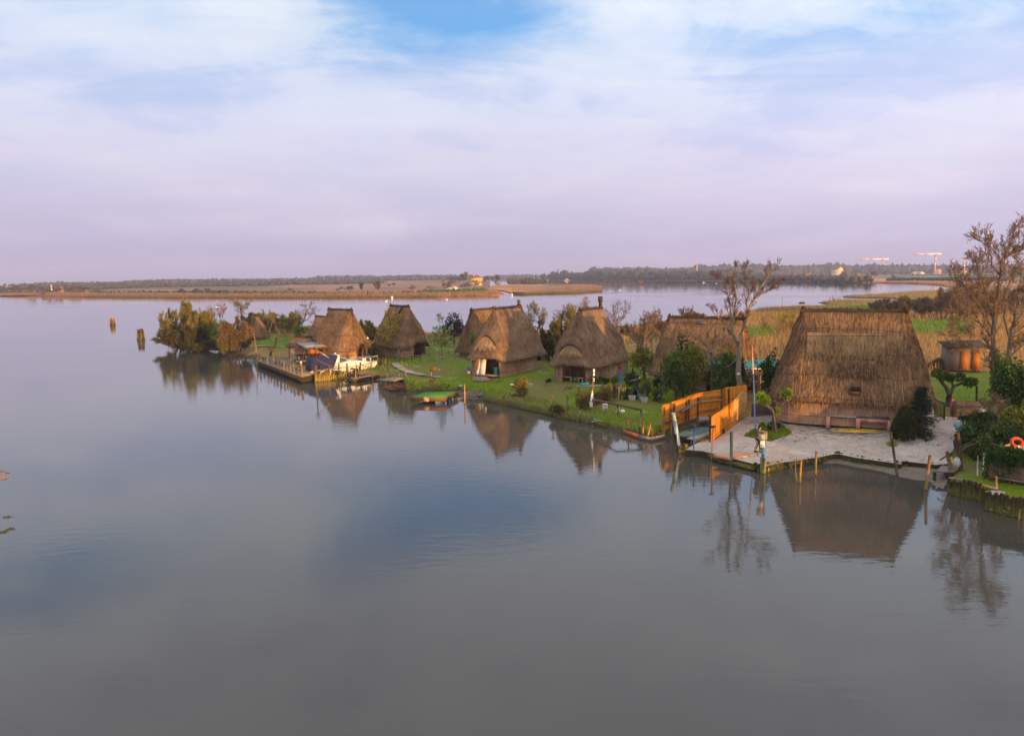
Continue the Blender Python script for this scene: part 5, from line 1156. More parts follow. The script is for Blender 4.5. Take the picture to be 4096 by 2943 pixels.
def inH(cx, cy, x, y, z, rot=1.02): a = Matrix.Rotation(rot, 4, 'Z') @ Vector((x, y, 0)); return Vector((cx + a.x, cy + a.y, z))
# porch things of the two middle huts
o = thing('door_panel', 'tall white board leaning against the porch wall of the wide hut', 'board', inH(-.47, 86.2, -4.55, .55, 1.22), 1.02); addpart(o, 'panel', m_white, lambda s_: [s_.box((.05, .0, .95), (.08, .85, 1.95), mat=Matrix.Rotation(R_(10), 3, 'Y')), s_.box((-.05, .5, .8), (.06, .3, 1.6), mat=Matrix.Rotation(R_(14), 3, 'Y'))])
o = thing('waste_bin', 'dark green bin in the porch beside the white board', 'bin', inH(-.47, 86.2, -4.4, -1.2, 1.22), 1.02); addpart(o, 'body', m_teal, lambda s_: s_.lathe([(0, .2), (.75, .26)], 10)); addpart(o, 'rim', m_teal, lambda s_: s_.lathe([(.75, .3), (.82, .3), (.82, .24)], 10))
for y_, lb, ln in ((.65, 'longer pale wooden bench in the porch of the tall chimney hut', .75), (-1.05, 'short pale wooden stool bench at the right side of the same porch', .35)):
    o = thing('bench', lb, 'bench', inH(8.43, 79.7, -4.5, y_, 1.22), 1.02); addpart(o, 'seat', m_woodlt, lambda s_: s_.box((0, 0, .48), (.4 if ln > .5 else .42, ln * 2, .06)))
    for s2 in (-1, 1): addpart(o, 'leg', m_woodlt, lambda s_: s_.box((0, s2 * (ln - .12), .22), (.36, .07, .44)))
o = thing('watering_can', 'round green glass ball standing on the porch floor between the benches', 'ball', inH(8.43, 79.7, -4.3, -.35, 1.24)); addpart(o, 'ball', m_teal, lambda s_: s_.blob((0, 0, .25), .25, 2, 0)); addpart(o, 'base', m_dark, lambda s_: s_.lathe([(0, .12), (.06, .1)], 8))
o.name = 'glass_ball'
o = thing('ladder', 'pale wooden ladder leaning at the left wall of the tall chimney hut', 'ladder', inH(8.43, 79.7, -4.95, 1.2, 1.15), 1.02)
for s2 in (-1, 1): addpart(o, 'side_rail', m_woodlt, lambda s_: s_.beam((0, s2 * .35, 0), (.1, s2 * .3, 1.95), .06, .08))
addpart(o, 'rungs', m_woodlt, lambda s_: [s_.beam((.0 + .1 * k / 6, -.33, .15 + .3 * k), (.0 + .1 * k / 6, .33, .15 + .3 * k), .04, .05) for k in range(6)])
# rail fences behind the lawn
def rail_fence(label, pts, h, nr, sp, m=m_greyw, r=.05, z=.7, base=None):
    P = [G(k, x, y, z) for k, x, y in pts]; o = thing('rail_fence', label, 'fence', P[0])
    Q = []
    for a, b_ in zip(P[:-1], P[1:]):
        n_ = max(1, round((b_ - a).length / sp)); Q += [a.lerp(b_, j / n_) for j in range(n_)]
    Q.append(P[-1]); Q = [q_ - P[0] for q_ in Q]
    for q_ in Q: hh_ = h * (rnd.uniform(.9, 1.15) if r < .1 else rnd.uniform(.8, 1.5)); addpart(o, 'post', m, lambda s_: s_.tube([q_ + Vector((0, 0, -.4)), q_ + Vector((rnd.gauss(0, .03), 0, hh_))], r, 6))
    for k in range(nr):
        z_ = h * (.92 - .42 * k); addpart(o, 'rail', m, lambda s_: s_.tube([q_ + Vector((0, -.05, z_ + rnd.gauss(0, .03))) for q_ in Q], min(r * .7, .045), 5))
    return o
rail_fence('grey pole fence across the lawn between the sapling hut and the wide hut', [(3, 815, 740), (3, 910, 735), (3, 1020, 725), (3, 1115, 720), (3, 1190, 715)], .95, 2, 3.0)
rail_fence('dark crossed pole fence in front of the sapling hut doorway', [(3, 490, 735), (3, 555, 740), (3, 620, 755), (3, 700, 765), (3, 800, 775)], 1.0, 2, 2.2, m_postdk)
rail_fence('far brown pole fence beyond the green strip of lawn', [(3, 960, 580), (3, 1080, 585), (3, 1190, 590)], 1.1, 3, 2.0, m_postdk)
tag(addpart(None, 'ground_sheet', m_black, lambda s_: s_.prism(PX([(3, 830, 745), (3, 1170, 720), (3, 1170, 695), (3, 830, 725)], .75), .7, .85)), 'black sheet lying along the foot of the lawn fence', 'sheet')
DF = rail_fence('rough post and rail fence on the edge of the left timber dock', [(2, 225, 755), (2, 340, 790), (2, 487, 845), (2, 640, 905), (2, 730, 938)], 1.0, 2, 1.55, m_greyw, .12, z=.6)
post('leaning lamp pole with a flat panel at the outer dock corner', 1, (1440, 925), (1398, 615), .075, m_post, zb=.3, name='lamp_post', cat='lamp post', parts=[('panel', m_lead, lambda s_, d: s_.box(d + Vector((.2, 0, .05)), (.62, .3, .05)))])
for x0, y0, x1, y1, lb in ((723, 955, 721, 800, 'stout dock corner post topped with a red and white lamp'), (222, 760, 213, 665, 'outer dock post topped with a red and white lamp')):
    post(lb, 2, (x0, y0), (x1, y1), .15, m_post, parts=[('lamp', m_redp, lambda s_, d: s_.lathe([(d.z, .14), (d.z + .22, .13), (d.z + .28, .05)], 8, (d.x, d.y, 0))), ('lamp_band', m_white, lambda s_, d: s_.lathe([(d.z + .28, .11), (d.z + .46, .08), (d.z + .55, .05)], 8, (d.x, d.y, 0)))])
post('tall thin leaning stake on the dock behind the fence', 2, (490, 830), (466, 640), .06, m_greyw, zb=.6)
post('stubby pale post on the dock beside the old root', 2, (585, 700), (588, 600), .12, m_post, zb=.8)
rs = thing('tree_root', 'upended brown tree root standing on the dock', 'root', G(2, 372, 690, .8)); addpart(rs, 'root', m_wood, lambda s_: [s_.tube([(0, 0, 0), (.2, 0, .8), (.5, 0, 1.2)], [.3, .25, .2], 7), s_.tube([(.3, 0, .8), (-.3, 0, 1.3)], [.18, .1], 6), s_.tube([(.3, 0, .7), (.9, .1, 1.9), (.95, .1, 2.6)], [.16, .14, .12], 6)])
dkP = PX([(2, 232, 752), (2, 738, 936), (2, 870, 900), (2, 1000, 830), (2, 1490, 770), (2, 1480, 735), (2, 1300, 745), (2, 1000, 745), (2, 650, 700), (2, 480, 700), (2, 240, 700)], .76)
m_yard = mat('dock_earth', (.16, .11, .07), (.30, .225, .155), 1.2, .95, c3=(.09, .10, .03))
dk = MB(); dk.prism(dkP, .1, .78, 0, 1); tag(dk.obj('dock', [m_yard, m_bank]), kind='structure')
# pergola with grey roof, bench and boards
PG = thing('pergola', 'open wooden pergola with flat grey roof on the left dock', 'pergola', G(24, 725, 900, .78), R_(35))
addpart(PG, 'roof', mat('lilac_grey_sheet', (.20, .19, .21), (.33, .31, .34), 2, .6), lambda s_: s_.add([(-.3, -.3, 2.18), (2.5, -.3, 2.18), (2.5, 3.6, 2.52), (-.3, 3.6, 2.52), (-.3, -.3, 2.23), (2.5, -.3, 2.23), (2.5, 3.6, 2.57), (-.3, 3.6, 2.57)], [(3, 2, 1, 0), (4, 5, 6, 7), (0, 1, 5, 4), (1, 2, 6, 5), (2, 3, 7, 6), (3, 0, 4, 7)]))
addpart(PG, 'fascia', m_wood, lambda s_: [s_.beam((-.34, -.33, 2.14), (2.54, -.33, 2.14), .06, .22), s_.beam((-.34, -.33, 2.12), (-.34, 3.6, 2.46), .06, .22)])
for x_, y_ in ((0, 0), (2.2, 0), (0, 3.3), (2.2, 3.3), (0, 1.6)): addpart(PG, 'post', m_wood, lambda s_: s_.box((x_, y_, 1.1 + .04 * y_), (.12, .12, 2.2 + .08 * y_)))
addpart(PG, 'braces', m_wood, lambda s_: [s_.beam((0, 0, 1.6), (.55, 0, 2.1), .07, .07), s_.beam((2.2, 0, 1.6), (1.65, 0, 2.1), .07, .07), s_.beam((0, 3.3, 1.7), (0, 2.7, 2.3), .07, .07)])
o = thing('board_wall', 'bright orange board wall under the pergola roof', 'screen', G(24, 480, 700, .78), R_(18)); addpart(o, 'boards', mat('orange_boards', (.52, .10, .015), (.70, .19, .03), 2, .6, (7, 7, .5)), lambda s_: [s_.box((.1 + .31 * k, 0, 1.35), (.295, .05, 1.5 + .05 * math.sin(k))) for k in range(14)]); addpart(o, 'posts', m_wood, lambda s_: [s_.box((x_, .06, 1.0), (.1, .06, 2.0)) for x_ in (0, 2, 4.2)])
o = thing('dining_table', 'dark table heaped with tools under the pergola', 'table', G(24, 585, 800, .78), R_(30)); addpart(o, 'tabletop', m_wood, lambda s_: s_.box((0, 0, .8), (2.2, .9, .08))); addpart(o, 'clutter', m_dark, lambda s_: [s_.box((rnd.uniform(-.9, .9), rnd.uniform(-.3, .3), .9), (.3, .2, .15)) for _ in range(7)])
for sx in (-1, 1): addpart(o, 'leg', m_wood, lambda s_: s_.box((sx * .95, 0, .38), (.1, .7, .76)))
o = thing('log_bench', 'pale log bench lying in front of the pergola', 'bench', G(24, 610, 880, .78), R_(12)); addpart(o, 'seat', m_woodlt, lambda s_: s_.tube([(-1.2, 0, .3), (1.3, 0, .32)], .17, 8))
for sx in (-1, 1): addpart(o, 'leg', m_wood, lambda s_: s_.box((sx * .9, 0, .1), (.18, .3, .25)))
PB = thing('planter_boat', 'orange wooden boat used as a flower planter on crossed logs', 'planter', G(24, 760, 800, .78), R_(22)); hullmb(4.1, .9, lambda t_: 1.5 + .08 * abs(t_ - .5) * 2, keel=.95, flare=.6, nose=.55, deck=.08).obj('hull', [mat('orange_paint', (.50, .13, .03), (.65, .21, .06), 3, .6), m_dark], PB)
addpart(PB, 'cradle', m_wood, lambda s_: [s_.tube([(.2, 0, 1.2), (2.0, 0, .55), (3.9, 0, 1.2)], .06, 6), s_.box((2, 0, .3), (.5, .4, .6))])
o = tag(addpart(None, 'water_tank', m_white, lambda s_: [s_.lathe([(0, .24), (.5, .26), (.55, .2), (.6, .1)], 10), s_.lathe([(.6, .12), (.66, .12)], 8)]), 'white canister on the dock left of the pergola', 'canister'); o.location = G(24, 392, 730, .78)
tag(addpart(None, 'tarpaulin', mat('brown_tarp', (.30, .16, .08), (.42, .25, .13)), lambda s_: s_.prism(PX([(24, 10, 720), (24, 130, 668), (24, 290, 690), (24, 250, 745), (24, 120, 775)], .86), .77, .86)), 'brown sheet spread on the dock yard behind the fence', 'sheet')
o = thing('chalkboard', 'dark framed board leaning in the doorway of the motorboat hut', 'board', G(2, 1395, 745, .8), R_(-50)); addpart(o, 'panel', m_black, lambda s_: s_.box((0, 0, .95), (.9, .05, 1.85), mat=Matrix.Rotation(R_(-8), 3, 'X'))); addpart(o, 'frame', m_greyw, lambda s_: [s_.beam((x_, -.03, 0), (x_, .22, 1.9), .05, .05) for x_ in (-.47, .47)])
post('wall lamp on a bracket pole behind the round bush', 2, (1480, 700), (1478, 480), .05, m_greyw, zb=.8, name='lamp_post', cat='lamp post', parts=[('lamp', mlit, lambda s_, d: s_.box(d + Vector((-.05, -.1, -.1)), (.22, .16, .2))), ('panel', m_lead, lambda s_, d: s_.box(d + Vector((-.25, 0, .1)), (.7, .4, .05)))])
post('pale post right of the sapling before the arched hut doorway', 3, (548, 740), (547, 575), .09, m_greyw, zb=.7)
post('lamp pole with a white head rising behind the green bushes', 1, (1000, 640), (995, 345), .06, m_greyw, zb=.5, name='lamp_post', cat='lamp post', parts=[('lamp', m_white, lambda s_, d: s_.box(d + Vector((0, 0, -.05)), (.4, .3, .28))), ('lamp_top', m_black, lambda s_, d: s_.box(d + Vector((0, 0, .16)), (.4, .3, .14)))])
post('thin slanting pole standing in the bank bushes', 1, (985, 780), (950, 525), .04, m_greyw)
post('crooked pole on the grass between the small hut and the pergola', 1, (1700, 765), (1680, 560), .06, m_greyw, zb=.7)
o = thing('pole_tripod', 'pale leaning poles set up like a tripod on the grass near the small hut', 'tripod', G(1, 1600, 640, .7)); addpart(o, 'poles', m_woodlt, lambda s_: [s_.tube([(-.8, 0, 0), (.4, 0, 3.0)], .09, 6), s_.tube([(1.4, 0, 0), (.35, 0, 2.9)], .05, 6), s_.tube([(.6, 1.0, 0), (.35, 0, 2.95)], .05, 6)]); addpart(o, 'prop', m_greyw, lambda s_: s_.tube([(2.5, -.2, 0), (3.1, 0, 1.2)], .08, 6))
rail_fence('plank path rail at the left end of the dock', [(1, 1410, 830), (1, 1500, 822), (1, 1640, 818), (1, 1745, 815)], .55, 1, 2.2, m_woodlt, .05, .7)
# things on the quay
BG = thing('garden_kitchen', 'pink masonry work bench with two open bays against the largest hut', 'work bench', (G(6, 1155, 1112, ZQ).x - .1, G(6, 1155, 1112, ZQ).y - .3, G(6, 1155, 1112, ZQ).z - .02), -.41)
Lb = 4.3
for x_ in (-2.0, -.05, 1.95): addpart(BG, 'pier', m_pink, lambda s_: s_.box((x_, 0, .42), (.28 if x_ else .35, .62, .84)))
addpart(BG, 'worktop', m_conc, lambda s_: s_.box((-1.03, .05, .88), (1.85, .72, .08))); addpart(BG, 'lintel', m_pink, lambda s_: s_.box((.95, .0, .72), (1.75, .60, .25))); addpart(BG, 'grill_top', m_lead, lambda s_: [s_.box((.9, .0, .90), (2.1, .66, .07)), s_.box((1.4, -.05, .97), (.9, .4, .06), m=0)])
hose = MB(); pts = []
c0 = G(6, 1165, 1142, ZQ + .04)
for lo_, (ox, oy, rx, ry) in enumerate(((-.9, .25, .85, .55), (.1, -.05, 1.0, .4), (.7, -.05, .95, .42), (-.2, .1, 1.2, .6), (.55, .1, .8, .35), (.1, -.1, .75, .5))):
    for t_ in np.linspace(0, 2 * math.pi, 15): pts.append(c0 + Vector((ox + rx * math.cos(t_ + lo_), oy + ry * math.sin(t_ + lo_) - .4 * ox * .4, .02 + .012 * lo_)))
pts += [c0 + Vector((.85, .55, .1)), atY(6, 1256, 1095, c0.y + 1.0), atY(6, 1262, 1040, c0.y + 1.1), atY(6, 1270, 955, c0.y + 1.25)]
hose.tube(pts, .028, 5); tag(hose.obj('hose', m_yel), 'tangled yellow hose lying on the quay before the pink bench', 'hose')
hose = MB(); hose.tube([G(6, 985, 998, ZQ + .95), G(6, 1010, 996, ZQ + .95), G(6, 1045, 1003, ZQ + .95)], .03, 5); tag(hose.obj('hose', m_yel), 'short end of yellow hose on the left worktop of the pink bench', 'hose')
# sheds behind the reed fence
o = thing('lean_to', 'low lean-to with a blue grey board over its front beam, behind the reed fence', 'shelter', G(27, 215, 885, .7)); bz = o.location
for x_ in (-1.5, 1.55): addpart(o, 'post', m_woodlt, lambda s_: s_.box((x_, 0, 1.0), (.16, .16, 2.0)))
addpart(o, 'beam', mat('blue_grey_board', (.20, .24, .29), (.34, .39, .44), 3, .7), lambda s_: s_.beam((-1.75, -.1, 1.85), (1.6, -.1, 2.05), .06, .34)); addpart(o, 'roof', m_greyw, lambda s_: s_.add([(-1.8, -.15, 2.04), (1.9, -.15, 2.22), (1.9, 1.8, 2.0), (-1.8, 1.8, 1.9)], [(0, 1, 2, 3)]))
o = thing('garden_shed', 'open shed with a ribbed green sheet roof behind the tall bare tree', 'shed', G(27, 1240, 1000, .75) + Vector((0, 2.5, 0))); w_ = 3.1
addpart(o, 'roof', m_teal, lambda s_: [s_.add([(-w_ + .4 * k, -1, 2.3 + .05 * (k % 2)) for k in range(16)] + [(-w_ + .4 * k, 1.2, 2.75 + .05 * (k % 2)) for k in range(16)], [(k, k + 1, 17 + k, 16 + k) for k in range(15)])])
addpart(o, 'gutter', m_white, lambda s_: s_.beam((-w_, -1.05, 2.22), (w_, -1.05, 2.22), .08, .1)); addpart(o, 'fringe', m_brfence, lambda s_: s_.box((0, -1.0, 1.85), (6.2, .05, .5)))
for x_ in (-2.9, -1, 1.2, 2.6): addpart(o, 'post', m_greyw, lambda s_: s_.box((x_, -.9, 1.05), (.14, .14, 2.1)))
addpart(o, 'back_wall', m_dark, lambda s_: s_.box((0, 1.0, 1.0), (6.2, .1, 2.0))); addpart(o, 'shelf', m_greyw, lambda s_: s_.box((.6, -.6, 1.0), (3.6, .5, .06)))
p_ = G(27, 1300, 640, 2.9); o = thing('birdhouse', 'little painted house model standing above the green shed roof', 'box', p_ + Vector((0, 3.6, -.35))); addpart(o, 'body', m_lead, lambda s_: s_.box((0, 0, .3), (2.0, .5, .6))); addpart(o, 'roof', m_redp, lambda s_: [s_.beam((.15, -.28, .55), (.55, -.28, .95), .05, .08), s_.beam((.95, -.28, .55), (.55, -.28, .95), .05, .08)])
rt = G(7, 780, 1225, .75)
SH = thing('shed', 'grey board shed with bright orange doors behind the tall bare tree at the right', 'shed', rt + Vector((0, 1.2, 0)), -.25)
addpart(SH, 'wall', mat('old_shed_boards', (.12, .085, .065), (.22, .17, .13), 2, .9, (7, 7, .6)), lambda s_: s_.box((-.45, 1.2, 1.25), (3.5, 2.4, 2.5))); addpart(SH, 'roof', m_thdk, lambda s_: s_.add([(-2.5, -.5, 2.56), (1.6, -.5, 2.70), (1.6, 2.8, 3.1), (-2.5, 2.8, 2.95), (-2.5, -.5, 2.44), (1.6, -.5, 2.58), (1.6, 2.8, 2.98), (-2.5, 2.8, 2.83)], [(0, 1, 2, 3), (7, 6, 5, 4), (0, 4, 5, 1), (1, 5, 6, 2), (3, 2, 6, 7), (0, 3, 7, 4)]))
m_od = mat('orange_door_wood', (.24, .075, .008), (.36, .13, .018), 2, .6, (8, 8, .4))
for x_ in (-.6, .52): addpart(SH, 'door', m_od, lambda s_: s_.box((x_, -.03, 1.1), (.84, .08, 1.95)))
# right corner: ivy shed, lifebuoy, rolls, ladders
i0, i1 = G(8, 1500, 880, .65), G(8, 1900, 940, .65)
IV = thing('ivy_shed', 'low reed walled shed overgrown with ivy at the right edge', 'shed', (i0.x, i0.y, .65), math.atan2(i1.y - i0.y, i1.x - i0.x)); Li = (i1 - i0).length + 1.2
addpart(IV, 'wall', m_reedw, lambda s_: s_.add([(0, 0, .1), (Li, 0, .1), (Li, 0, 1.75), (0, 0, 1.75), (0, 3, .1), (0, 3, 1.75)], [(0, 1, 2, 3), (4, 0, 3, 5)], [[(0, 0), (Li, 0), (Li, 1.7), (0, 1.7)], [(0, 0), (3, 0), (3, 1.7), (0, 1.7)]]))
addpart(IV, 'sill_beam', m_greyw, lambda s_: s_.beam((.3, -.1, .42), (Li, -.1, .42), .12, .08)); addpart(IV, 'footing', m_piledk, lambda s_: [s_.tube([(.2 + .28 * k, -.05, -.3), (.2 + .28 * k, -.05, .36)], .13, 7) for k in range(int(Li / .28))])
addpart(IV, 'roof_sheet', m_white, lambda s_: [s_.add([(1.7 + .12 * k, .3, 1.86 + .03 * (k % 2)) for k in range(22)] + [(1.7 + .12 * k, 1.6, 2.0 + .03 * (k % 2)) for k in range(22)], [(k, k + 1, 23 + k, 22 + k) for k in range(21)])])
addpart(IV, 'roof_pole', m_woodlt, lambda s_: s_.tube([(-.1, .7, 1.9), (Li, 1.1, 2.1)], .06, 6)); addpart(IV, 'roof_pole', m_woodlt, lambda s_: s_.tube([(.1, .2, 1.85), (2.2, .9, 1.98)], .06, 6)); addpart(IV, 'roof_board', m_woodlt, lambda s_: s_.add([(1.1, .6, 1.98), (1.9, .6, 2.0), (1.95, 2.2, 2.35), (1.6, 2.2, 2.35)], [(0, 1, 2, 3)]))
P, D = [], []
for _ in range(2600):
    x_ = rnd.uniform(-.1, Li); z_ = 1.85 - abs(rnd.gauss(0, .28)) - (rnd.random() < .22) * rnd.uniform(0, 1.3) * (.5 + .5 * math.sin(x_ * 3)); P.append((x_, -.06 - abs(rnd.gauss(0, .07)), z_)); D.append((rnd.gauss(0, 1), -1, rnd.gauss(-.3, .6)))
for _ in range(700): P.append((-.1 - abs(rnd.gauss(0, .08)), rnd.uniform(-.1, 2.5), rnd.uniform(.2, 1.8))); D.append((-1, rnd.gauss(0, .6), rnd.gauss(-.3, .6)))
for _ in range(1600): P.append((rnd.uniform(-.1, Li), rnd.uniform(-.1, .5), 1.86 + abs(rnd.gauss(0, .1)))); D.append((rnd.gauss(0, 1), -.6, rnd.gauss(.4, .5)))
m_ivy = leafmat('ivy_leaf', (.018, .05, .010), (.06, .13, .022))
addpart(IV, 'ivy', m_ivy, lambda s_: s_.blades(P, D, rng.uniform(.1, .2, len(P)), rng.uniform(.08, .15, len(P))))
lb0 = atY(8, 1815, 462, i0.y + 2.4)
o = thing('lifebuoy', 'orange life ring lying on the roof of the ivy shed', 'lifebuoy', lb0); addpart(o, 'ring', m_orange, lambda s_: s_.tube([(math.cos(a) * .30, .15 * math.sin(a), math.sin(a) * .22) for a in np.linspace(0, 2 * math.pi, 21)], .10, 8)); addpart(o, 'grab_band', m_white, lambda s_: s_.tube([(math.cos(a) * .30, .15 * math.sin(a), math.sin(a) * .22) for a in np.linspace(4.5, 4.8, 4)], .105, 8))
r0, r1 = G(8, 1445, 440, .9) + Vector((0, 1, .4)), G(8, 1690, 370, .9) + Vector((0, 1.4, .9))
o = thing('rolled_net', 'long dark rolled net lying on the hedge behind the ivy shed', 'net', (0, 0, 0)); addpart(o, 'roll', mat('dark_net', (.015, .015, .02), (.06, .06, .07), 9, .8, bump=.5), lambda s_: s_.tube([r0, r0.lerp(r1, .3), r0.lerp(r1, .7), r1], [.2, .32, .35, .3], 12)); addpart(o, 'strap', m_teal, lambda s_: s_.tube([r0 + Vector((-.05, 0, 0)), r0 + Vector((.04, 0, 0))], .14, 10))
l0, l1 = G(8, 1405, 170, .9), atY(8, 1480, 75, G(8, 1405, 170, .9).y + .6)
o = thing('ladder', 'aluminium ladder leaning in the hedge near the reed screen', 'ladder', (0, 0, 0))
for s2 in (-.22, .22): addpart(o, 'side_rail', m_chrome, lambda s_: s_.beam(l0 + Vector((s2, 0, 0)), l1 + Vector((s2, .1, 0)), .05, .08))
addpart(o, 'rungs', m_chrome, lambda s_: [s_.beam(l0.lerp(l1, k / 7) + Vector((-.22, 0, 0)), l0.lerp(l1, k / 7) + Vector((.22, .05, 0)), .04, .04) for k in range(1, 7)])
tag(addpart(None, 'step_plank', m_greyw, lambda s_: [s_.box(G(8, 1385, 180, 1.0), (2.2, .4, .06)), s_.box(G(8, 1385, 190, .86), (2.1, .35, .06))]), 'grey planks stacked at the foot of the aluminium ladder', 'planks')
hs_ = MB(); c0 = G(8, 1345, 165, 1.05); hs_.tube([c0 + Vector((math.cos(a) * (1.0 + .03 * k), -.1, .55 * math.sin(a) + .1)) for k in range(3) for a in np.linspace(0, 6.0, 14)], .03, 5); tag(hs_.obj('hose', m_teal), 'coil of teal hose leaning on the brown reed screen', 'hose')
tag(addpart(None, 'tarpaulin', mat('pale_blue_tarp', (.13, .22, .27), (.22, .33, .38)), lambda s_: s_.blob(G(8, 1262, 300, 1.2), (.6, .8, .35), 2, .4, 3)), 'pale blue crumpled sheet on the hedge beside the quay', 'sheet')
o = tag(addpart(None, 'net_bag', mat('white_net_bag', (.42, .42, .38), (.60, .60, .56), 6), lambda s_: s_.lathe([(0, .03), (.08, .16), (.3, .22), (.55, .15), (.68, .05)], 10)), 'white string bag hung on the dark stump by the jetty', 'bag'); o.location = G(8, 1155, 740, .72)
o = tag(addpart(None, 'bottle', m_yel, lambda s_: s_.lathe([(0, .1), (.25, .1), (.32, .04), (.38, .04)], 8)), 'small yellow bottle on the jetty beside the white bag', 'bottle'); o.location = G(8, 1102, 680, .72)
tag(addpart(None, 'net_cover', mat('dark_green_net', (.008, .028, .026), (.02, .05, .045), 6), lambda s_: [s_.blob(G(8, 1190, 560, .6) + Vector((.35, .6, .3)), (.25, .6, .4), 2, .5, 4)]), 'dark green net draped along the hedge beside the quay', 'net')
# ------------------------------------------------------------------ plants
m_bark = mat('grey_bark', (.11, .082, .062), (.21, .16, .12), 5, .9, (2, 2, .5), .5)
m_barkdk = mat('dark_bark', (.045, .032, .024), (.10, .075, .055), 5, .9, (2, 2, .5), .5)
m_barklt = mat('pale_bark', (.15, .115, .08), (.28, .22, .15), 4, .85, (2, 2, .5), .4)
m_twig = mat('brown_twig', (.075, .052, .040), (.16, .115, .085), 3, .9)
m_twigor = mat('tawny_twig', (.13, .088, .052), (.25, .175, .105), 3, .9)
m_twiggr = mat('greyish_twig', (.13, .10, .085), (.24, .19, .155), 3, .9)
m_bud = mat('dark_red_bud', (.07, .035, .025), (.14, .07, .045), 5, .8)
m_lolive = leafmat('olive_leaf', (.13, .12, .018), (.34, .28, .05))
m_ldolive = leafmat('dark_olive_leaf', (.050, .052, .018), (.13, .115, .036))
m_lyel = leafmat('yellow_green_leaf', (.26, .22, .014), (.52, .44, .03))
m_lgreen = leafmat('fresh_green_leaf', (.085, .16, .012), (.22, .31, .035))
m_lbright = leafmat('bright_green_leaf', (.10, .20, .008), (.22, .34, .02))
m_ldark = leafmat('evergreen_leaf', (.016, .040, .010), (.055, .105, .022))
m_lmid = leafmat('bay_leaf', (.035, .078, .010), (.13, .20, .025))
m_lbay = leafmat('golden_bay_leaf', (.07, .09, .010), (.30, .27, .03))
m_lpurp = leafmat('dark_bronze_leaf', (.012, .014, .016), (.045, .04, .035), .35)
m_lbrown = leafmat('dry_scrub_leaf', (.12, .078, .036), (.27, .185, .085))
m_lthuja = leafmat('thuja_leaf', (.018, .030, .008), (.06, .08, .018))
m_lspr = leafmat('spruce_needle', (.006, .022, .012), (.022, .055, .028))
def grow(rg, out, p_, d, L, r, lev, P):
    n = P.get('seg', 4); pts = [p_]; rad = [r]
    for i in range(n):
        d = (d + Vector((rg.gauss(0, 1), rg.gauss(0, 1), rg.gauss(0, 1))) * P['wob'] + Vector((0, 0, P['up'][min(lev, len(P['up']) - 1)]))).normalized()
        p_ = p_ + d * (L / n); pts.append(p_); rad.append(r * (1 - (i + 1) / n * P.get('tap', .6)))
    out.append((lev, pts, rad))
    if lev < P['lev']:
        nc = P['nch'][min(lev, len(P['nch']) - 1)]
        for c in range(nc):
            t_ = P['t0'][min(lev, len(P['t0']) - 1)]; t_ = t_ + (1 - t_) * (c + rg.random()) / nc
            f_ = t_ * n; i = min(int(f_), n - 1); q_ = pts[i].lerp(pts[i + 1], f_ - i); dd_ = (pts[i + 1] - pts[i]).normalized()
            ax = dd_.orthogonal().normalized(); ax = Matrix.Rotation(rg.uniform(0, 2 * math.pi), 3, dd_) @ ax
            ang = P['ang'] * rg.uniform(.7, 1.3); nd = (Matrix.Rotation(ang, 3, ax) @ dd_)
            grow(rg, out, q_, nd, L * P['lr'] * rg.uniform(.65, 1.2) * (1.15 - .45 * t_), rad[i] * P.get('rr', .55), lev + 1, P)
def skel_mesh(sk, trunk, crown, tl, minr=.008, ns=(7, 5, 4, 3)):
    for lev, pts, rad in sk: (trunk if lev <= tl else crown).tube(pts, [max(x, minr) for x in rad], ns[min(lev, 3)], 0, lev == 0)
def plant(name, label, base, sk, tl, mt, mcr, leaf=None, group=None, cat='tree', minr=.01, seed=0, buds=None):
    """sk in coordinates local to the base; leaf = (material, per twig count, length, width, spread, droop)"""
    root = thing(name, label, cat, base, 0, group); T, Cn = MB(), MB(); skel_mesh(sk, T, Cn, tl, minr)
    if T.f: T.obj('trunk', mt, root)
    mats_ = [mcr]
    mx_ = max(l for l, _, _ in sk)
    if leaf:
        ml, cnt, ll, lw, spd, dr = leaf; mats_.append(ml); P, D = [], []
        for lev, pts, rad in sk:
            if lev < mx_ - (1 if cnt > 3 else 0): continue
            c_ = cnt if lev == mx_ else cnt // 2
            for _ in range(c_):
                i = rnd.randrange(len(pts) - 1); q_ = pts[i].lerp(pts[i + 1], rnd.random()); dd_ = (pts[i + 1] - pts[i]).normalized()
                P.append(q_ + Vector((rnd.gauss(0, spd), rnd.gauss(0, spd), rnd.gauss(0, spd)))); D.append(dd_ + Vector((rnd.gauss(0, .6), rnd.gauss(0, .6), rnd.gauss(0, .6) + dr)))
        n_ = len(P); Cn.blades(P, D, rng.uniform(.6, 1.3, n_) * ll, rng.uniform(.7, 1.2, n_) * lw, m=1)
    if buds:
        mats_.append(buds[0]); k = len(mats_) - 1; P, D = [], []
        for lev, pts, rad in sk:
            if lev < mx_: continue
            for _ in range(buds[1]): P.append(pts[-1] + Vector((rnd.gauss(0, .03), rnd.gauss(0, .03), rnd.gauss(0, .03)))); D.append((rnd.gauss(0, 1), rnd.gauss(0, 1), .8 + rnd.gauss(0, .6)))
        Cn.blades(P, D, buds[2], buds[2] * .55, m=k)
    if Cn.f: Cn.obj('crown', mats_, root)
    return root
BARE = dict(lev=4, wob=.13, up=(.05, .09, .10, .12), nch=(7, 6, 5, 4), t0=(.35, .25, .25, .3), ang=.75, lr=.55, rr=.55, seg=4, tap=.55)
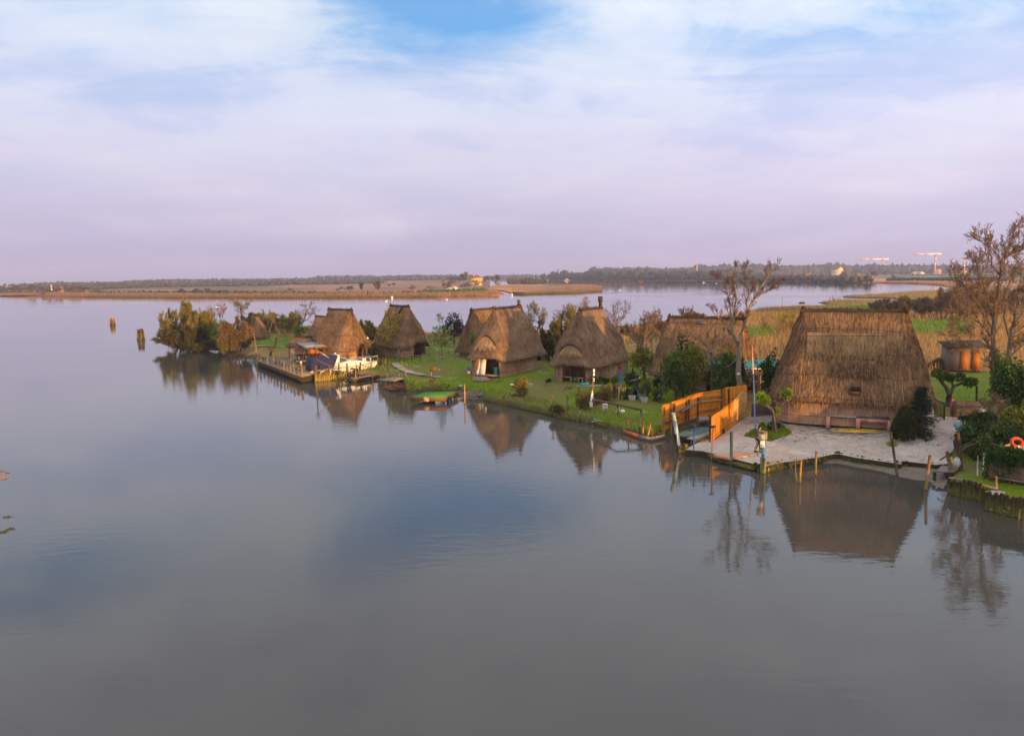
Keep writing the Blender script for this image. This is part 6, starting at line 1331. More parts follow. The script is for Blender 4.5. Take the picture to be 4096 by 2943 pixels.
def bare(label, k, b, ytop, seed, mt=m_bark, mc_=m_twig, P=None, r=.14, z=.6, group='bare trees', trunkh=None, leaf=None, buds=None, name='bare_tree', stems=1, spread=.15, minr=.012):
    rg = random.Random(seed); B0 = G(k, *b, z); H_ = atY(k, b[0], ytop, B0.y).z - B0.z; PP = dict(BARE); PP.update(P or {}); sk = []
    for s_ in range(stems):
        a = 2 * math.pi * s_ / max(1, stems) + rg.random(); d = Vector((math.cos(a) * spread, math.sin(a) * spread, 1)).normalized()
        grow(rg, sk, Vector((0, 0, -.1)), d, H_ * .62, r, 0, PP)
    mxz = max(p_.z for _, pts, _ in sk for p_ in pts); kz = H_ / mxz
    sk = [(l, [p_ * kz for p_ in pts], rd) for l, pts, rd in sk]
    return plant(name, label, B0, sk, 1, mt, mc_, leaf, group, minr=max(minr, mpp(B0) * .36), buds=buds)
# tamarisk scrub: many arching stems with fine feathery sprays
TAM = dict(lev=3, wob=.14, up=(.02, .06, .05, .03), nch=(7, 6, 4), t0=(.25, .2, .2), ang=.55, lr=.5, rr=.5, seg=4, tap=.6)
def tamarisk(label, k, b, ytop, wpx, seed, leaf=m_lolive, dens=13, mt=m_barkdk, z=.3, group='feathery tamarisk bushes', stems=7, lean=0.0, spread=.75, P=None, name='tamarisk', ll=.34, lw=.07):
    rg = random.Random(seed); B0 = G(k, *b, z); H_ = atY(k, b[0], ytop, B0.y).z - B0.z; W_ = wpx / REG[k][2] * mpp(B0); PP = dict(TAM); PP.update(P or {}); sk = []
    for s_ in range(stems):
        a = 2 * math.pi * (s_ + rg.random() * .6) / stems; sp_ = spread * rg.uniform(.3, 1.1)
        d = Vector((math.cos(a) * sp_ + lean, math.sin(a) * sp_, 1)).normalized(); grow(rg, sk, Vector((math.cos(a) * .2, math.sin(a) * .2, -.1)), d, 1.0 * rg.uniform(.75, 1), .035, 0, PP)
    zs = max(p_.z for _, pts, _ in sk for p_ in pts); xs_ = [p_.x for _, pts, _ in sk for p_ in pts]; kx = W_ / (max(xs_) - min(xs_)); kz = H_ / zs; mid = (max(xs_) + min(xs_)) / 2 * (0 if lean else 1)
    sk = [(l, [Vector(((p_.x - mid * max(0, p_.z) / zs) * kx, p_.y * kx, p_.z * kz)) for p_ in pts], [r_ * H_ * .5 for r_ in rd]) for l, pts, rd in sk]
    return plant(name, label, B0, sk, 0, mt, m_twig, (leaf, dens, ll, lw, .07, .1), group, 'bush', .012)
# leafy crown made of clumps of leaves round a few limbs
def leafy(name, label, base, blobs, leafm, n, ll, lw, trunk=None, mt=m_barkdk, group=None, cat='bush', hollow=.55, up=.35, seed=1, rough=.35):
    """blobs: (dx, dy, z, rx, ry, rz)"""
    root = thing(name, label, cat, base, 0, group); rg = np.random.default_rng(seed)
    if trunk:
        T = MB()
        for pts, rad in trunk: T.tube(pts, rad, 6)
        T.obj('trunk', mt, root)
    P, D = [], []; vol = np.array([b[3] * b[4] + b[4] * b[5] + b[3] * b[5] for b in blobs]); vol = vol / vol.sum()
    for b, v_ in zip(blobs, vol):
        k = int(n * v_); ncl = max(6, k // 26)
        cd = rg.normal(size=(ncl, 3)); cd /= np.linalg.norm(cd, axis=1, keepdims=True); cr_ = rg.uniform(hollow, 1.0, ncl)[:, None] * (1 + rough * rg.normal(size=(ncl, 1)) * .35)
        cc_ = cd * cr_; pick = rg.integers(0, ncl, k); off_ = rg.normal(size=(k, 3)) * .16
        p_ = (cc_[pick] + off_) * np.array(b[3:6]) + np.array(b[0:3]); P.append(p_); D.append(cd[pick] + rg.normal(size=(k, 3)) * .7 + np.array([0, 0, up]))
    P = np.concatenate(P); D = np.concatenate(D); keep = P[:, 2] > .02; P, D = P[keep], D[keep]
    C_ = MB(); C_.blades(P, D, rg.uniform(.6, 1.3, len(P)) * ll, rg.uniform(.7, 1.3, len(P)) * lw); C_.obj('crown', leafm, root)
    return root
def bush(label, k, b, ytop, wpx, leafm=m_lmid, n=900, z=.6, seed=1, ll=.16, lw=.11, group=None, name='bush', flat=1.0, lift=0.0, trunk=False, depth=1.0, nb=4, cat='bush'):
    B0 = G(k, *b, z); H_ = atY(k, b[0], ytop, B0.y).z - B0.z; W_ = wpx / REG[k][2] * mpp(B0) / 2; rg = random.Random(seed); bl = []
    h0 = H_ * lift; hh_ = (H_ - h0) / 2
    bl.append((0, 0, h0 + hh_, W_ * .8, W_ * .8 * depth, hh_ * .92))
    for i in range(nb):
        a = rg.uniform(0, 6.28); bl.append((math.cos(a) * W_ * .45, math.sin(a) * W_ * .45 * depth, h0 + hh_ * rg.uniform(.6, 1.45), W_ * rg.uniform(.4, .6), W_ * rg.uniform(.4, .6), hh_ * rg.uniform(.4, .55)))
    tr = [([(0, 0, -.1), (.05, 0, H_ * .35), (0, .05, H_ * .6)], [.09, .07, .04]), ([(0, 0, -.1), (-.2, 0, H_ * .3), (-W_ * .3, 0, H_ * .65)], [.07, .05, .03])] if trunk else None
    return leafy(name, label, B0, bl, leafm, n, ll, lw, tr, group=group, seed=seed, cat=cat)

# -- left end of the island
GT = 'feathery tamarisk bushes'
tamarisk('dark tamarisk leaning out over the water at the far left tip', 1, (600, 790), 560, 560, 1, m_ldolive, 12, lean=-.5, spread=.9, stems=9)
tamarisk('tall brown tipped tamarisk above the left tip', 1, (640, 770), 305, 420, 2, m_lolive, 15, stems=8)
tamarisk('olive green tamarisk, the tallest of the left clump', 1, (790, 760), 240, 330, 3, m_lolive, 17)
tamarisk('broad green tamarisk in the middle of the left clump', 1, (860, 790), 375, 400, 4, m_lolive, 20, stems=10)
tamarisk('dense low tamarisk at the waterline of the left clump', 1, (760, 800), 530, 420, 5, m_ldolive, 15, stems=9)
tamarisk('rounded brownish tamarisk hanging over the mud right of the yellow-green bush', 1, (1190, 850), 450, 400, 6, m_lbrown, 17, stems=10)
tamarisk('small tamarisk with ochre foot beside the dock corner', 1, (1160, 850), 590, 300, 7, m_lolive, 12)
tamarisk('grey green tamarisk behind the smallest hut', 1, (1420, 600), 415, 300, 8, m_ldolive, 14, z=.5)
tamarisk('tamarisk row behind the tripod, left bush', 1, (1540, 620), 365, 450, 9, m_lolive, 13, z=.5)
tamarisk('tamarisk row behind the tripod, right bush', 1, (1690, 630), 375, 450, 10, m_lolive, 13, z=.5)
tamarisk('thin olive bush between the bare tree and the sapling left of the mossy hut', 1, (1820, 600), 440, 240, 11, m_lolive, 10, z=.5)
bush('bright yellow-green bush glowing among the dark tamarisks', 1, (1060, 800), 495, 250, m_lbright, 2200, .4, 12, .26, .18, trunk=True)
bare('wide bare tree behind the smallest hut with pale branches', 1, (1270, 560), 225, 21, m_bark, m_twig, dict(lev=4, ang=.85), .2, leaf=(m_lolive, 2, .2, .05, .1, 0))
bare('bare shrubby tree beside the white lamp head', 1, (1040, 560), 285, 22, m_barklt, m_twigor, dict(lev=3, ang=.45), .08, stems=4, spread=.25)
bare('spreading bare tree left of the mossy roofed hut', 1, (1900, 640), 285, 23, m_barklt, m_twig, dict(lev=4, ang=.85, nch=(7, 6, 4, 3)), .2, buds=(m_bud, 2, .12))
bush('small green tree standing below the spreading bare tree', 1, (1905, 720), 540, 190, m_lmid, 1100, .7, 24, .2, .14, lift=.3, trunk=True, name='tree', cat='tree')
tamarisk('olive scrub between the two left huts', 3, (190, 560), 290, 230, 25, m_lolive, 13, z=.5)
tamarisk('dark scrub at the left foot of the sapling hut', 3, (120, 560), 330, 180, 26, m_ldolive, 13, z=.5)
bush('round evergreen bush at the bow of the motorboat', 2, (1520, 720), 545, 190, m_lmid, 1700, .7, 27, .2, .15, lift=.12, trunk=True)
bush('low leafy bush climbing the pole right of the motorboat', 2, (1600, 720), 590, 130, m_lbay, 700, .7, 28, .2, .14)
b0 = G(3, 525, 715, .7)
leafy('sapling', 'slender yellow-green sapling before the hut with the sheet on its ridge', b0, [(-1.0, 0, 6.6, .45, .5, 1.2), (-.9, 0, 4.9, .9, .8, 1.1), (.3, 0, 5.6, .9, .8, .8), (.0, 0, 4.3, 1.4, 1.0, .9), (1.6, .2, 4.0, .8, .8, .9), (-1.9, 0, 3.6, .9, .7, .7), (.2, 0, 3.0, 1.7, 1.0, .9), (-1.2, 0, 2.9, .9, .8, .6)], m_lyel, 2300, .20, .12, [([(0, 0, -.1), (.05, 0, 1.6), (-.1, 0, 2.6), (-.7, 0, 4.6), (-1.0, 0, 7.2)], [.12, .10, .08, .05, .02]), ([(0, 0, 1.7), (.6, 0, 3.2), (1.5, .2, 4.4)], [.07, .05, .02]), ([(0, 0, 2.2), (.3, 0, 4), (.4, 0, 6)], [.06, .04, .02]), ([(-.1, 0, 2.4), (-1.1, 0, 3.2), (-2, 0, 3.9)], [.05, .03, .015])], m_barkdk, None, 'tree', .3, .4, 29)
b0 = G(3, 1045, 755, .7)
leafy('sapling', 'thin fresh green sapling on the lawn between the sapling hut and the shaggy dark hut', b0, [(-.3, 0, 5.3, .6, .6, .7), (.1, 0, 4.0, 1.3, .9, .9), (-.6, 0, 3.1, 1.2, .9, .8), (.5, 0, 3.0, 1.1, .8, .7), (0, 0, 2.3, 1.0, .8, .5)], m_lgreen, 1100, .2, .12, [([(0, 0, -.1), (-.05, 0, 2), (-.3, 0, 5.6)], [.09, .07, .02]), ([(0, 0, 2), (.6, 0, 3.4)], [.05, .02]), ([(0, 0, 1.9), (-.8, 0, 3.3)], [.05, .02])], m_bark, None, 'tree', .3, .4, 30)
bush('dark bronze leaved evergreen tree left of the shaggy dark hut', 3, (1180, 560), 180, 270, m_lpurp, 1900, .7, 31, .3, .2, lift=.15, trunk=True, name='tree', cat='tree', nb=7)
bare('leafless tree just right of the wide hut chimney', 3, (2120, 560), 60, 33, m_bark, m_twiggr, dict(lev=4, ang=.55), .13, leaf=(m_lyel, 2, .14, .05, .1, 0), stems=2, spread=.12)
bare('dark crooked dead tree between the two middle huts', 3, (2215, 560), 215, 34, m_barkdk, m_barkdk, dict(lev=2, wob=.25), .16)
tamarisk('green bush filling the gap between the two middle huts, left part', 4, (430, 740), 470, 220, 35, m_lolive, 17, z=.5)
tamarisk('dark green bush low between the two middle huts', 4, (520, 760), 420, 230, 36, m_ldolive, 20, z=.5)
tamarisk('olive bush behind the tall chimney hut on its left', 4, (640, 640), 240, 260, 37, m_lolive, 15, z=.5)
bare('wide leafless tree behind the tall chimney hut', 4, (770, 620), 85, 38, m_bark, m_twigor, dict(lev=4, ang=.75), .2, stems=3, spread=.4, leaf=(m_lyel, 1, .12, .04, .08, 0))
bare('leafless tree right behind the tall rusty chimney', 4, (1040, 620), 120, 39, m_bark, m_twig, dict(lev=4, ang=.7), .14, stems=2, spread=.5)
bare('bud tipped bare tree with pale trunk at the right side of the tall chimney hut', 4, (1325, 870), 185, 40, m_bark, m_twigor, dict(lev=4, ang=.62, up=(.03, .1, .14, .14), nch=(8, 5, 4, 3), t0=(.38, .2, .2, .3)), .22, buds=(m_bud, 2, .14), z=.7, stems=1)
bare('second bud tipped bare tree further right of the tall chimney hut', 4, (1480, 800), 215, 41, m_barklt, m_twigor, dict(lev=4, ang=.65, up=(.02, .08, .12, .12)), .13, buds=(m_bud, 2, .13), stems=2, spread=.35)
bare('low straggling tree with yellow buds before the marsh', 4, (1640, 700), 330, 42, m_barklt, m_twigor, dict(lev=4, ang=.75), .1, stems=3, spread=.5, leaf=(m_lyel, 2, .14, .05, .08, 0))
bare('bare twigs rising left of the long dark hut', 5, (430, 540), 400, 43, m_bark, m_twig, dict(lev=3, ang=.5), .07, buds=(m_bud, 2, .12), stems=3, spread=.3)
tamarisk('golden scrub behind the long dark hut on its left', 5, (300, 620), 500, 200, 44, m_lbrown, 13, z=.5)
tamarisk('thin scrub on the marsh behind the ridge of the long dark hut', 5, (500, 520), 450, 160, 45, m_lbrown, 11, z=.5)
bush('golden green bay bush beside the bare tree with pale trunk', 4, (1450, 925), 585, 290, m_lbay, 1900, .7, 46, .24, .15, lift=.12, trunk=True)
bush('large bay bush in front of the long dark hut, left part', 5, (370, 1095), 725, 240, m_lmid, 4600, .7, 47, .22, .14, lift=.08, trunk=True, nb=6)
bush('tall golden topped bay bush in front of the long dark hut', 5, (490, 1080), 668, 240, m_lbay, 4200, .7, 48, .22, .14, lift=.1, trunk=True, nb=6)
bush('dark pointed evergreen behind the tall golden bay bush', 5, (420, 1060), 578, 130, m_ldark, 1300, .7, 49, .22, .15, trunk=True)
bush('round dark bay bush left of the tall bare trunk', 5, (720, 1085), 728, 215, m_lmid, 4600, .7, 50, .22, .14, lift=.06, trunk=True, nb=6)
bush('dark bay bush right of the tall bare trunk', 5, (845, 1080), 770, 110, m_ldark, 1100, .7, 51, .22, .14, lift=.1)
bush('dark laurel bush between the long dark hut and the largest hut', 5, (1060, 1110), 758, 180, m_ldark, 3800, .8, 52, .22, .15, nb=6)
bush('ivy column on the stem of the large bay bush', 5, (385, 1070), 950, 46, m_lgreen, 500, .7, 53, .14, .12, nb=2)
bush('clipped dark hedge bush right of the side door', 28, (1455, 350), 110, 330, m_ldark, 1700, .7, 54, .16, .11, nb=5)
bush('small round green bush under the side door', 28, (1130, 340), 158, 170, m_lgreen, 800, .7, 55, .16, .11)
bush('dark shrub against the reed wall left of the small round bush', 28, (930, 320), 200, 190, m_ldark, 700, .7, 56, .16, .11)
bush('clipped golden bush behind the stove', 28, (1720, 560), 240, 230, m_lbay, 1500, .7, 57, .15, .1)
bush('clipped low bush left of the stove', 28, (1370, 600), 345, 220, m_lmid, 1400, .7, 58, .15, .1)
bush('clipped low golden bush just behind the stove hood', 28, (1530, 540), 305, 150, m_lbay, 700, .7, 59, .15, .1)
bush('clipped round bush left of the rusty rod', 28, (1930, 640), 425, 260, m_lmid, 1600, .7, 60, .15, .1)
bush('dark clipped bush in the shade behind the rusty rod', 28, (1950, 400), 165, 190, m_ldark, 900, .7, 61, .15, .1)
bush('low dark bush beside the covered benches of the tall chimney hut', 4, (480, 960), 900, 70, m_ldark, 350, .6, 62, .15, .1)
b0 = G(28, 770, 310, .7)
def tuft(label, base, n, h, w_, m, name='tuft', cat='grass tuft', spread=.3):
    s_ = MB(); P = [(rnd.gauss(0, w_ * .35), rnd.gauss(0, w_ * .35), 0) for _ in range(n)]; D = [(p_[0] * spread / w_ * 2 + rnd.gauss(0, .15), p_[1] * spread / w_ * 2 + rnd.gauss(0, .15), 1) for p_ in P]
    s_.blades(P, D, rng.uniform(.5, 1.1, n) * h, .05, side=np.tile([0.3, 1, 0.05], (n, 1)), tri=False); return tag(s_.obj(name, m, loc=base), label, cat)
tuft('spiky dark leaved plant against the reed wall behind the lamp post', b0, 60, 1.1, .8, m_ldark, 'spiky_plant', 'plant', .6)
for i, (k, b, yt, wp, lb, m__) in enumerate(((4, (1050, 1180), 965, 130, 'fennel like feathery green shrub right of the lamp post', m_lolive), (4, (850, 1250), 1035, 170, 'feathery shrub on the bank left of the lamp post', m_lolive), (4, (960, 1200), 1060, 130, 'brownish feathery shrub directly behind the lamp post', m_lbrown), (3, (1950, 1190), 930, 150, 'lone wispy yellowish shrub on the lawn edge below the wide hut', m_lolive), (4, (1130, 1130), 1000, 90, 'thin shrub beside the picket fence piece', m_ldolive), (4, (570, 1250), 1190, 120, 'dark grassy shrub on the bank beside the lamp topped post', m_ldolive), (3, (1900, 1180), 1150, 130, 'dark tufted shrub on the bank under the wispy shrub', m_ldolive))):
    tamarisk(lb, k, b, yt, wp, 70 + i, m__, 6, z=.45, group='feathery bank shrubs', stems=5, spread=.35, name='shrub', ll=.2, lw=.04)
bush('low grassy shrub mass on the bank left of the turf platform', 3, (720, 1080), 975, 190, m_lgreen, 900, .3, 80, .2, .07)
bush('low dark shrub on the bank behind the turf platform', 3, (1040, 1090), 1010, 220, m_lmid, 800, .3, 81, .2, .07)
bush('small tan bush on a stem at the bank left of the turf platform', 3, (935, 1085), 945, 75, m_lbrown, 260, .4, 82, .14, .08, lift=.5, trunk=True)
# -- the tall bare tree by the fence, with limbs following the real ones
def limbtree(label, base, Y, limbs, k, seed, mt, mtw, P, buds=None, leaf=None, name='bare_tree', group=None, tw=(6, .9), z=.7, jit=.5):
    rg = random.Random(seed); B0 = Vector(base); sk = []
    for pts, r0, r1, n_, tl_ in limbs:
        yo = rg.uniform(-jit, jit); L_ = []
        for i, (x, y) in enumerate(pts):
            q_ = atY(k, x, y, Y + (yo * i / max(1, len(pts) - 1) if r0 < .2 else 0)); L_.append(q_ - B0)
        M_ = []
        for i in range(len(L_) - 1):
            for f_ in (0, .5): M_.append(L_[i].lerp(L_[i + 1], f_) + Vector((rg.gauss(0, .03), rg.gauss(0, .05), 0)))
        M_.append(L_[-1]); m_n = len(M_); rad = [r0 + (r1 - r0) * i / (m_n - 1) for i in range(m_n)]; sk.append((0, M_, rad))
        for c in range(n_):
            t_ = .18 + .82 * (c + rg.random()) / n_; f_ = t_ * (m_n - 1); i = min(int(f_), m_n - 2); q_ = M_[i].lerp(M_[i + 1], f_ - i); d = (M_[i + 1] - M_[i]).normalized()
            ax = Matrix.Rotation(rg.uniform(0, 6.28), 3, d) @ d.orthogonal().normalized(); nd = (Matrix.Rotation(rg.uniform(.5, 1.0), 3, ax) @ d + Vector((0, 0, .25))).normalized()
            grow(rg, sk, q_, nd, tl_ * rg.uniform(.6, 1.1) * (1.1 - .4 * t_), max(.018, rad[i] * .38), 2, P)
    return plant(name, label, B0, sk, 0, mt, mtw, leaf, group, buds=buds, minr=.014)
tb0 = G(0, 2958, 1632, .7)
PT = dict(lev=4, wob=.16, up=(0, 0, .16, .16, .16), nch=(0, 0, 5, 4), t0=(.25, .2, .2, .3), ang=.62, lr=.6, rr=.6, seg=4, tap=.5)
limbtree('tall bare forked tree with buds and a mossy fungus foot beside the orange reed fence', tb0, tb0.y, [
    ([(828, 1150), (830, 1020), (820, 900), (822, 760), (812, 660)], .28, .18, 0, 1),
    ([(812, 665), (775, 600), (785, 500), (795, 400), (800, 310), (790, 230), (800, 100)], .14, .02, 14, 1.15),
    ([(780, 590), (765, 470), (755, 360), (730, 270), (660, 185)], .10, .02, 12, 1.1),
    ([(822, 665), (858, 570), (880, 450), (930, 360), (985, 270), (1040, 190), (1075, 140)], .15, .02, 15, 1.15),
    ([(875, 470), (890, 380), (895, 280), (880, 190), (845, 110)], .08, .02, 11, 1.0),
    ([(925, 370), (1000, 310), (1060, 270), (1120, 235)], .07, .018, 10, .9),
    ([(790, 640), (740, 560), (690, 500), (640, 455), (610, 415)], .07, .018, 7, .8),
    ([(800, 650), (730, 640), (700, 610)], .06, .02, 2, .7), ([(822, 760), (845, 735), (850, 720)], .07, .03, 1, .4),
    ([(815, 770), (795, 800), (760, 835), (722, 853)], .04, .015, 1, .6)], 5, 90, m_barklt, m_twig, PT, buds=(m_bud, 2, .085))
TR = [o for o in bpy.data.objects if o.name.startswith('bare_tree') and 'fungus' in o.get('label', '')][0]
addpart(TR, 'fungus', mat('orange_fungus', (.60, .30, .03), (.72, .42, .06), 5, .6), lambda s_: [s_.blob(atY(27, x, y, tb0.y - .42) - Vector(TR.location), (.09, .06, .12 * h_), 1, .2) for x, y, h_ in ((885, 940, 1.2), (930, 885, 1.2), (1000, 845, 1.5), (998, 880, 1))])
addpart(TR, 'camera_box', m_white, lambda s_: s_.box(atY(27, 945, 520, tb0.y - .30) - Vector(TR.location), (.2, .15, .16)))
limbtree('small bare tree with pale forked limbs over the bay bushes', G(5, 632, 1060, .7), G(5, 632, 1060, .7).y, [([(632, 1050), (630, 860), (630, 760), (622, 735)], .16, .12, 0, 1), ([(622, 740), (590, 700), (550, 660), (520, 640)], .08, .02, 6, .9), ([(625, 735), (610, 680), (595, 620)], .08, .02, 6, .9), ([(628, 735), (660, 690), (700, 655), (720, 640)], .08, .02, 6, .9), ([(628, 735), (645, 670), (660, 610)], .06, .02, 5, .8)], 5, 91, m_barklt, m_twigor, dict(PT, lev=3))
b0 = G(5, 968, 1075, .7)
limbtree('thin young tree with long side shoots before the dark laurel bush', b0, b0.y, [([(968, 1070), (966, 960), (962, 870), (955, 800)], .07, .03, 3, .8), ([(965, 910), (1000, 870), (1040, 830)], .03, .012, 3, .5), ([(965, 880), (950, 830), (940, 760)], .03, .012, 3, .5), ([(1000, 872), (1060, 868)], .02, .01, 1, .4)], 5, 92, m_twiggr, m_twiggr, dict(PT, lev=3))
bush('broad ivy and bramble mass below the tall trees at the right edge', 7, (1010, 1530), 1230, 250, m_ivy, 4200, .8, 112, .22, .16, nb=7)
bush('dark shaded bramble in the gap between ladder and ivy shed', 0, (3905, 1770), 1685, 130, m_ldark, 2200, .8, 115, .16, .12, nb=5)
bush('dark bramble just behind the roof of the ivy shed', 0, (4010, 1800), 1690, 170, m_ldark, 3000, .8, 116, .18, .13, nb=6)
bush('low dark bramble left of the ivy shed wall', 0, (3925, 1850), 1755, 90, m_ldark, 1500, .7, 117, .16, .12)
bush('sunlit creeper patch low on the right edge hedge', 7, (1100, 1500), 1330, 130, m_lbay, 1500, .8, 113, .2, .14)
tamarisk('dark reedy undergrowth along the waterline of the left clump', 1, (880, 806), 700, 620, 114, m_ldolive, 12, stems=14, spread=1.3)
# -- the pollarded trees
def pollard(label, k, limbs, heads, z, seed, Y=None, mt=m_barkdk, lm=m_lbright, n=520):
    B0 = G(k, *limbs[0][0][0], z); root = thing('pollard_tree', label, 'tree', B0); T = MB()
    for pts, r0, r1 in limbs:
        Q = [atY(k, x, y, B0.y + .15 * math.sin(x)) - B0 for x, y in pts]; T.tube(Q, [r0 + (r1 - r0) * i / (len(Q) - 1) for i in range(len(Q))], 7)
    T.obj('trunk', mt, root); P, D = [], []
    for x, y, r_ in heads:
        c_ = atY(k, x, y, B0.y) - B0
        for _ in range(int(n * r_ / .4)):
            d = Vector((rnd.gauss(0, 1), rnd.gauss(0, 1), rnd.gauss(.25, 1))).normalized(); P.append(c_ + d * r_ * rnd.uniform(.2, .8)); D.append(d + Vector((0, 0, .4)))
    C_ = MB(); C_.blades(P, D, rng.uniform(.14, .28, len(P)), .08); C_.obj('crown', lm, root); return root
pollard('pollarded tree with yellow-green knob heads in the quay flower bed', 6, [([(430, 1150), (428, 1060), (432, 980), (440, 930)], .20, .13), ([(430, 990), (395, 940), (350, 915), (330, 870), (320, 840)], .14, .08), ([(438, 970), (480, 920), (515, 880), (532, 830)], .12, .07), ([(350, 915), (360, 890)], .08, .06), ([(440, 940), (445, 900)], .07, .05)], [(310, 845, .36), (352, 875, .33), (535, 818, .38), (447, 965, .18), (330, 1090, .16)], ZQ, 1)
pollard('pollarded tree with green knobs on the small lawn behind the black gate', 7, [([(568, 1488), (566, 1420), (570, 1385)], .24, .20), ([(570, 1395), (545, 1340), (510, 1300), (480, 1250)], .17, .09), ([(575, 1395), (600, 1335), (650, 1315), (700, 1300)], .15, .07), ([(600, 1335), (585, 1290), (580, 1260)], .09, .06), ([(515, 1305), (540, 1270)], .08, .05)], [(475, 1235, .42), (540, 1255, .30), (580, 1270, .32), (655, 1265, .38), (720, 1305, .40), (760, 1300, .25)], .7, 2, lm=m_lmid)
bush('low dark bush at the foot of the left pollard', 6, (392, 1140), 1055, 75, m_ldark, 500, ZQ, 95, .1, .06)
bush('low dark bush right of the left pollard trunk', 6, (480, 1130), 1060, 70, m_ldark, 400, ZQ, 96, .1, .06)
bush('little bright green shoots at the quay behind the flagpole', 6, (292, 1000), 950, 50, m_lbright, 160, ZQ, 97, .14, .08)
post('thin pale stick leaning at the pollard in the flower bed', 6, (452, 1175), (418, 965), .025, m_greyw, zb=ZQ)
# -- conifers by the big hut
b0 = G(6, 1552, 1225, ZQ); H_ = atY(6, 1552, 938, b0.y).z - b0.z
root = thing('thuja', 'clipped egg shaped thuja at the right corner of the largest hut', 'bush', b0); P, D = [], []
for _ in range(5200):
    t_ = rnd.random() ** .8; a = rnd.uniform(0, 6.28); rr_ = .74 * (math.sin(math.pi * min(1, .18 + t_ * .82) ** .75)) ** .8 * (1 + .08 * math.sin(5 * a + 7 * t_)); f_ = rnd.uniform(.82, 1.0)
    P.append((math.cos(a) * rr_ * f_, math.sin(a) * rr_ * f_, .05 + H_ * .97 * t_)); D.append((math.cos(a) * .5 + rnd.gauss(0, .2), math.sin(a) * .5 + rnd.gauss(0, .2), 1))
addpart(root, 'crown', m_lthuja, lambda s_: s_.blades(P, D, rng.uniform(.12, .26, len(P)), .08)); addpart(root, 'trunk', m_barkdk, lambda s_: s_.tube([(0, 0, -.1), (0, 0, H_ * .6)], [.12, .05], 6))
b0 = G(6, 1720, 1195, ZQ); H_ = atY(6, 1720, 745, b0.y + .4).z - b0.z
root = thing('spruce', 'dark ragged spruce standing behind the clipped thuja', 'tree', b0 + Vector((0, .4, 0))); P, D = [], []; T = MB(); T.tube([(0, 0, -.1), (0, 0, H_ * .98)], [.14, .02], 6)
for l_ in range(17):
    z_ = H_ * (.05 + .9 * l_ / 16); R0 = 1.2 * (1 - l_ / 17.5) * rnd.uniform(.8, 1.15) + .08
    for s2 in range(9):
        a = rnd.uniform(0, 6.28); L_ = R0 * rnd.uniform(.7, 1.15); e = Vector((math.cos(a), math.sin(a), -.18 + .3 * l_ / 16)); T.tube([(0, 0, z_), tuple(Vector((0, 0, z_)) + e * L_)], [.02, .006], 3)
        for _ in range(44): f_ = rnd.uniform(.15, 1.0); P.append(Vector((0, 0, z_)) + e * L_ * f_ + Vector((rnd.gauss(0, .07), rnd.gauss(0, .07), rnd.gauss(-.02, .05)))); D.append(e + Vector((rnd.gauss(0, .6), rnd.gauss(0, .6), rnd.gauss(-.2, .3))))
T.obj('trunk', m_barkdk, root); addpart(root, 'crown', m_lspr, lambda s_: s_.blades(P, D, rng.uniform(.12, .25, len(P)), .045))
# -- right edge: the tall bare trees and the ivy hedge
rb = G(7, 925, 1440, .8)
PR = dict(lev=4, wob=.17, up=(0, 0, .10, .12, .12), nch=(0, 0, 6, 5), t0=(.2, .2, .2, .25), ang=.65, lr=.62, rr=.6, seg=4, tap=.5)
limbtree('tall leafless tree with many upright branches at the right edge', rb, rb.y, [
    ([(930, 1440), (915, 1250), (910, 1080), (905, 930), (915, 800), (925, 700)], .24, .12, 14, 1.7),
    ([(925, 720), (950, 600), (958, 480), (965, 370), (1010, 280), (1060, 190), (1075, 110)], .12, .02, 20, 1.6),
    ([(958, 480), (900, 400), (880, 300), (840, 240), (800, 215)], .07, .018, 16, 1.4),
    ([(915, 800), (870, 690), (830, 560), (800, 450), (775, 370)], .09, .018, 20, 1.6),
    ([(905, 900), (830, 770), (760, 650), (690, 560), (620, 500)], .09, .018, 22, 1.6),
    ([(908, 960), (800, 850), (700, 790), (600, 770)], .08, .018, 18, 1.5), ([(905, 990), (800, 940), (680, 930), (560, 960)], .07, .018, 16, 1.4),
    ([(905, 1050), (790, 1020), (700, 1030), (600, 1060)], .08, .02, 8, 1.0), ([(965, 420), (1010, 340), (1080, 290), (1130, 250)], .07, .018, 15, 1.4)], 7, 101, m_bark, m_twigor, PR, buds=(m_bud, 1, .08), leaf=None)
rb2 = G(7, 1010, 1420, .8) + Vector((0, 1.0, 0))
limbtree('second leafless tree leaning right at the right edge, slimmer trunk', rb2, rb2.y, [
    ([(1000, 1420), (1010, 1200), (1040, 980), (1075, 800), (1100, 680), (1150, 540)], .20, .05, 12, 1.4), ([(1040, 980), (990, 800), (1000, 680), (1040, 540), (1060, 440)], .10, .02, 12, 1.3),
    ([(1060, 880), (1120, 780), (1180, 720)], .09, .03, 6, 1.1), ([(1020, 1120), (1090, 1050), (1160, 1000)], .09, .03, 6, 1.1), ([(1075, 800), (1110, 620), (1120, 480), (1110, 380)], .09, .02, 10, 1.2)], 7, 102, m_bark, m_twigor, dict(PR), buds=(m_bud, 1, .08))
rb3 = G(7, 600, 1200, .7)
limbtree('low bare tree with an arching trunk before the orange doored shed', rb3, rb3.y, [([(598, 1205), (615, 1130), (625, 1070)], .16, .1, 2, .8), ([(625, 1075), (690, 1045), (770, 1040), (860, 1050)], .08, .03, 8, .9), ([(622, 1085), (590, 1010), (540, 960)], .08, .02, 6, .9)], 7, 103, m_barkdk, m_twigor, dict(PR, lev=3))
bush('ivy wrapped round the trunk of the tall right edge tree', 7, (950, 1450), 1080, 150, m_lgreen, 2400, .8, 104, .2, .15, depth=1.2)
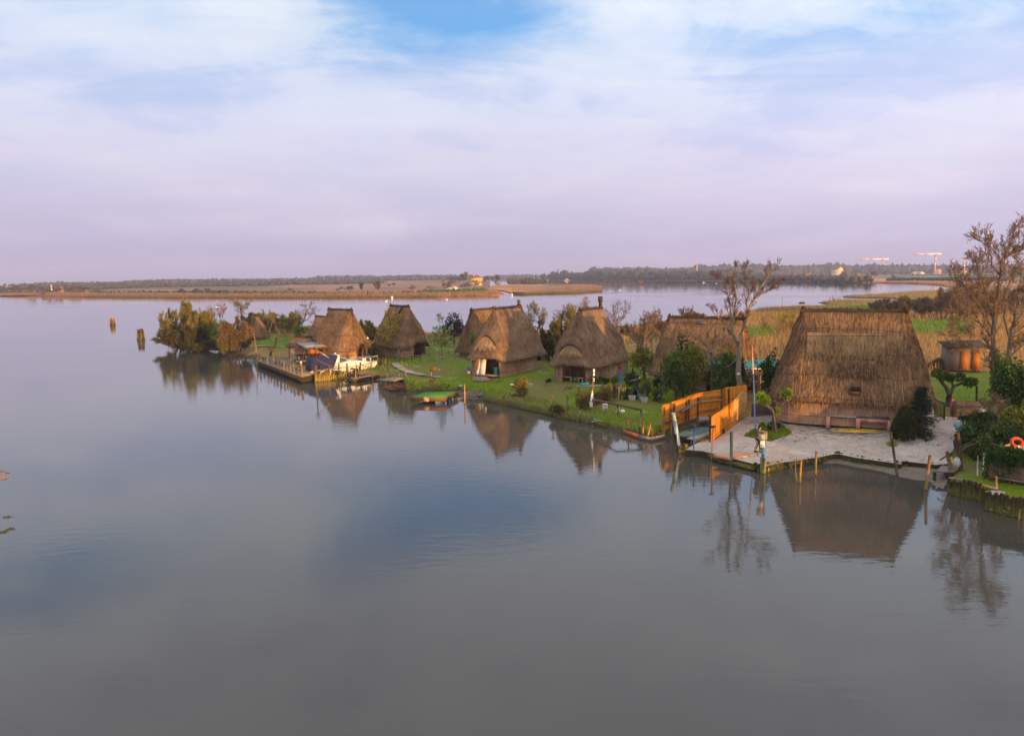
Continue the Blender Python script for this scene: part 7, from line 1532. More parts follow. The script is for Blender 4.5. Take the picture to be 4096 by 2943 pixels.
bush('tall dark ivy hedge at the right edge, upper part', 7, (1085, 1540), 1150, 300, m_ivy, 5200, .8, 105, .22, .16, nb=7)
bush('dark hedge running down from the ladder to the stump', 8, (1390, 350), 130, 400, m_lthuja, 3600, .8, 106, .16, .11, nb=6)
bush('dark undergrowth beside the stump and the green net', 8, (1330, 570), 280, 300, m_ldark, 2800, .7, 107, .16, .12, nb=5, depth=1.6)
bush('black shaded bush between the hedge and the ivy shed', 8, (1400, 600), 350, 180, m_ldark, 2200, .7, 108, .16, .12, nb=5)
bush('golden green creeper hanging over the roof of the ivy shed', 8, (1790, 430), 90, 330, m_lbay, 3000, .8, 109, .2, .14, nb=7, depth=1.3)
bush('low sparse bush in front of the aluminium ladder', 8, (1500, 260), 130, 180, m_lbay, 700, .8, 110, .16, .1)
bare('thin bare shrub hanging over the hedge near the ladder', 8, (1560, 260), -120, 111, m_twigor, m_twigor, dict(lev=3, ang=.7), .06, z=.8, stems=3, spread=.5)
# scrub wood on the marsh at the right
GS = 'brown scrub trees on the marsh'
for i, (x, y, yt, wp) in enumerate(((40, 770, 650, 150), (150, 790, 660, 170), (270, 800, 640, 180), (400, 815, 640, 200), (520, 830, 600, 200), (640, 830, 570, 220), (770, 800, 590, 200), (880, 780, 560, 200), (1000, 770, 570, 200), (1110, 760, 560, 180), (330, 750, 660, 180), (560, 720, 575, 170), (680, 700, 550, 180), (460, 745, 650, 170))):
    tamarisk('leafless brown scrub tree in the thicket on the marsh behind the largest hut', 7, (x, y), yt, wp, 120 + i, m_lbrown, 9, z=.4, group=GS, stems=6, name='scrub_tree', ll=.5, lw=.07, spread=.5)
for i, (x, y, yt, wp, lb) in enumerate(((700, 1190, 1100, 200, 'brown scrub at the foot of the reeds beside the orange doored shed'), (520, 1200, 1130, 160, 'low dark bramble at the corner of the small lawn'))): tamarisk(lb, 7, (x, y), yt, wp, 140 + i, m_lbrown, 9, z=.6, name='scrub', stems=6)
bare('straggling yellow budded shrub on the marsh left of the largest hut', 6, (520, 430), 60, 150, m_twigor, m_twigor, dict(lev=3, ang=.6), .06, z=.5, stems=4, spread=.3, leaf=(m_lyel, 3, .16, .07, .1, 0))
bare('second straggling shrub with yellow leaves close to the roof of the largest hut', 6, (600, 420), 150, 151, m_twigor, m_twigor, dict(lev=3, ang=.6), .05, z=.5, stems=3, spread=.3, leaf=(m_lyel, 3, .16, .07, .1, 0))
bush('green creeper patches on the roof of the shaggy dark hut', 3, (1395, 610), 395, 70, m_lgreen, 350, 2.2, 152, .2, .14, nb=3)

# ------------------------------------------------------------------ grass and reeds (nobody could count them)
def inpoly(P, poly): return sdist(P, poly) > 0
def scatter(name, polys, n, hmin, hmax, wd, m, zfun=None, lean=.25, clump=0, seed=1, avoid=None, minz=.12):
    rg = np.random.default_rng(seed); allp = []
    areas = []
    for L in polys:
        A_ = np.array(L); areas.append(max(1, np.ptp(A_[:, 0]) * np.ptp(A_[:, 1])))
    tot = sum(areas); s_ = MB()
    for L, a in zip(polys, areas):
        A_ = np.array(L); k = int(n * a / tot); p_ = np.column_stack([rg.uniform(A_[:, 0].min(), A_[:, 0].max(), k), rg.uniform(A_[:, 1].min(), A_[:, 1].max(), k)])
        if clump: c_ = p_[rg.integers(0, k, k // clump + 1)]; p_ = c_[rg.integers(0, len(c_), k)] + rg.normal(size=(k, 2)) * .35
        p_ = p_[inpoly(p_, L)]
        if avoid is not None:
            for av in avoid: p_ = p_[~inpoly(p_, av)]
        allp.append(p_)
    p_ = np.concatenate(allp)
    if name == 'grass': p_ = p_[vnoise(p_, .22, 3) + .35 * vnoise(p_, .9, 8) + rg.random(len(p_)) * .5 > .06]
    z = gheight(p_); ok_ = z > minz; p_, z = p_[ok_], z[ok_]; k = len(p_)
    D = np.column_stack([rg.normal(size=k) * lean, rg.normal(size=k) * lean, np.ones(k)])
    s_.blades(np.column_stack([p_, z - .03]), D, rg.uniform(hmin, hmax, k), wd, side=np.column_stack([rg.normal(size=k) * .5, np.ones(k), np.zeros(k)]), tri=True)
    return tag(s_.obj(name, m), kind='stuff')
m_grass = leafmat('lawn_grass', (.075, .13, .003), (.25, .31, .014), .8, .15, .4)
m_grass2 = leafmat('long_grass', (.08, .12, .012), (.26, .24, .045), .8, .15, .5)
m_reed = leafmat('dry_reed', (.20, .11, .04), (.46, .29, .12), .85, .15)
m_reedg = leafmat('green_reed', (.075, .17, .018), (.18, .30, .035), .85, .15)
m_reedo = leafmat('olive_reed', (.15, .13, .028), (.33, .26, .07), .85, .15)
HUTP = [[(cx + math.cos(r_) * x - math.sin(r_) * y, cy + math.sin(r_) * x + math.cos(r_) * y) for x, y in ((-a, -b_), (a, -b_), (a, b_), (-a, b_))] for cx, cy, r_, a, b_ in ((25, 55, -.41, 5.1, 3.1), (-23.2, 101.8, -.68, 3.1, 2.5), (-15.9, 106.9, -.87, 4.3, 2.1), (-.5, 86.2, 1.03, 4.8, 2.6), (8.43, 79.7, 1.02, 4.9, 2.4), (18.5, 71.6, -.6, 4.4, 3), (-3.96, 102.5, .91, 3.5, 2.1))] + [SLP, dkP]
pathP = [tuple(G(k, x, y, .7))[:2] for k, x, y in ((3, 480, 780), (3, 620, 855), (3, 1020, 940), (3, 1020, 915), (3, 620, 830), (3, 520, 765))]
scatter('grass', LAWN, 60000, .06, .20, .05, m_grass, avoid=HUTP + [pathP], seed=2)
scatter('long_grass', LAWN, 5000, .2, .5, .05, m_grass2, clump=30, avoid=HUTP + [pathP], seed=3)
bank = [PX([(3, 640, 1050), (3, 1240, 1095), (3, 1500, 1155), (3, 1800, 1250), (4, 530, 1275), (4, 690, 1315), (4, 930, 1360), (4, 1230, 1445), (4, 1500, 1420), (4, 1400, 1360), (4, 1080, 1330), (4, 800, 1255), (4, 500, 1180), (3, 1800, 1150), (3, 1450, 1080), (3, 1000, 1030), (3, 640, 990)], .4)]
scatter('bank_grass', bank, 9000, .15, .5, .06, m_grass2, lean=.5, avoid=HUTP, seed=4, minz=.08)
marshp = [PX([(5, 240, 800), (5, 300, 600), (5, 560, 512), (5, 700, 484), (5, 870, 456), (5, 1000, 428), (0, 3200, 1230), (0, 3340, 1232), (0, 3600, 1225), (0, 4300, 1225), (0, 4300, 1540), (0, 3990, 1490), (0, 3800, 1480), (0, 3690, 1520), (0, 3400, 1560), (0, 3100, 1500), (0, 2900, 1480)], .5)]
greenp = [PX([(6, 1600, 180), (6, 1960, 170), (7, 760, 840), (7, 700, 960), (6, 1960, 300), (6, 1640, 310)], .5), PX([(6, 180, 245), (6, 430, 225), (6, 430, 325), (6, 200, 335)], .5), PX([(16, 250, 730), (16, 780, 690), (16, 800, 770), (16, 150, 770)], .5)]
scatter('reeds', marshp, 60000, .7, 1.7, .09, m_reed, lean=.13, avoid=HUTP + LAWN + greenp, seed=5)
scatter('green_reeds', greenp, 16000, .5, 1.0, .10, m_reedg, lean=.15, avoid=HUTP, seed=6)
scatter('olive_reeds', [PX([(5, 700, 484), (5, 870, 456), (5, 1000, 428), (0, 3200, 1230), (0, 3340, 1240), (6, 900, 190), (6, 400, 180), (6, 180, 200)], .5), PX([(16, 190, 655), (16, 350, 632), (16, 850, 634), (16, 1050, 632), (16, 1100, 660), (16, 840, 700), (16, 340, 692)], .4), PX([(16, 470, 596), (16, 480, 580), (16, 850, 564), (16, 1300, 530), (16, 1620, 514), (16, 1600, 600), (16, 1060, 604)], .4)], 16000, .6, 1.5, .12, m_reedo, lean=.13, seed=7)
backp = [PX([(0, 640, 1372), (0, 800, 1340), (0, 1000, 1318), (0, 1300, 1308), (0, 1500, 1322), (0, 1700, 1339), (0, 2200, 1329), (0, 2480, 1314), (0, 2650, 1296), (0, 2720, 1330), (0, 2450, 1400), (0, 2200, 1370), (0, 1700, 1375), (0, 1300, 1345), (0, 1000, 1340), (0, 760, 1390)], .5)]
scatter('shore_reeds', backp, 12000, .6, 1.5, .09, m_reed, lean=.15, avoid=HUTP, seed=8)
scatter('shore_grass', backp + [PX([(1, 1040, 790), (1, 1400, 680), (1, 1560, 600), (1, 1950, 640), (1, 1900, 760), (1, 1500, 760)], .6)], 8000, .25, .7, .07, m_grass2, lean=.2, avoid=HUTP, seed=9)
bedP = PX([(6, 165, 1180), (6, 240, 1130), (6, 330, 1125), (6, 470, 1100), (6, 560, 1125), (6, 575, 1155), (6, 460, 1200), (6, 400, 1225), (6, 300, 1205)], ZQ + .02)
m_flw = mat('white_petals', (.55, .55, .5), (.7, .7, .62))
scatter('daisies', [PX([(4, 960, 1180), (4, 1250, 1130), (4, 1560, 1180), (4, 1540, 1300), (4, 1250, 1290), (4, 980, 1260)], .6), LAWN[0]], 2600, .10, .22, .045, m_flw, avoid=HUTP, seed=12, clump=9)
mb_ = mat('bed_earth', (.04, .06, .012), (.07, .11, .02), 4); gb = sheet(bedP, ZQ + .035, .04); tag(gb.obj('flower_bed', [mb_, mb_]), kind='structure')
def slabgrass(name, poly, n, h, m, seed):
    rg = np.random.default_rng(seed); A_ = np.array(poly); p_ = np.column_stack([rg.uniform(A_[:, 0].min(), A_[:, 0].max(), n), rg.uniform(A_[:, 1].min(), A_[:, 1].max(), n)]); p_ = p_[inpoly(p_, poly)]; k = len(p_); s_ = MB()
    s_.blades(np.column_stack([p_, ZQ + mounds(p_)]), np.column_stack([rg.normal(size=(k, 2)) * .35, np.ones(k)]), rg.uniform(h * .4, h, k), .045, tri=True, side=np.column_stack([rg.normal(size=k), np.ones(k), np.zeros(k)])); return tag(s_.obj(name, m), kind='stuff')
slabgrass('bed_grass', bedP, 5000, .28, m_grass, 1)
slabgrass('weeds', PX([(6, 1400, 1245), (6, 1450, 1235), (6, 1505, 1250), (6, 1490, 1270), (6, 1420, 1270)], ZQ), 900, .18, m_grass, 2)
W_ = []
for k, pts in ((27, [(1000, 1580), (1080, 1560), (1200, 1540), (1330, 1560), (1430, 1590)]), (27, [(1190, 1540), (1240, 1590), (1400, 1600)]), (6, [(100, 1065), (240, 1075), (300, 1060)]), (6, [(480, 1130), (640, 1160), (800, 1180), (1000, 1205)]), (6, [(660, 1140), (740, 1125)]), (8, [(800, 480), (960, 490), (1020, 500)]), (6, [(480, 1230), (520, 1190), (600, 1160)]), (6, [(580, 1240), (700, 1200)])):
    P_ = [G(k, x, y, ZQ) for x, y in pts]
    for a, b_ in zip(P_[:-1], P_[1:]):
        for _ in range(int((b_ - a).length * 16)): q_ = a.lerp(b_, rnd.random()); W_.append((q_.x + rnd.gauss(0, .06), q_.y + rnd.gauss(0, .06), q_.z))
s_ = MB(); s_.blades(W_, [(rnd.gauss(0, .4), rnd.gauss(0, .4), 1) for _ in W_], rng.uniform(.05, .14, len(W_)), .05, tri=True); tag(s_.obj('joint_weeds', m_grass), kind='stuff')
m_moss = leafmat('bank_moss', (.04, .05, .006), (.13, .14, .016), .9, .1)
mp = []
for k, pts in ((2, [(230, 757), (735, 943)]), (8, [(1065, 1010), (1450, 1105)]), (8, [(1475, 1195), (1890, 1295)]), (3, [(1530, 1202), (1800, 1262)]), (4, [(535, 1288), (930, 1372)]), (6, [(330, 1495), (480, 1457), (950, 1373)]), (6, [(1000, 1378), (1350, 1446)])):
    P_ = [G(k, x, y, .3) for x, y in pts]
    for a, b_ in zip(P_[:-1], P_[1:]):
        for _ in range(int((b_ - a).length * 30)): q_ = a.lerp(b_, rnd.random()); mp.append((q_.x + rnd.gauss(0, .06), q_.y - .08 + rnd.gauss(0, .05), .25 + abs(rnd.gauss(.15, .2))))
s_ = MB(); s_.blades(mp, [(rnd.gauss(0, .8), -.6 + rnd.gauss(0, .4), rnd.gauss(-.2, .8)) for _ in mp], rng.uniform(.06, .18, len(mp)), .08); tag(s_.obj('moss', m_moss), kind='stuff')
# ------------------------------------------------------------------ far things
def farwood(name, L, n, h0, h1, m, seed, rows=1.0, z=.4, wd=1.0, blobn=1):
    rg = random.Random(seed); P = [G(k, x, y, z) for k, x, y in L]; seg = [(b_ - a).length for a, b_ in zip(P[:-1], P[1:])]; tot = sum(seg); s_ = MB()
    for i in range(n):
        t_ = rg.random() * tot; j = 0
        while t_ > seg[j] and j < len(seg) - 1: t_ -= seg[j]; j += 1
        a, b_ = P[j], P[j + 1]; q_ = a.lerp(b_, min(1, t_ / seg[j])); nr = Vector((-(b_ - a).y, (b_ - a).x, 0)).normalized(); nr = nr if nr.y > 0 else -nr
        q_ = q_ + nr * rg.uniform(0, rows); h_ = rg.uniform(h0, h1) * (.8 + .3 * mnoise.noise(q_ * .006)); r_ = h_ * rg.uniform(.28, .5) * wd
        for c in range(blobn): s_.blob(q_ + Vector((rg.gauss(0, r_ * .5), rg.gauss(0, r_ * .5), h_ * rg.uniform(.4, .62))), (r_, r_, h_ * rg.uniform(.4, .52)), 2 if blobn > 1 else 1, .9, rg.random() * 50, fr=1.7)
    return tag(s_.obj(name, m), kind='stuff')
m_fw1 = mat('far_wood_green', (.012, .017, .015), (.038, .042, .034), .35, .95, (1, 1, 1), c3=(.10, .075, .055))
m_fw2 = mat('far_wood_brown', (.030, .024, .021), (.080, .062, .048), .35, .95, c3=(.07, .075, .035))
m_fw3 = mat('far_shrub_dark', (.012, .022, .010), (.035, .05, .018), .6, .95)
farwood('distant_wood', [(0, -500, 1156), (0, 0, 1147), (0, 500, 1141)], 900, 6, 8.5, m_fw1, 1, 160)
farwood('distant_wood', [(0, 450, 1141), (0, 700, 1138), (0, 1300, 1126)], 1200, 9, 12.5, m_fw1, 12, 160)
farwood('distant_wood', [(0, 1250, 1127), (0, 1900, 1119)], 900, 11.5, 15, m_fw1, 13, 160)
farwood('distant_wood', [(13, 1360, 182), (13, 1880, 174)], 300, 8, 13, m_fw1, 2, 60)
farwood('brown_wood_belt', [(0, -300, 1168), (0, 300, 1160), (0, 700, 1150), (0, 1200, 1140), (0, 1550, 1134)], 1900, 4, 8, m_fw2, 3, 90)
farwood('dark_hedge', [(0, -100, 1172), (0, 160, 1170), (0, 400, 1173), (12, 0, 345), (12, 700, 358), (12, 1700, 360), (12, 2268, 365), (13, 700, 345)], 900, 1.2, 2.8, m_fw3, 4, 6)
farwood('green_hedge', [(13, 560, 350), (13, 900, 345), (13, 1300, 330)], 150, 1.5, 4, mat('far_shrub_green', (.02, .05, .010), (.06, .11, .02), .6, .95), 5, 6)
farwood('far_shore_wood', [(14, 175, 283), (14, 600, 288), (14, 1200, 286), (14, 1700, 288), (14, 2268, 292)], 520, 6, 17, m_fw2, 6, 55, blobn=2)
farwood('far_shore_wood', [(15, 0, 396), (15, 700, 402), (15, 1300, 402), (16, 430, 414), (16, 860, 424)], 800, 3, 9, m_fw2, 7, 30)
farwood('far_shore_wood', [(0, 2380, 1113), (0, 2800, 1108), (0, 3400, 1100)], 560, 20, 29, m_fw2, 8, 120, blobn=2)
farwood('pine_wood', [(0, 2800, 1107), (0, 3200, 1102), (0, 3600, 1097), (0, 4300, 1089)], 1000, 24, 30, m_fw1, 9, 100)
farwood('field_hedge', [(16, 1000, 408), (16, 1300, 405), (16, 1750, 405), (16, 2268, 410)], 500, 3, 6, mat('far_hedge_plum', (.022, .018, .024), (.055, .045, .05), .5, .95), 10, 8)
farwood('islet_bushes', [(13, 1510, 250), (13, 1940, 245)], 200, 4, 8, m_fw2, 11, 14, wd=.7)
# reeds along the far banks
def farreeds(name, L, n, h0, h1, m, depth, seed):
    rg = np.random.default_rng(seed); P = [G(k, x, y, .3) for k, x, y in L]; Q = []
    seg = np.array([(b_ - a).length for a, b_ in zip(P[:-1], P[1:])]); pr = seg / seg.sum()
    for j, c in enumerate(rg.multinomial(n, pr)):
        a, b_ = P[j], P[j + 1]
        for t_, o_ in zip(rg.random(c), rg.random(c)): q_ = a.lerp(b_, float(t_)); Q.append((q_.x, q_.y + o_ * depth, .2))
    k = len(Q); s_ = MB(); s_.blades(Q, np.column_stack([rg.normal(size=(k, 2)) * .12, np.ones(k)]), rg.uniform(h0, h1, k), .5, side=np.tile([.1, 1, 0], (k, 1)), tri=True); return tag(s_.obj(name, m), kind='stuff')
m_fr = leafmat('far_reed', (.20, .105, .05), (.36, .215, .11), .9, .1); m_fro = leafmat('far_reed_olive', (.13, .11, .03), (.22, .17, .06), .9, .1)
farreeds('far_reeds', [(11, 0, 376), (11, 460, 376), (11, 1000, 386), (12, 0, 394), (12, 1200, 394), (13, 0, 390), (13, 700, 384), (13, 1100, 376), (13, 1400, 362)], 7000, 1.5, 3.2, m_fr, 28, 1)
farreeds('far_reeds', [(11, 1000, 387), (12, 0, 395), (12, 1200, 395), (13, 700, 386)], 2200, .8, 1.6, m_fro, 3, 2)
farreeds('far_reeds', [(13, 1560, 352), (13, 1700, 356), (13, 2268, 342), (14, 600, 425), (14, 880, 405)], 2600, .8, 1.6, m_fro, 8, 3)
farreeds('far_reeds', [(13, 1560, 320), (13, 2268, 310), (14, 500, 380), (14, 850, 365)], 2600, .8, 1.6, m_fr, 40, 4)
farreeds('far_reeds', [(16, 1000, 430), (16, 1400, 434), (16, 1780, 452), (0, 3900, 1150)], 1500, .8, 1.6, m_fr, 25, 5)
# single far trees that one can tell apart
def fartree(label, k, b, ytop, wpx, m, seed, name='tree', group='single trees on the far land', z=.4, n=340, lift=.25, twig=False):
    B0 = G(k, *b, z); H_ = atY(k, b[0], ytop, B0.y).z - z; W_ = wpx / REG[k][2] * mpp(B0) / 2
    return leafy(name, label, B0, [(0, 0, H_ * (lift + (1 - lift) / 2), W_, W_, H_ * (1 - lift) / 2)] + [(rnd.gauss(0, W_ * .4), rnd.gauss(0, W_ * .4), H_ * rnd.uniform(.45, .8), W_ * .5, W_ * .5, H_ * .18) for _ in range(3)], m, n, H_ * .16, H_ * .10, [([(0, 0, 0), (0, 0, H_ * .6)], [H_ * .02, H_ * .01])], group=group, cat='tree', hollow=.3, seed=seed)
m_fl1 = leafmat('far_leaf_olive', (.06, .065, .02), (.13, .12, .04)); m_fl2 = leafmat('far_leaf_brown', (.07, .046, .034), (.14, .095, .068)); m_fl3 = leafmat('far_leaf_dark', (.012, .025, .015), (.035, .05, .025)); m_fl4 = leafmat('far_leaf_green', (.04, .085, .015), (.09, .14, .03))
for i, (k, b, yt, wp, m__, lb) in enumerate(((13, (1010, 250), 108, 75, m_fl2, 'tallest bare tree behind the yellow house'), (13, (975, 225), 165, 60, m_fl3, 'dark conifer left of the yellow house'), (13, (880, 250), 165, 150, m_fl2, 'brown round tree left of the dark conifer'), (13, (1260, 250), 150, 90, m_fl2, 'bare grey tree right of the yellow house'), (13, (1370, 255), 145, 130, m_fl2, 'second bare grey tree right of the yellow house'), (13, (1150, 280), 205, 180, m_fl2, 'brown tree before the yellow house front'), (13, (1020, 310), 225, 120, m_fl1, 'olive tree before the yellow house on its left'), (13, (810, 310), 215, 150, m_fl1, 'olive tree behind the pale tents'), (13, (420, 320), 262, 110, m_fl1, 'round olive bush on the far bank left of the tents'), (13, (650, 320), 265, 130, m_fl1, 'wide olive bush left of the tents'), (13, (1390, 265), 228, 80, m_fl4, 'small green bush at the end of the yellow house garden'), (13, (25, 320), 210, 60, m_fl2, 'thin brown tree on the far bank left'), (13, (210, 275), 230, 40, m_fl2, 'small brown bush on the reed field'), (13, (160, 278), 240, 60, m_fl2, 'low brown bush on the reed field'),
      (12, (1305, 330), 290, 60, m_fl4, 'small round green bush on the far dyke'), (12, (250, 345), 295, 90, m_fl3, 'dark round bush on the far dyke'), (12, (60, 345), 290, 80, m_fl3, 'dark bush at the left of the far dyke'), (12, (365, 345), 290, 80, m_fl2, 'brown bush on the far dyke'), (12, (2110, 320), 230, 60, m_fl3, 'tall ivy tree on the far dyke at its right'), (12, (1985, 335), 265, 100, m_fl3, 'dark tree right before the far dyke end'), (12, (1860, 335), 275, 110, m_fl2, 'brown bush left of the dark dyke tree'),
      (11, (560, 365), 290, 120, m_fl1, 'olive thicket left of the far thatched huts'), (11, (650, 360), 285, 110, m_fl2, 'brown thicket left of the far thatched huts'), (11, (800, 350), 265, 120, m_fl2, 'brown tree between the far thatched huts'), (11, (880, 352), 275, 80, m_fl2, 'second brown tree between the far thatched huts'), (11, (930, 335), 270, 60, m_fl3, 'dark tree beside the smaller far hut'), (11, (990, 330), 278, 60, m_fl3, 'dark tree directly behind the smaller far hut'), (11, (1090, 350), 285, 80, m_fl1, 'olive bush right of the smaller far hut'), (11, (490, 375), 330, 60, m_fl2, 'low bush on the far bank edge at the left'), (11, (195, 330), 250, 60, m_fl2, 'pale brown tree at the far left'), (11, (350, 340), 240, 90, m_fl2, 'wider pale brown tree at the far left'),
      (16, (1045, 395), 335, 55, m_fl4, 'round green tree at the left end of the green field'), (16, (955, 348), 305, 40, m_fl3, 'first dark round tree on the bare field'), (16, (1140, 345), 312, 35, m_fl3, 'second dark round tree on the bare field'), (16, (1205, 345), 308, 45, m_fl3, 'widest dark round tree on the bare field'), (16, (1272, 348), 323, 25, m_fl3, 'small round tree on the bare field'), (16, (640, 350), 258, 80, m_fl1, 'pale green tree right of the tall beige house'), (16, (830, 385), 300, 100, m_fl2, 'brown tree at the right end of the far village'), (16, (505, 385), 300, 90, m_fl2, 'brown tree below the tall beige house'), (14, (1835, 250), 178, 65, m_fl1, 'yellow-green tree left of the antenna mast'), (14, (2030, 240), 165, 100, m_fl2, 'brown round tree right of the antenna mast'), (14, (320, 285), 175, 100, m_fl2, 'brown tree at the left end of the far shore'), (14, (435, 285), 163, 80, m_fl2, 'rounded pale tree left of the two poplars'))):
    fartree(lb, k, b, yt, wp, m__, 300 + i)
for x, yt, lb in ((577, 125, 'shorter of the two slim poplars on the far shore'), (613, 115, 'taller of the two slim poplars on the far shore'), (926, 135, 'thin lone poplar right of the two poplars')): fartree(lb, 14, (x, 200 + (x > 800) * -5), yt, 24 if x < 900 else 10, m_fl3, x, 'poplar', lift=.05, n=200)
for i, (x, w_) in enumerate(((1445, 46), (1528, 40), (1607, 38), (1683, 42), (1765, 38), (1845, 38))): fartree('round crowned pine in the row along the far field', 16, (x, 330), 302, w_, m_fl3, 400 + i, 'pine', 'pines along the far field', lift=.45, n=120)
for i, x in enumerate((1485, 1565, 1644, 1725, 1805, 1885)): fartree('small dark cypress in the row along the far field', 16, (x, 338), 302, 11, m_fl3, 410 + i, 'cypress', 'cypresses along the far field', lift=.02, n=90)
# houses
def house(label, k, b, w_, h_, dp, rz, mw_, mr, z=.4, wins=(), chim=(), rh=.28, hip=True, name='house'):
    B0 = G(k, *b, z); o = thing(name, label, 'house', B0, rz); a, c_ = w_ / 2, dp / 2
    addpart(o, 'wall', mw_, lambda s_: s_.add([(-a, -c_, 0), (a, -c_, 0), (a, c_, 0), (-a, c_, 0), (-a, -c_, h_), (a, -c_, h_), (a, c_, h_), (-a, c_, h_)] + ([] if hip else [(0, -c_, h_ + w_ * rh), (0, c_, h_ + w_ * rh)]), [(0, 1, 5, 4), (1, 2, 6, 5), (2, 3, 7, 6), (3, 0, 4, 7)] + ([] if hip else [(4, 5, 8), (6, 7, 9)])))
    e = .08 * w_
    if hip: rv, rf = [(-a - e, -c_ - e, h_), (a + e, -c_ - e, h_), (a + e, c_ + e, h_), (-a - e, c_ + e, h_), (-a * .35, 0, h_ + w_ * rh), (a * .35, 0, h_ + w_ * rh)], [(0, 1, 5, 4), (1, 2, 5), (2, 3, 4, 5), (3, 0, 4), (3, 2, 1, 0)]
    else: rv, rf = [(-a - e, -c_ - e, h_ - e * .5), (0, -c_ - e, h_ + w_ * rh + .1), (a + e, -c_ - e, h_ - e * .5), (-a - e, c_ + e, h_ - e * .5), (0, c_ + e, h_ + w_ * rh + .1), (a + e, c_ + e, h_ - e * .5)], [(0, 1, 4, 3), (1, 2, 5, 4)]
    ro = addpart(o, 'roof', mr, lambda s_: s_.add(rv, rf))
    for cx_, cy_, ct, cw in chim: addpart(ro, 'chimney', mw_, lambda s_: [s_.box((cx_, cy_, h_ + ct / 2), (cw, cw, ct)), s_.box((cx_, cy_, h_ + ct + .2), (cw * 1.5, cw * 1.5, .5))])
    for wx, wz, ww, wh in wins: addpart(o, 'window', m_dark, lambda s_: s_.box((wx, -c_ - .02, wz), (ww, .1, wh)))
    return o
m_yh = mat('ochre_plaster', (.66, .36, .05), (.80, .48, .09), .5, .9); m_bh = mat('beige_plaster', (.60, .46, .30), (.74, .60, .42), .5, .9); m_tile = mat('brown_roof_tile', (.11, .06, .04), (.19, .11, .08), 1, .9)
m_ph = mat('cream_plaster', (.62, .52, .40), (.76, .66, .52), .5, .9)
house('ochre yellow house with brown hip roof and two chimneys above the far reeds', 13, (1150, 262), 11.5, 8.3, 9.5, .12, m_yh, m_tile, .4, [(-3.4, 5.6, .8, 1.3), (0, 5.6, .8, 1.3), (3.4, 5.6, .8, 1.3)], [(-2.6, -1.5, 4.2, 1.1)], .24)
q_ = G(13, 1058, 262, .4); ch = MB(); ch.box((0, 0, 5.6), (.9, .9, 11.2)); ch.box((0, 0, 11.3), (1.3, 1.3, .6)); tag(ch.obj('chimney_stack', mat('brick_stack', (.40, .16, .09), (.5, .24, .14), 1), loc=q_), 'tall pinkish chimney stack left of the ochre house', 'chimney')
house('tall beige house with a gable facing the water on the right far shore', 16, (420, 360), 12.5, 14, 16, .35, m_bh, m_tile, .4, [(-2.5, 5, 1.2, 1.8), (2.5, 5, 1.2, 1.8), (-2.5, 9.5, 1.2, 1.8), (2.5, 9.5, 1.2, 1.8)], (), .36, False)
house('small cream house half hidden in the trees on the far shore', 14, (1522, 262), 13, 10, 11, .2, m_bh, m_tile, .4, [(-3, 6, 1.2, 1.6), (2, 6, 1.2, 1.6)], (), .22, False)
house('far orange brick house right of the field at the pine wood', 16, (1555, 330), 14, 9, 11, .2, mat('orange_plaster', (.5, .22, .11), (.6, .3, .16), .5), m_tile, .4, [(-3, 5, 1.2, 1.6)], (), .3, False)
house('long white farm building at the right end of the pine wood', 16, (1830, 326), 36, 5, 10, .0, m_ph, m_tile, .4, (), (), .1, False)
house('pale low building before the pine wood, left one of two', 16, (1305, 331), 14, 4.5, 8, 0, m_ph, m_ph, .4, (), (), .1, False)
house('pale low building before the pine wood, right one of two', 16, (1365, 331), 16, 4.5, 8, 0, m_ph, m_ph, .4, (), (), .1, False)
house('white roofed tent on the far bank, left one', 13, (850, 322), 4.6, 1.0, 5, .3, m_ph, mat('cream_canvas', (.75, .58, .30), (.85, .70, .42), 1), 1.2, (), (), .25, False, 'tent')
house('white roofed tent on the far bank, right one', 13, (906, 320), 4.2, 1.7, 5, .3, m_ph, MATS['cream_canvas'], 1.2, (), (), .3, False, 'tent')
def farhut(label, k, b, ytop, wpx, rot, m=m_th, rl=.3): 
    B0 = G(k, *b, .4); H_ = atY(k, b[0], ytop, B0.y).z - .4; W_ = wpx / REG[k][2] * mpp(B0) / 2
    return hut(label, B0.x, B0.y, rot, W_ * .92, W_ * .7, W_ * rl, H_ + .4, .4 + H_ * .22, .4, rc=W_ * .3, ov=W_ * .1, thatch=m, fuzz=0, seed=int(b[0]), nlev=6, horns=False, group='far thatched huts')
farhut('smaller far thatched hut with a white top beside dark trees at the left', 11, (988, 358), 300, 58, .3, rl=.12)
farhut('larger far thatched hut with a dark chimney at the left', 11, (698, 355), 268, 62, -.4, m_thnew)
farhut('far thatched hut by a low tree on the opposite shore, tawny', 14, (1243, 268), 230, 48, .2, m_thnew, .1)
farhut('far brown thatched roof above the bushes, left one on the right shore', 15, (1400, 392), 290, 130, 0)
farhut('small far thatched roof next to the tall beige house', 15, (1842, 370), 275, 62, 0)
farhut('far broad thatched roof near the white boat on the right shore', 15, (2050, 392), 293, 130, 0)
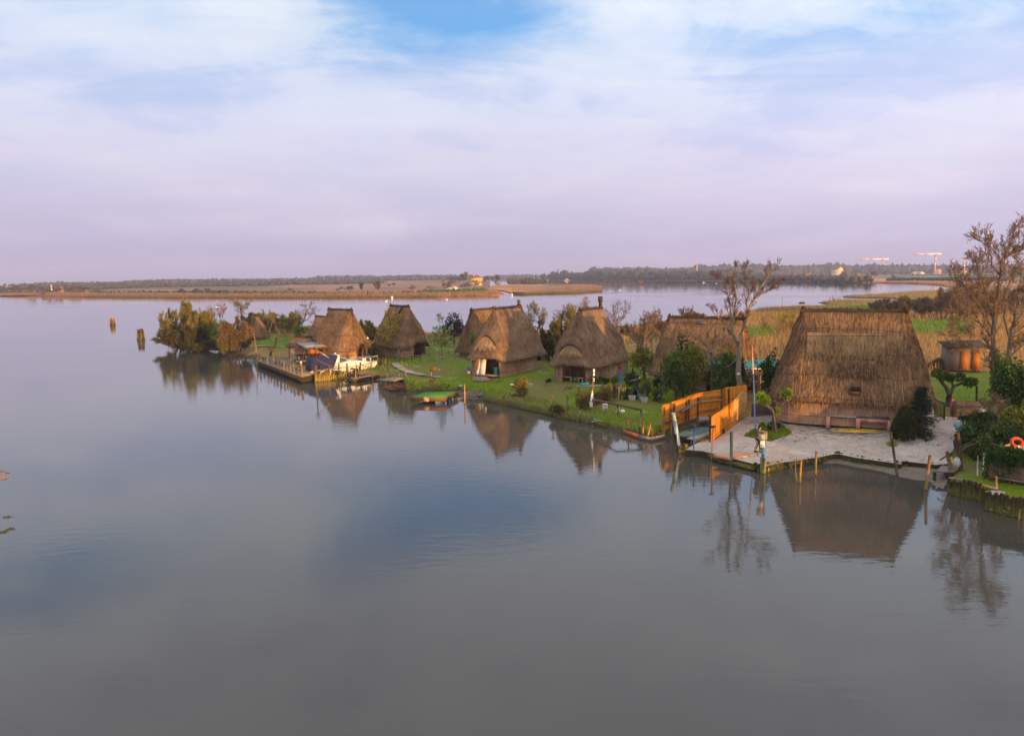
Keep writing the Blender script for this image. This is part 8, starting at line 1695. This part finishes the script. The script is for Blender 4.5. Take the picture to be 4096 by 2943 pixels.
# cranes, mast, jetty, boats, birds
m_crw = mat('crane_white', (.70, .62, .60), (.80, .72, .70), .05, .6); m_crr = mat('crane_red', (.58, .30, .30), (.66, .36, .36), .05, .6)
def crane(label, k, xm, yb, yt, xl, xr, z=.4, flip=False):
    B0 = G(k, xm, yb, z); T0 = atY(k, xm, yt, B0.y); mp_ = mpp(B0) / REG[k][2]; H_ = T0.z - z; o = thing('tower_crane', label, 'crane', B0); wd_ = 3.0
    addpart(o, 'mast', m_crr, lambda s_: s_.box((0, 0, H_ / 2), (wd_, wd_, H_)))
    for f_ in (.5, .75): addpart(o, 'mast_section', m_crw, lambda s_: s_.box((0, 0, H_ * f_), (wd_ * 1.05, wd_ * 1.05, H_ * .12)))
    L_ = (xl - xm) * mp_; R2 = (xr - xm) * mp_; n_ = 6
    jb = addpart(o, 'jib', m_crw, lambda s_: s_.beam((L_, 0, H_), (R2, 0, H_), 2.4, 3.6)); addpart(jb, 'jib_bands', m_crr, lambda s_: [s_.beam((L_ * f_, 0, H_), (L_ * (f_ - .16), 0, H_), 2.5, 3.7) for f_ in (.85, .5)])
    addpart(o, 'counterweight', m_crw, lambda s_: s_.box((R2 * .9, 0, H_ - .6), (abs(R2) * .2, 2, 4))); addpart(o, 'cab', m_lead, lambda s_: s_.box((0, -1.5, H_ - 2.5), (2.5, 2, 2.5)))
crane('left tower crane with a long red and white jib over the pine wood', 16, 928, 331, 160, 632, 995)
crane('middle tower crane, the tallest, with a red and white jib', 16, 1526, 331, 102, 1268, 1588)
crane('small tower crane seen end on at the right of the skyline', 16, 1854, 331, 145, 1828, 1864)
crane('thin dark crane mast between the tallest and the small crane', 16, 1714, 331, 185, 1708, 1728)
B0 = G(14, 1948, 262, .4); H_ = atY(14, 1948, 82, B0.y).z - .4; o = thing('antenna_mast', 'red and white antenna mast rising from the far shore wood', 'mast', B0)
addpart(o, 'pole', m_crw, lambda s_: s_.tube([(0, 0, 0), (0, 0, H_)], [.9, .5], 6)); addpart(o, 'antennas', m_crr, lambda s_: [s_.box((x_, -.3, H_ * .88), (1.1, .8, H_ * .10)) for x_ in (-1.9, 0, 1.9)])
B0 = G(11, 587, 330, .4); H_ = atY(11, 587, 250, B0.y).z - .4; o = thing('radio_mast', 'short red and white mast behind the larger far hut', 'mast', B0); addpart(o, 'pole', m_crw, lambda s_: s_.tube([(0, 0, 0), (0, 0, H_)], .6, 6)); addpart(o, 'red_section', m_crr, lambda s_: s_.tube([(0, 0, H_ * .7), (0, 0, H_ * .95)], .9, 6))
j0, j1 = G(14, 280, 330, .6), G(14, 1318, 322, .6); o = thing('footbridge', 'long thin jetty on posts reaching into the far lagoon', 'jetty', (0, 0, 0)); addpart(o, 'deck', m_wood, lambda s_: s_.beam(j0 + Vector((0, 0, .6)), j1 + Vector((0, 0, .6)), 1.0, .3))
for t_ in np.linspace(0, .985, 20): p_ = j0.lerp(j1, float(t_)); addpart(o, 'post', m_wood, lambda s_: s_.tube([p_ + Vector((0, 0, -1)), p_ + Vector((0, 0, 2.0))], .35, 5))
addpart(o, 'end_hut', m_wood, lambda s_: [s_.box(j1 + Vector((-1, 0, 1.5)), (6, 3, 1.6)), s_.box(j1 + Vector((-1, 0, 3)), (1, 1, 2))])
def farboat(label, k, b, wpx, m=m_white, mast=0, cabin=True, rz=0.0, m2=None):
    B0 = G(k, *b, 0); L_ = max(1.5, wpx / REG[k][2] * mpp(B0)); o = thing('far_boat', label, 'boat', B0 - Vector((L_ / 2, 0, 0)), rz, 'boats on the far water')
    hullmb(L_, L_ * .3, lambda t_: L_ * (.10 + .05 * t_), keel=-.2, ns=8, deck=.05).obj('hull', [m, m], o)
    if cabin: addpart(o, 'cabin', m2 or m, lambda s_: [s_.box((L_ * .42, 0, L_ * .2), (L_ * .35, L_ * .18, L_ * .16)), s_.box((L_ * .42, 0, L_ * .29), (L_ * .4, L_ * .2, L_ * .02))])
    if mast: addpart(o, 'mast', m2 or m, lambda s_: s_.tube([(L_ * .4, 0, 0), (L_ * .4, 0, mast)], .12, 5))
farboat('white fishing boat at the left end of the far shore', 14, (255, 290), 36, mast=5)
farboat('long pale barge moored under the two poplars', 14, (480, 291), 75, m_ph)
farboat('small white boat under the cream house', 14, (1480, 288), 36)
farboat('white boat hauled out before the dark trees, left of the small white boat', 14, (1412, 278), 34)
farboat('white work boat with red and green gear', 14, (1605, 291), 32, m_white, 7, True, 0, m_crr)
farboat('low green and white boat right of the work boat', 14, (1652, 289), 42, m_white)
farboat('cream boat with an upright cabin out on the far water', 14, (2027, 316), 28, m_ph, 3)
farboat('blue white boat close to the shore right of the mast', 14, (2095, 283), 38, m_ltblue)
farboat('sailing dinghy with a thin mast at the reed point', 13, (1316, 352), 24, m_orange, 10, False, 0, m_ltblue)
farboat('white boat moored below the broad far thatched roof', 16, (738, 404), 16, m_white, 4)
m_swan = mat('white_feathers', (.75, .72, .68), (.85, .82, .78), 3, .7)
def swan(label, k, b, rz):
    B0 = G(k, *b, 0); o = MB(); L_ = 1.5; o.blob((0, 0, .22), (.75, .42, .36), 2, .06); o.blob((-.55, 0, .42), (.35, .3, .22), 1, .05); o.tube([(.55, 0, .3), (.78, 0, .7), (.72, 0, 1.1), (.85, 0, 1.25)], [.14, .09, .08, .10], 6); o.blob((.92, 0, 1.22), (.16, .09, .09), 1, 0)
    so_ = o.obj('swan', m_swan, loc=B0, rz=rz); so_.scale = (.7, .7, .7); return tag(so_, label, 'swan', 'swans on the lagoon')
swan('white swan on the water before the far left reed bank, nearer one', 13, (130, 440), .3); swan('white swan alone in the middle of the far channel', 13, (815, 424), 2.8); swan('white swan far out left of the two stakes', 14, (1073, 399), .2); swan('white swan on the right beside the cream boat', 14, (2168, 324), 2.9)
def buoy(label, k, b, r_=.65): B0 = G(k, *b, 0); s_ = MB(); s_.blob((0, 0, r_ * .6), (r_, r_, r_), 2, .05); s_.tube([(0, 0, r_ * 1.4), (0, 0, r_ * 1.9)], r_ * .2, 5); return tag(s_.obj('buoy', m_white, loc=B0), label, 'buoy')
buoy('round white buoy before the far reed bank near the swans', 13, (193, 404)); buoy('round white buoy at the mouth of the reed channel', 13, (1553, 374))
for i, (x, b_, t_) in enumerate(((1472, 378, 352), (1486, 376, 357), (1497, 376, 355))): post('thin stake in the group far out on the lagoon', 14, (x, b_), (x, t_), .35, m_postdk, group='far stakes in the lagoon', name='stake', cat='stake')
for i, (x, b_, t_) in enumerate(((1683, 650, 605), (1718, 650, 592), (1735, 640, 615), (1748, 640, 622), (1775, 636, 615), (1790, 636, 612), (1815, 636, 605))): post('thin stake standing in the pool off the marsh spit', 15, (x, b_), (x + 1, t_), .13, m_postdk, group='stakes off the marsh spit', name='stake', cat='stake')
post('lone tall reed stake on the marsh edge left of the largest hut', 15, (1065, 725), (1067, 608), .07, m_greyw, zb=.4)
# bricola dolphins
for k, b_, yt, lb, dx_ in ((11, (1278, 712), 626, 'farther of the two yellowish pile clusters in the open water', .42), (11, (1597, 875), 752, 'nearer of the two yellowish pile clusters in the open water', .46)):
    B0 = G(k, *b_, 0); H_ = atY(k, b_[0], yt, B0.y).z; o = thing('pile_cluster', lb, 'mooring piles', B0, 0, 'pile clusters'); n_ = 5
    for i in range(n_): a = 2 * math.pi * i / n_ + .3; addpart(o, 'pile', m_bric, lambda s_: s_.tube([(math.cos(a) * dx_ * 1.5, math.sin(a) * dx_ * 1.5, -.8), (math.cos(a) * dx_ * .85, math.sin(a) * dx_ * .85, H_ * rnd.uniform(.94, 1.02))], [.26, .21], 8))
    addpart(o, 'band', m_rust, lambda s_: [s_.tube([(math.cos(a) * dx_ * (1.62 - .6 * f_), math.sin(a) * dx_ * (1.62 - .6 * f_), H_ * f_) for a in np.linspace(0, 6.283, 14)], .07, 5) for f_ in (.2, .72)])
# leaves drifting at the left edge
for i, (x, y, m__, lb) in enumerate(((10, 345, 'o', 'orange drifting weed at the left picture edge, upper left piece'), (110, 370, 'o', 'orange drifting weed at the left picture edge, upper right piece'), (60, 470, 'o', 'orange drifting weed at the left picture edge, lower piece'), (115, 1090, 'b', 'olive drifting weed, the single upper piece'), (60, 1335, 'b', 'olive drifting weed, lower left piece'), (165, 1290, 'b', 'olive drifting weed, lower right piece'))):
    s_ = MB(); n_ = 60; s_.blades([(rnd.gauss(0, .07), rnd.gauss(0, .06), .012) for _ in range(n_)], [(rnd.gauss(0, 1), rnd.gauss(0, 1), .12) for _ in range(n_)], rng.uniform(.10, .16, n_), .04)
    tag(s_.obj('drifting_weed', leafmat('orange_weed', (.45, .16, .03), (.65, .30, .06)) if m__ == 'o' else leafmat('olive_weed', (.10, .09, .045), (.17, .15, .08)), loc=G(17, x, y, 0)), lb, 'weed')
# ------------------------------------------------------------------ the person on the quay
m_skin = mat('skin', (.36, .17, .10), (.42, .21, .13), 6, .6); m_jkt = mat('dark_grey_jacket', (.045, .035, .04), (.075, .058, .062), 9, .85, bump=.2); m_trs = mat('black_track_trousers', (.008, .008, .010), (.016, .016, .018), 5, .8); m_hair = mat('dark_hair', (.012, .009, .008), (.03, .022, .018), 9, .7)
PB0 = G(21, 478, 1000, ZQ)
PS = thing('person', 'dark haired person in grey jacket and black striped trousers walking past the blue post', 'person', PB0, R_(-38))
def skin(name, verts, edges, m, parent, sub=1):
    me = bpy.data.meshes.new(name); me.from_pydata([v[:3] for v in verts], edges, []); o = bpy.data.objects.new(name, me); col.objects.link(o)
    md = o.modifiers.new('skin', 'SKIN'); md.use_smooth_shade = True
    for v, d in zip(me.skin_vertices[0].data, verts): v.radius = (d[3], d[4] if len(d) > 4 else d[3])
    me.skin_vertices[0].data[0].use_root = True
    s2 = o.modifiers.new('sub', 'SUBSURF'); s2.levels = s2.render_levels = sub
    dg = bpy.context.evaluated_depsgraph_get(); m2 = bpy.data.meshes.new_from_object(o.evaluated_get(dg)); bpy.data.objects.remove(o); m2.materials.clear(); m2.materials.append(m)
    for p_ in m2.polygons: p_.use_smooth = True
    o = bpy.data.objects.new(name, m2); col.objects.link(o); o.parent = parent; return o
# local +x = walking direction, y = left; mid-stride, right foot behind, head bowed a little
Vb = [(0, 0, .92, .11, .14), (.02, 0, 1.10, .10, .14), (.05, 0, 1.28, .11, .165), (.06, 0, 1.42, .08, .10), (.085, 0, 1.50, .055), (.105, 0, 1.57, .075, .07), (.115, 0, 1.665, .082, .075), (.105, 0, 1.72, .05, .05)]
Eb = [(i, i + 1) for i in range(7)]
def chain(start, pts):
    i = start
    for p_ in pts: Vb.append(p_); Eb.append((i, len(Vb) - 1)); i = len(Vb) - 1
    return i
for s_, hip in ((1, .12), (-1, -.10)):
    kx = hip * .55 + .06
    chain(0, [(.0, s_ * .09, .86, .085), (kx, s_ * .10, .49, .06), (hip * (1 if s_ > 0 else 1.5), s_ * .095, .10 + (0 if s_ > 0 else .05), .042), (hip * (1 if s_ > 0 else 1.5) + .05, s_ * .10, .04 + (0 if s_ > 0 else .02), .04), (hip * (1 if s_ > 0 else 1.5) + .17, s_ * .11, .03, .03)])
    ax_ = -.10 if s_ > 0 else .16
    w_ = chain(2, [(.05, s_ * .20, 1.37, .055), (.04 + ax_ * .3, s_ * .245, 1.10, .045), (.10 + ax_, s_ * .24, .88, .032), (.115 + ax_, s_ * .238, .845, .033, .018), (.125 + ax_, s_ * .235, .80, .036, .016)])
    for f_, (fx, fl) in enumerate(((-.028, .065), (-.010, .078), (.010, .075), (.027, .058))):
        chain(w_, [(.125 + ax_ + fx, s_ * .232, .785, .010), (.135 + ax_ + fx, s_ * .222, .785 - fl * .55, .009), (.135 + ax_ + fx, s_ * .205, .785 - fl, .007)])
    chain(w_ - 1, [(.155 + ax_, s_ * .225, .825, .010), (.165 + ax_, s_ * .21, .79, .008)])
skin('body', Vb, Eb, m_skin, PS)
Vj = [(0, 0, .84, .15, .19), (.02, 0, 1.0, .14, .185), (.04, 0, 1.18, .14, .19), (.055, 0, 1.33, .14, .20), (.06, 0, 1.43, .10, .13), (.075, 0, 1.475, .07, .075)]
Ej = [(i, i + 1) for i in range(5)]
for s_ in (1, -1):
    ax_ = -.10 if s_ > 0 else .16; b_ = len(Vj); Vj += [(.05, s_ * .205, 1.37, .08), (.04 + ax_ * .3, s_ * .25, 1.10, .07), (.10 + ax_, s_ * .243, .90, .055)]; Ej += [(3, b_), (b_, b_ + 1), (b_ + 1, b_ + 2)]
skin('jacket', Vj, Ej, m_jkt, PS)
Vt = [(0, 0, .93, .13, .165)]; Et = []
for s_, hip in ((1, .12), (-1, -.10)):
    kx = hip * .55 + .06; fx = hip * (1 if s_ > 0 else 1.5); b_ = len(Vt); Vt += [(.0, s_ * .09, .84, .115), (kx, s_ * .10, .49, .088), (fx, s_ * .097, .13 + (0 if s_ > 0 else .05), .07)]; Et += [(0, b_), (b_, b_ + 1), (b_ + 1, b_ + 2)]
tro = skin('trousers', Vt, Et, m_trs, PS)
addpart(tro, 'stripe', m_white, lambda s_: [s_.beam((.0, -.200, .80), (.005, -.190, .49), .016, .012), s_.beam((.005, -.190, .49), (-.15, -.168, .2), .016, .012)])
addpart(PS, 'hair', m_hair, lambda s_: [s_.blob((.085, 0, 1.685), (.115, .10, .105), 2, .18, 3), s_.blob((.03, 0, 1.62), (.055, .075, .07), 1, .2, 4)])
for s_, hip in ((1, .12), (-1, -.10)):
    fx = hip * (1 if s_ > 0 else 1.5); addpart(PS, 'shoe', m_black, lambda q_: [q_.blob((fx + .07, s_ * .103, .045 + (0 if s_ > 0 else .03)), (.15, .055, .05), 2, .06), q_.box((fx + .07, s_ * .103, .012 + (0 if s_ > 0 else .0)), (.27, .09, .022))])
addpart(PS, 'face', m_skin, lambda s_: [s_.blob((.20, 0, 1.63), (.022, .014, .022), 1, 0), s_.blob((.11, .075, 1.635), (.02, .012, .03), 1, 0), s_.blob((.11, -.075, 1.635), (.02, .012, .03), 1, 0), s_.blob((.185, 0, 1.585), (.018, .025, .008), 1, 0)])
addpart(PS, 'eyes', m_dark, lambda s_: [s_.blob((.190, .028, 1.665), (.008, .012, .006), 1, 0), s_.blob((.190, -.028, 1.665), (.008, .012, .006), 1, 0)])

# ------------------------------------------------------------------ unseen bank behind the viewer; a block and trees added to shade the huts
nb = MB(); nb.prism([(30, -22), (150, -2), (190, -90), (40, -90)], -.5, .6); tag(nb.obj('near_bank', mg), kind='structure')
o = thing('shade_block', 'tall added block with a sloping top, unseen behind the viewer, shading the middle huts', 'shade_block', (92.4, -35.5, .6), math.atan2(.62, .7846))
pr = [(.2, 0), (8.0, 0), (7.4, 8.5), (5.2, 13.0), (.2, 13.2)]  # added block: outline shaped for the shadow edges on the middle huts
addpart(o, 'wall', m_wood, lambda s_: s_.add([(x, y, z) for y in (-5, 5) for x, z in pr], [(0, 1, 2, 3, 4), (9, 8, 7, 6, 5), (0, 5, 6, 1), (1, 6, 7, 2), (4, 9, 5, 0)]))
addpart(o, 'roof', m_tile, lambda s_: s_.add([(x, y, z + .05) for y in (-5.3, 5.3) for x, z in pr[2:]], [(0, 3, 4, 1), (1, 4, 5, 2)]))
for i, s2 in enumerate((12.3, 15.5, 19, 22.5, 26, 30)):  # added tree row, out of view, placed to shade the largest hut
    h_ = 13.4 + 1.5 * math.sin(i * 2.3); leafy('tree', 'added leafy tree, unseen behind the viewer, in the row shading the largest hut', (92.4 + .7846 * s2, -35.5 + .62 * s2 + 2 * math.sin(i), .6), [(0, 0, h_ * .5, 2.9, 2.9, h_ * .46), (.8, 0, h_ * .3, 2.6, 2.6, h_ * .3)], m_lmid, 900, 1.2, .9, [([(0, 0, 0), (0, 0, h_ * .7)], [.3, .1])], group='added shade trees behind the viewer', cat='tree', hollow=.2, seed=600 + i)
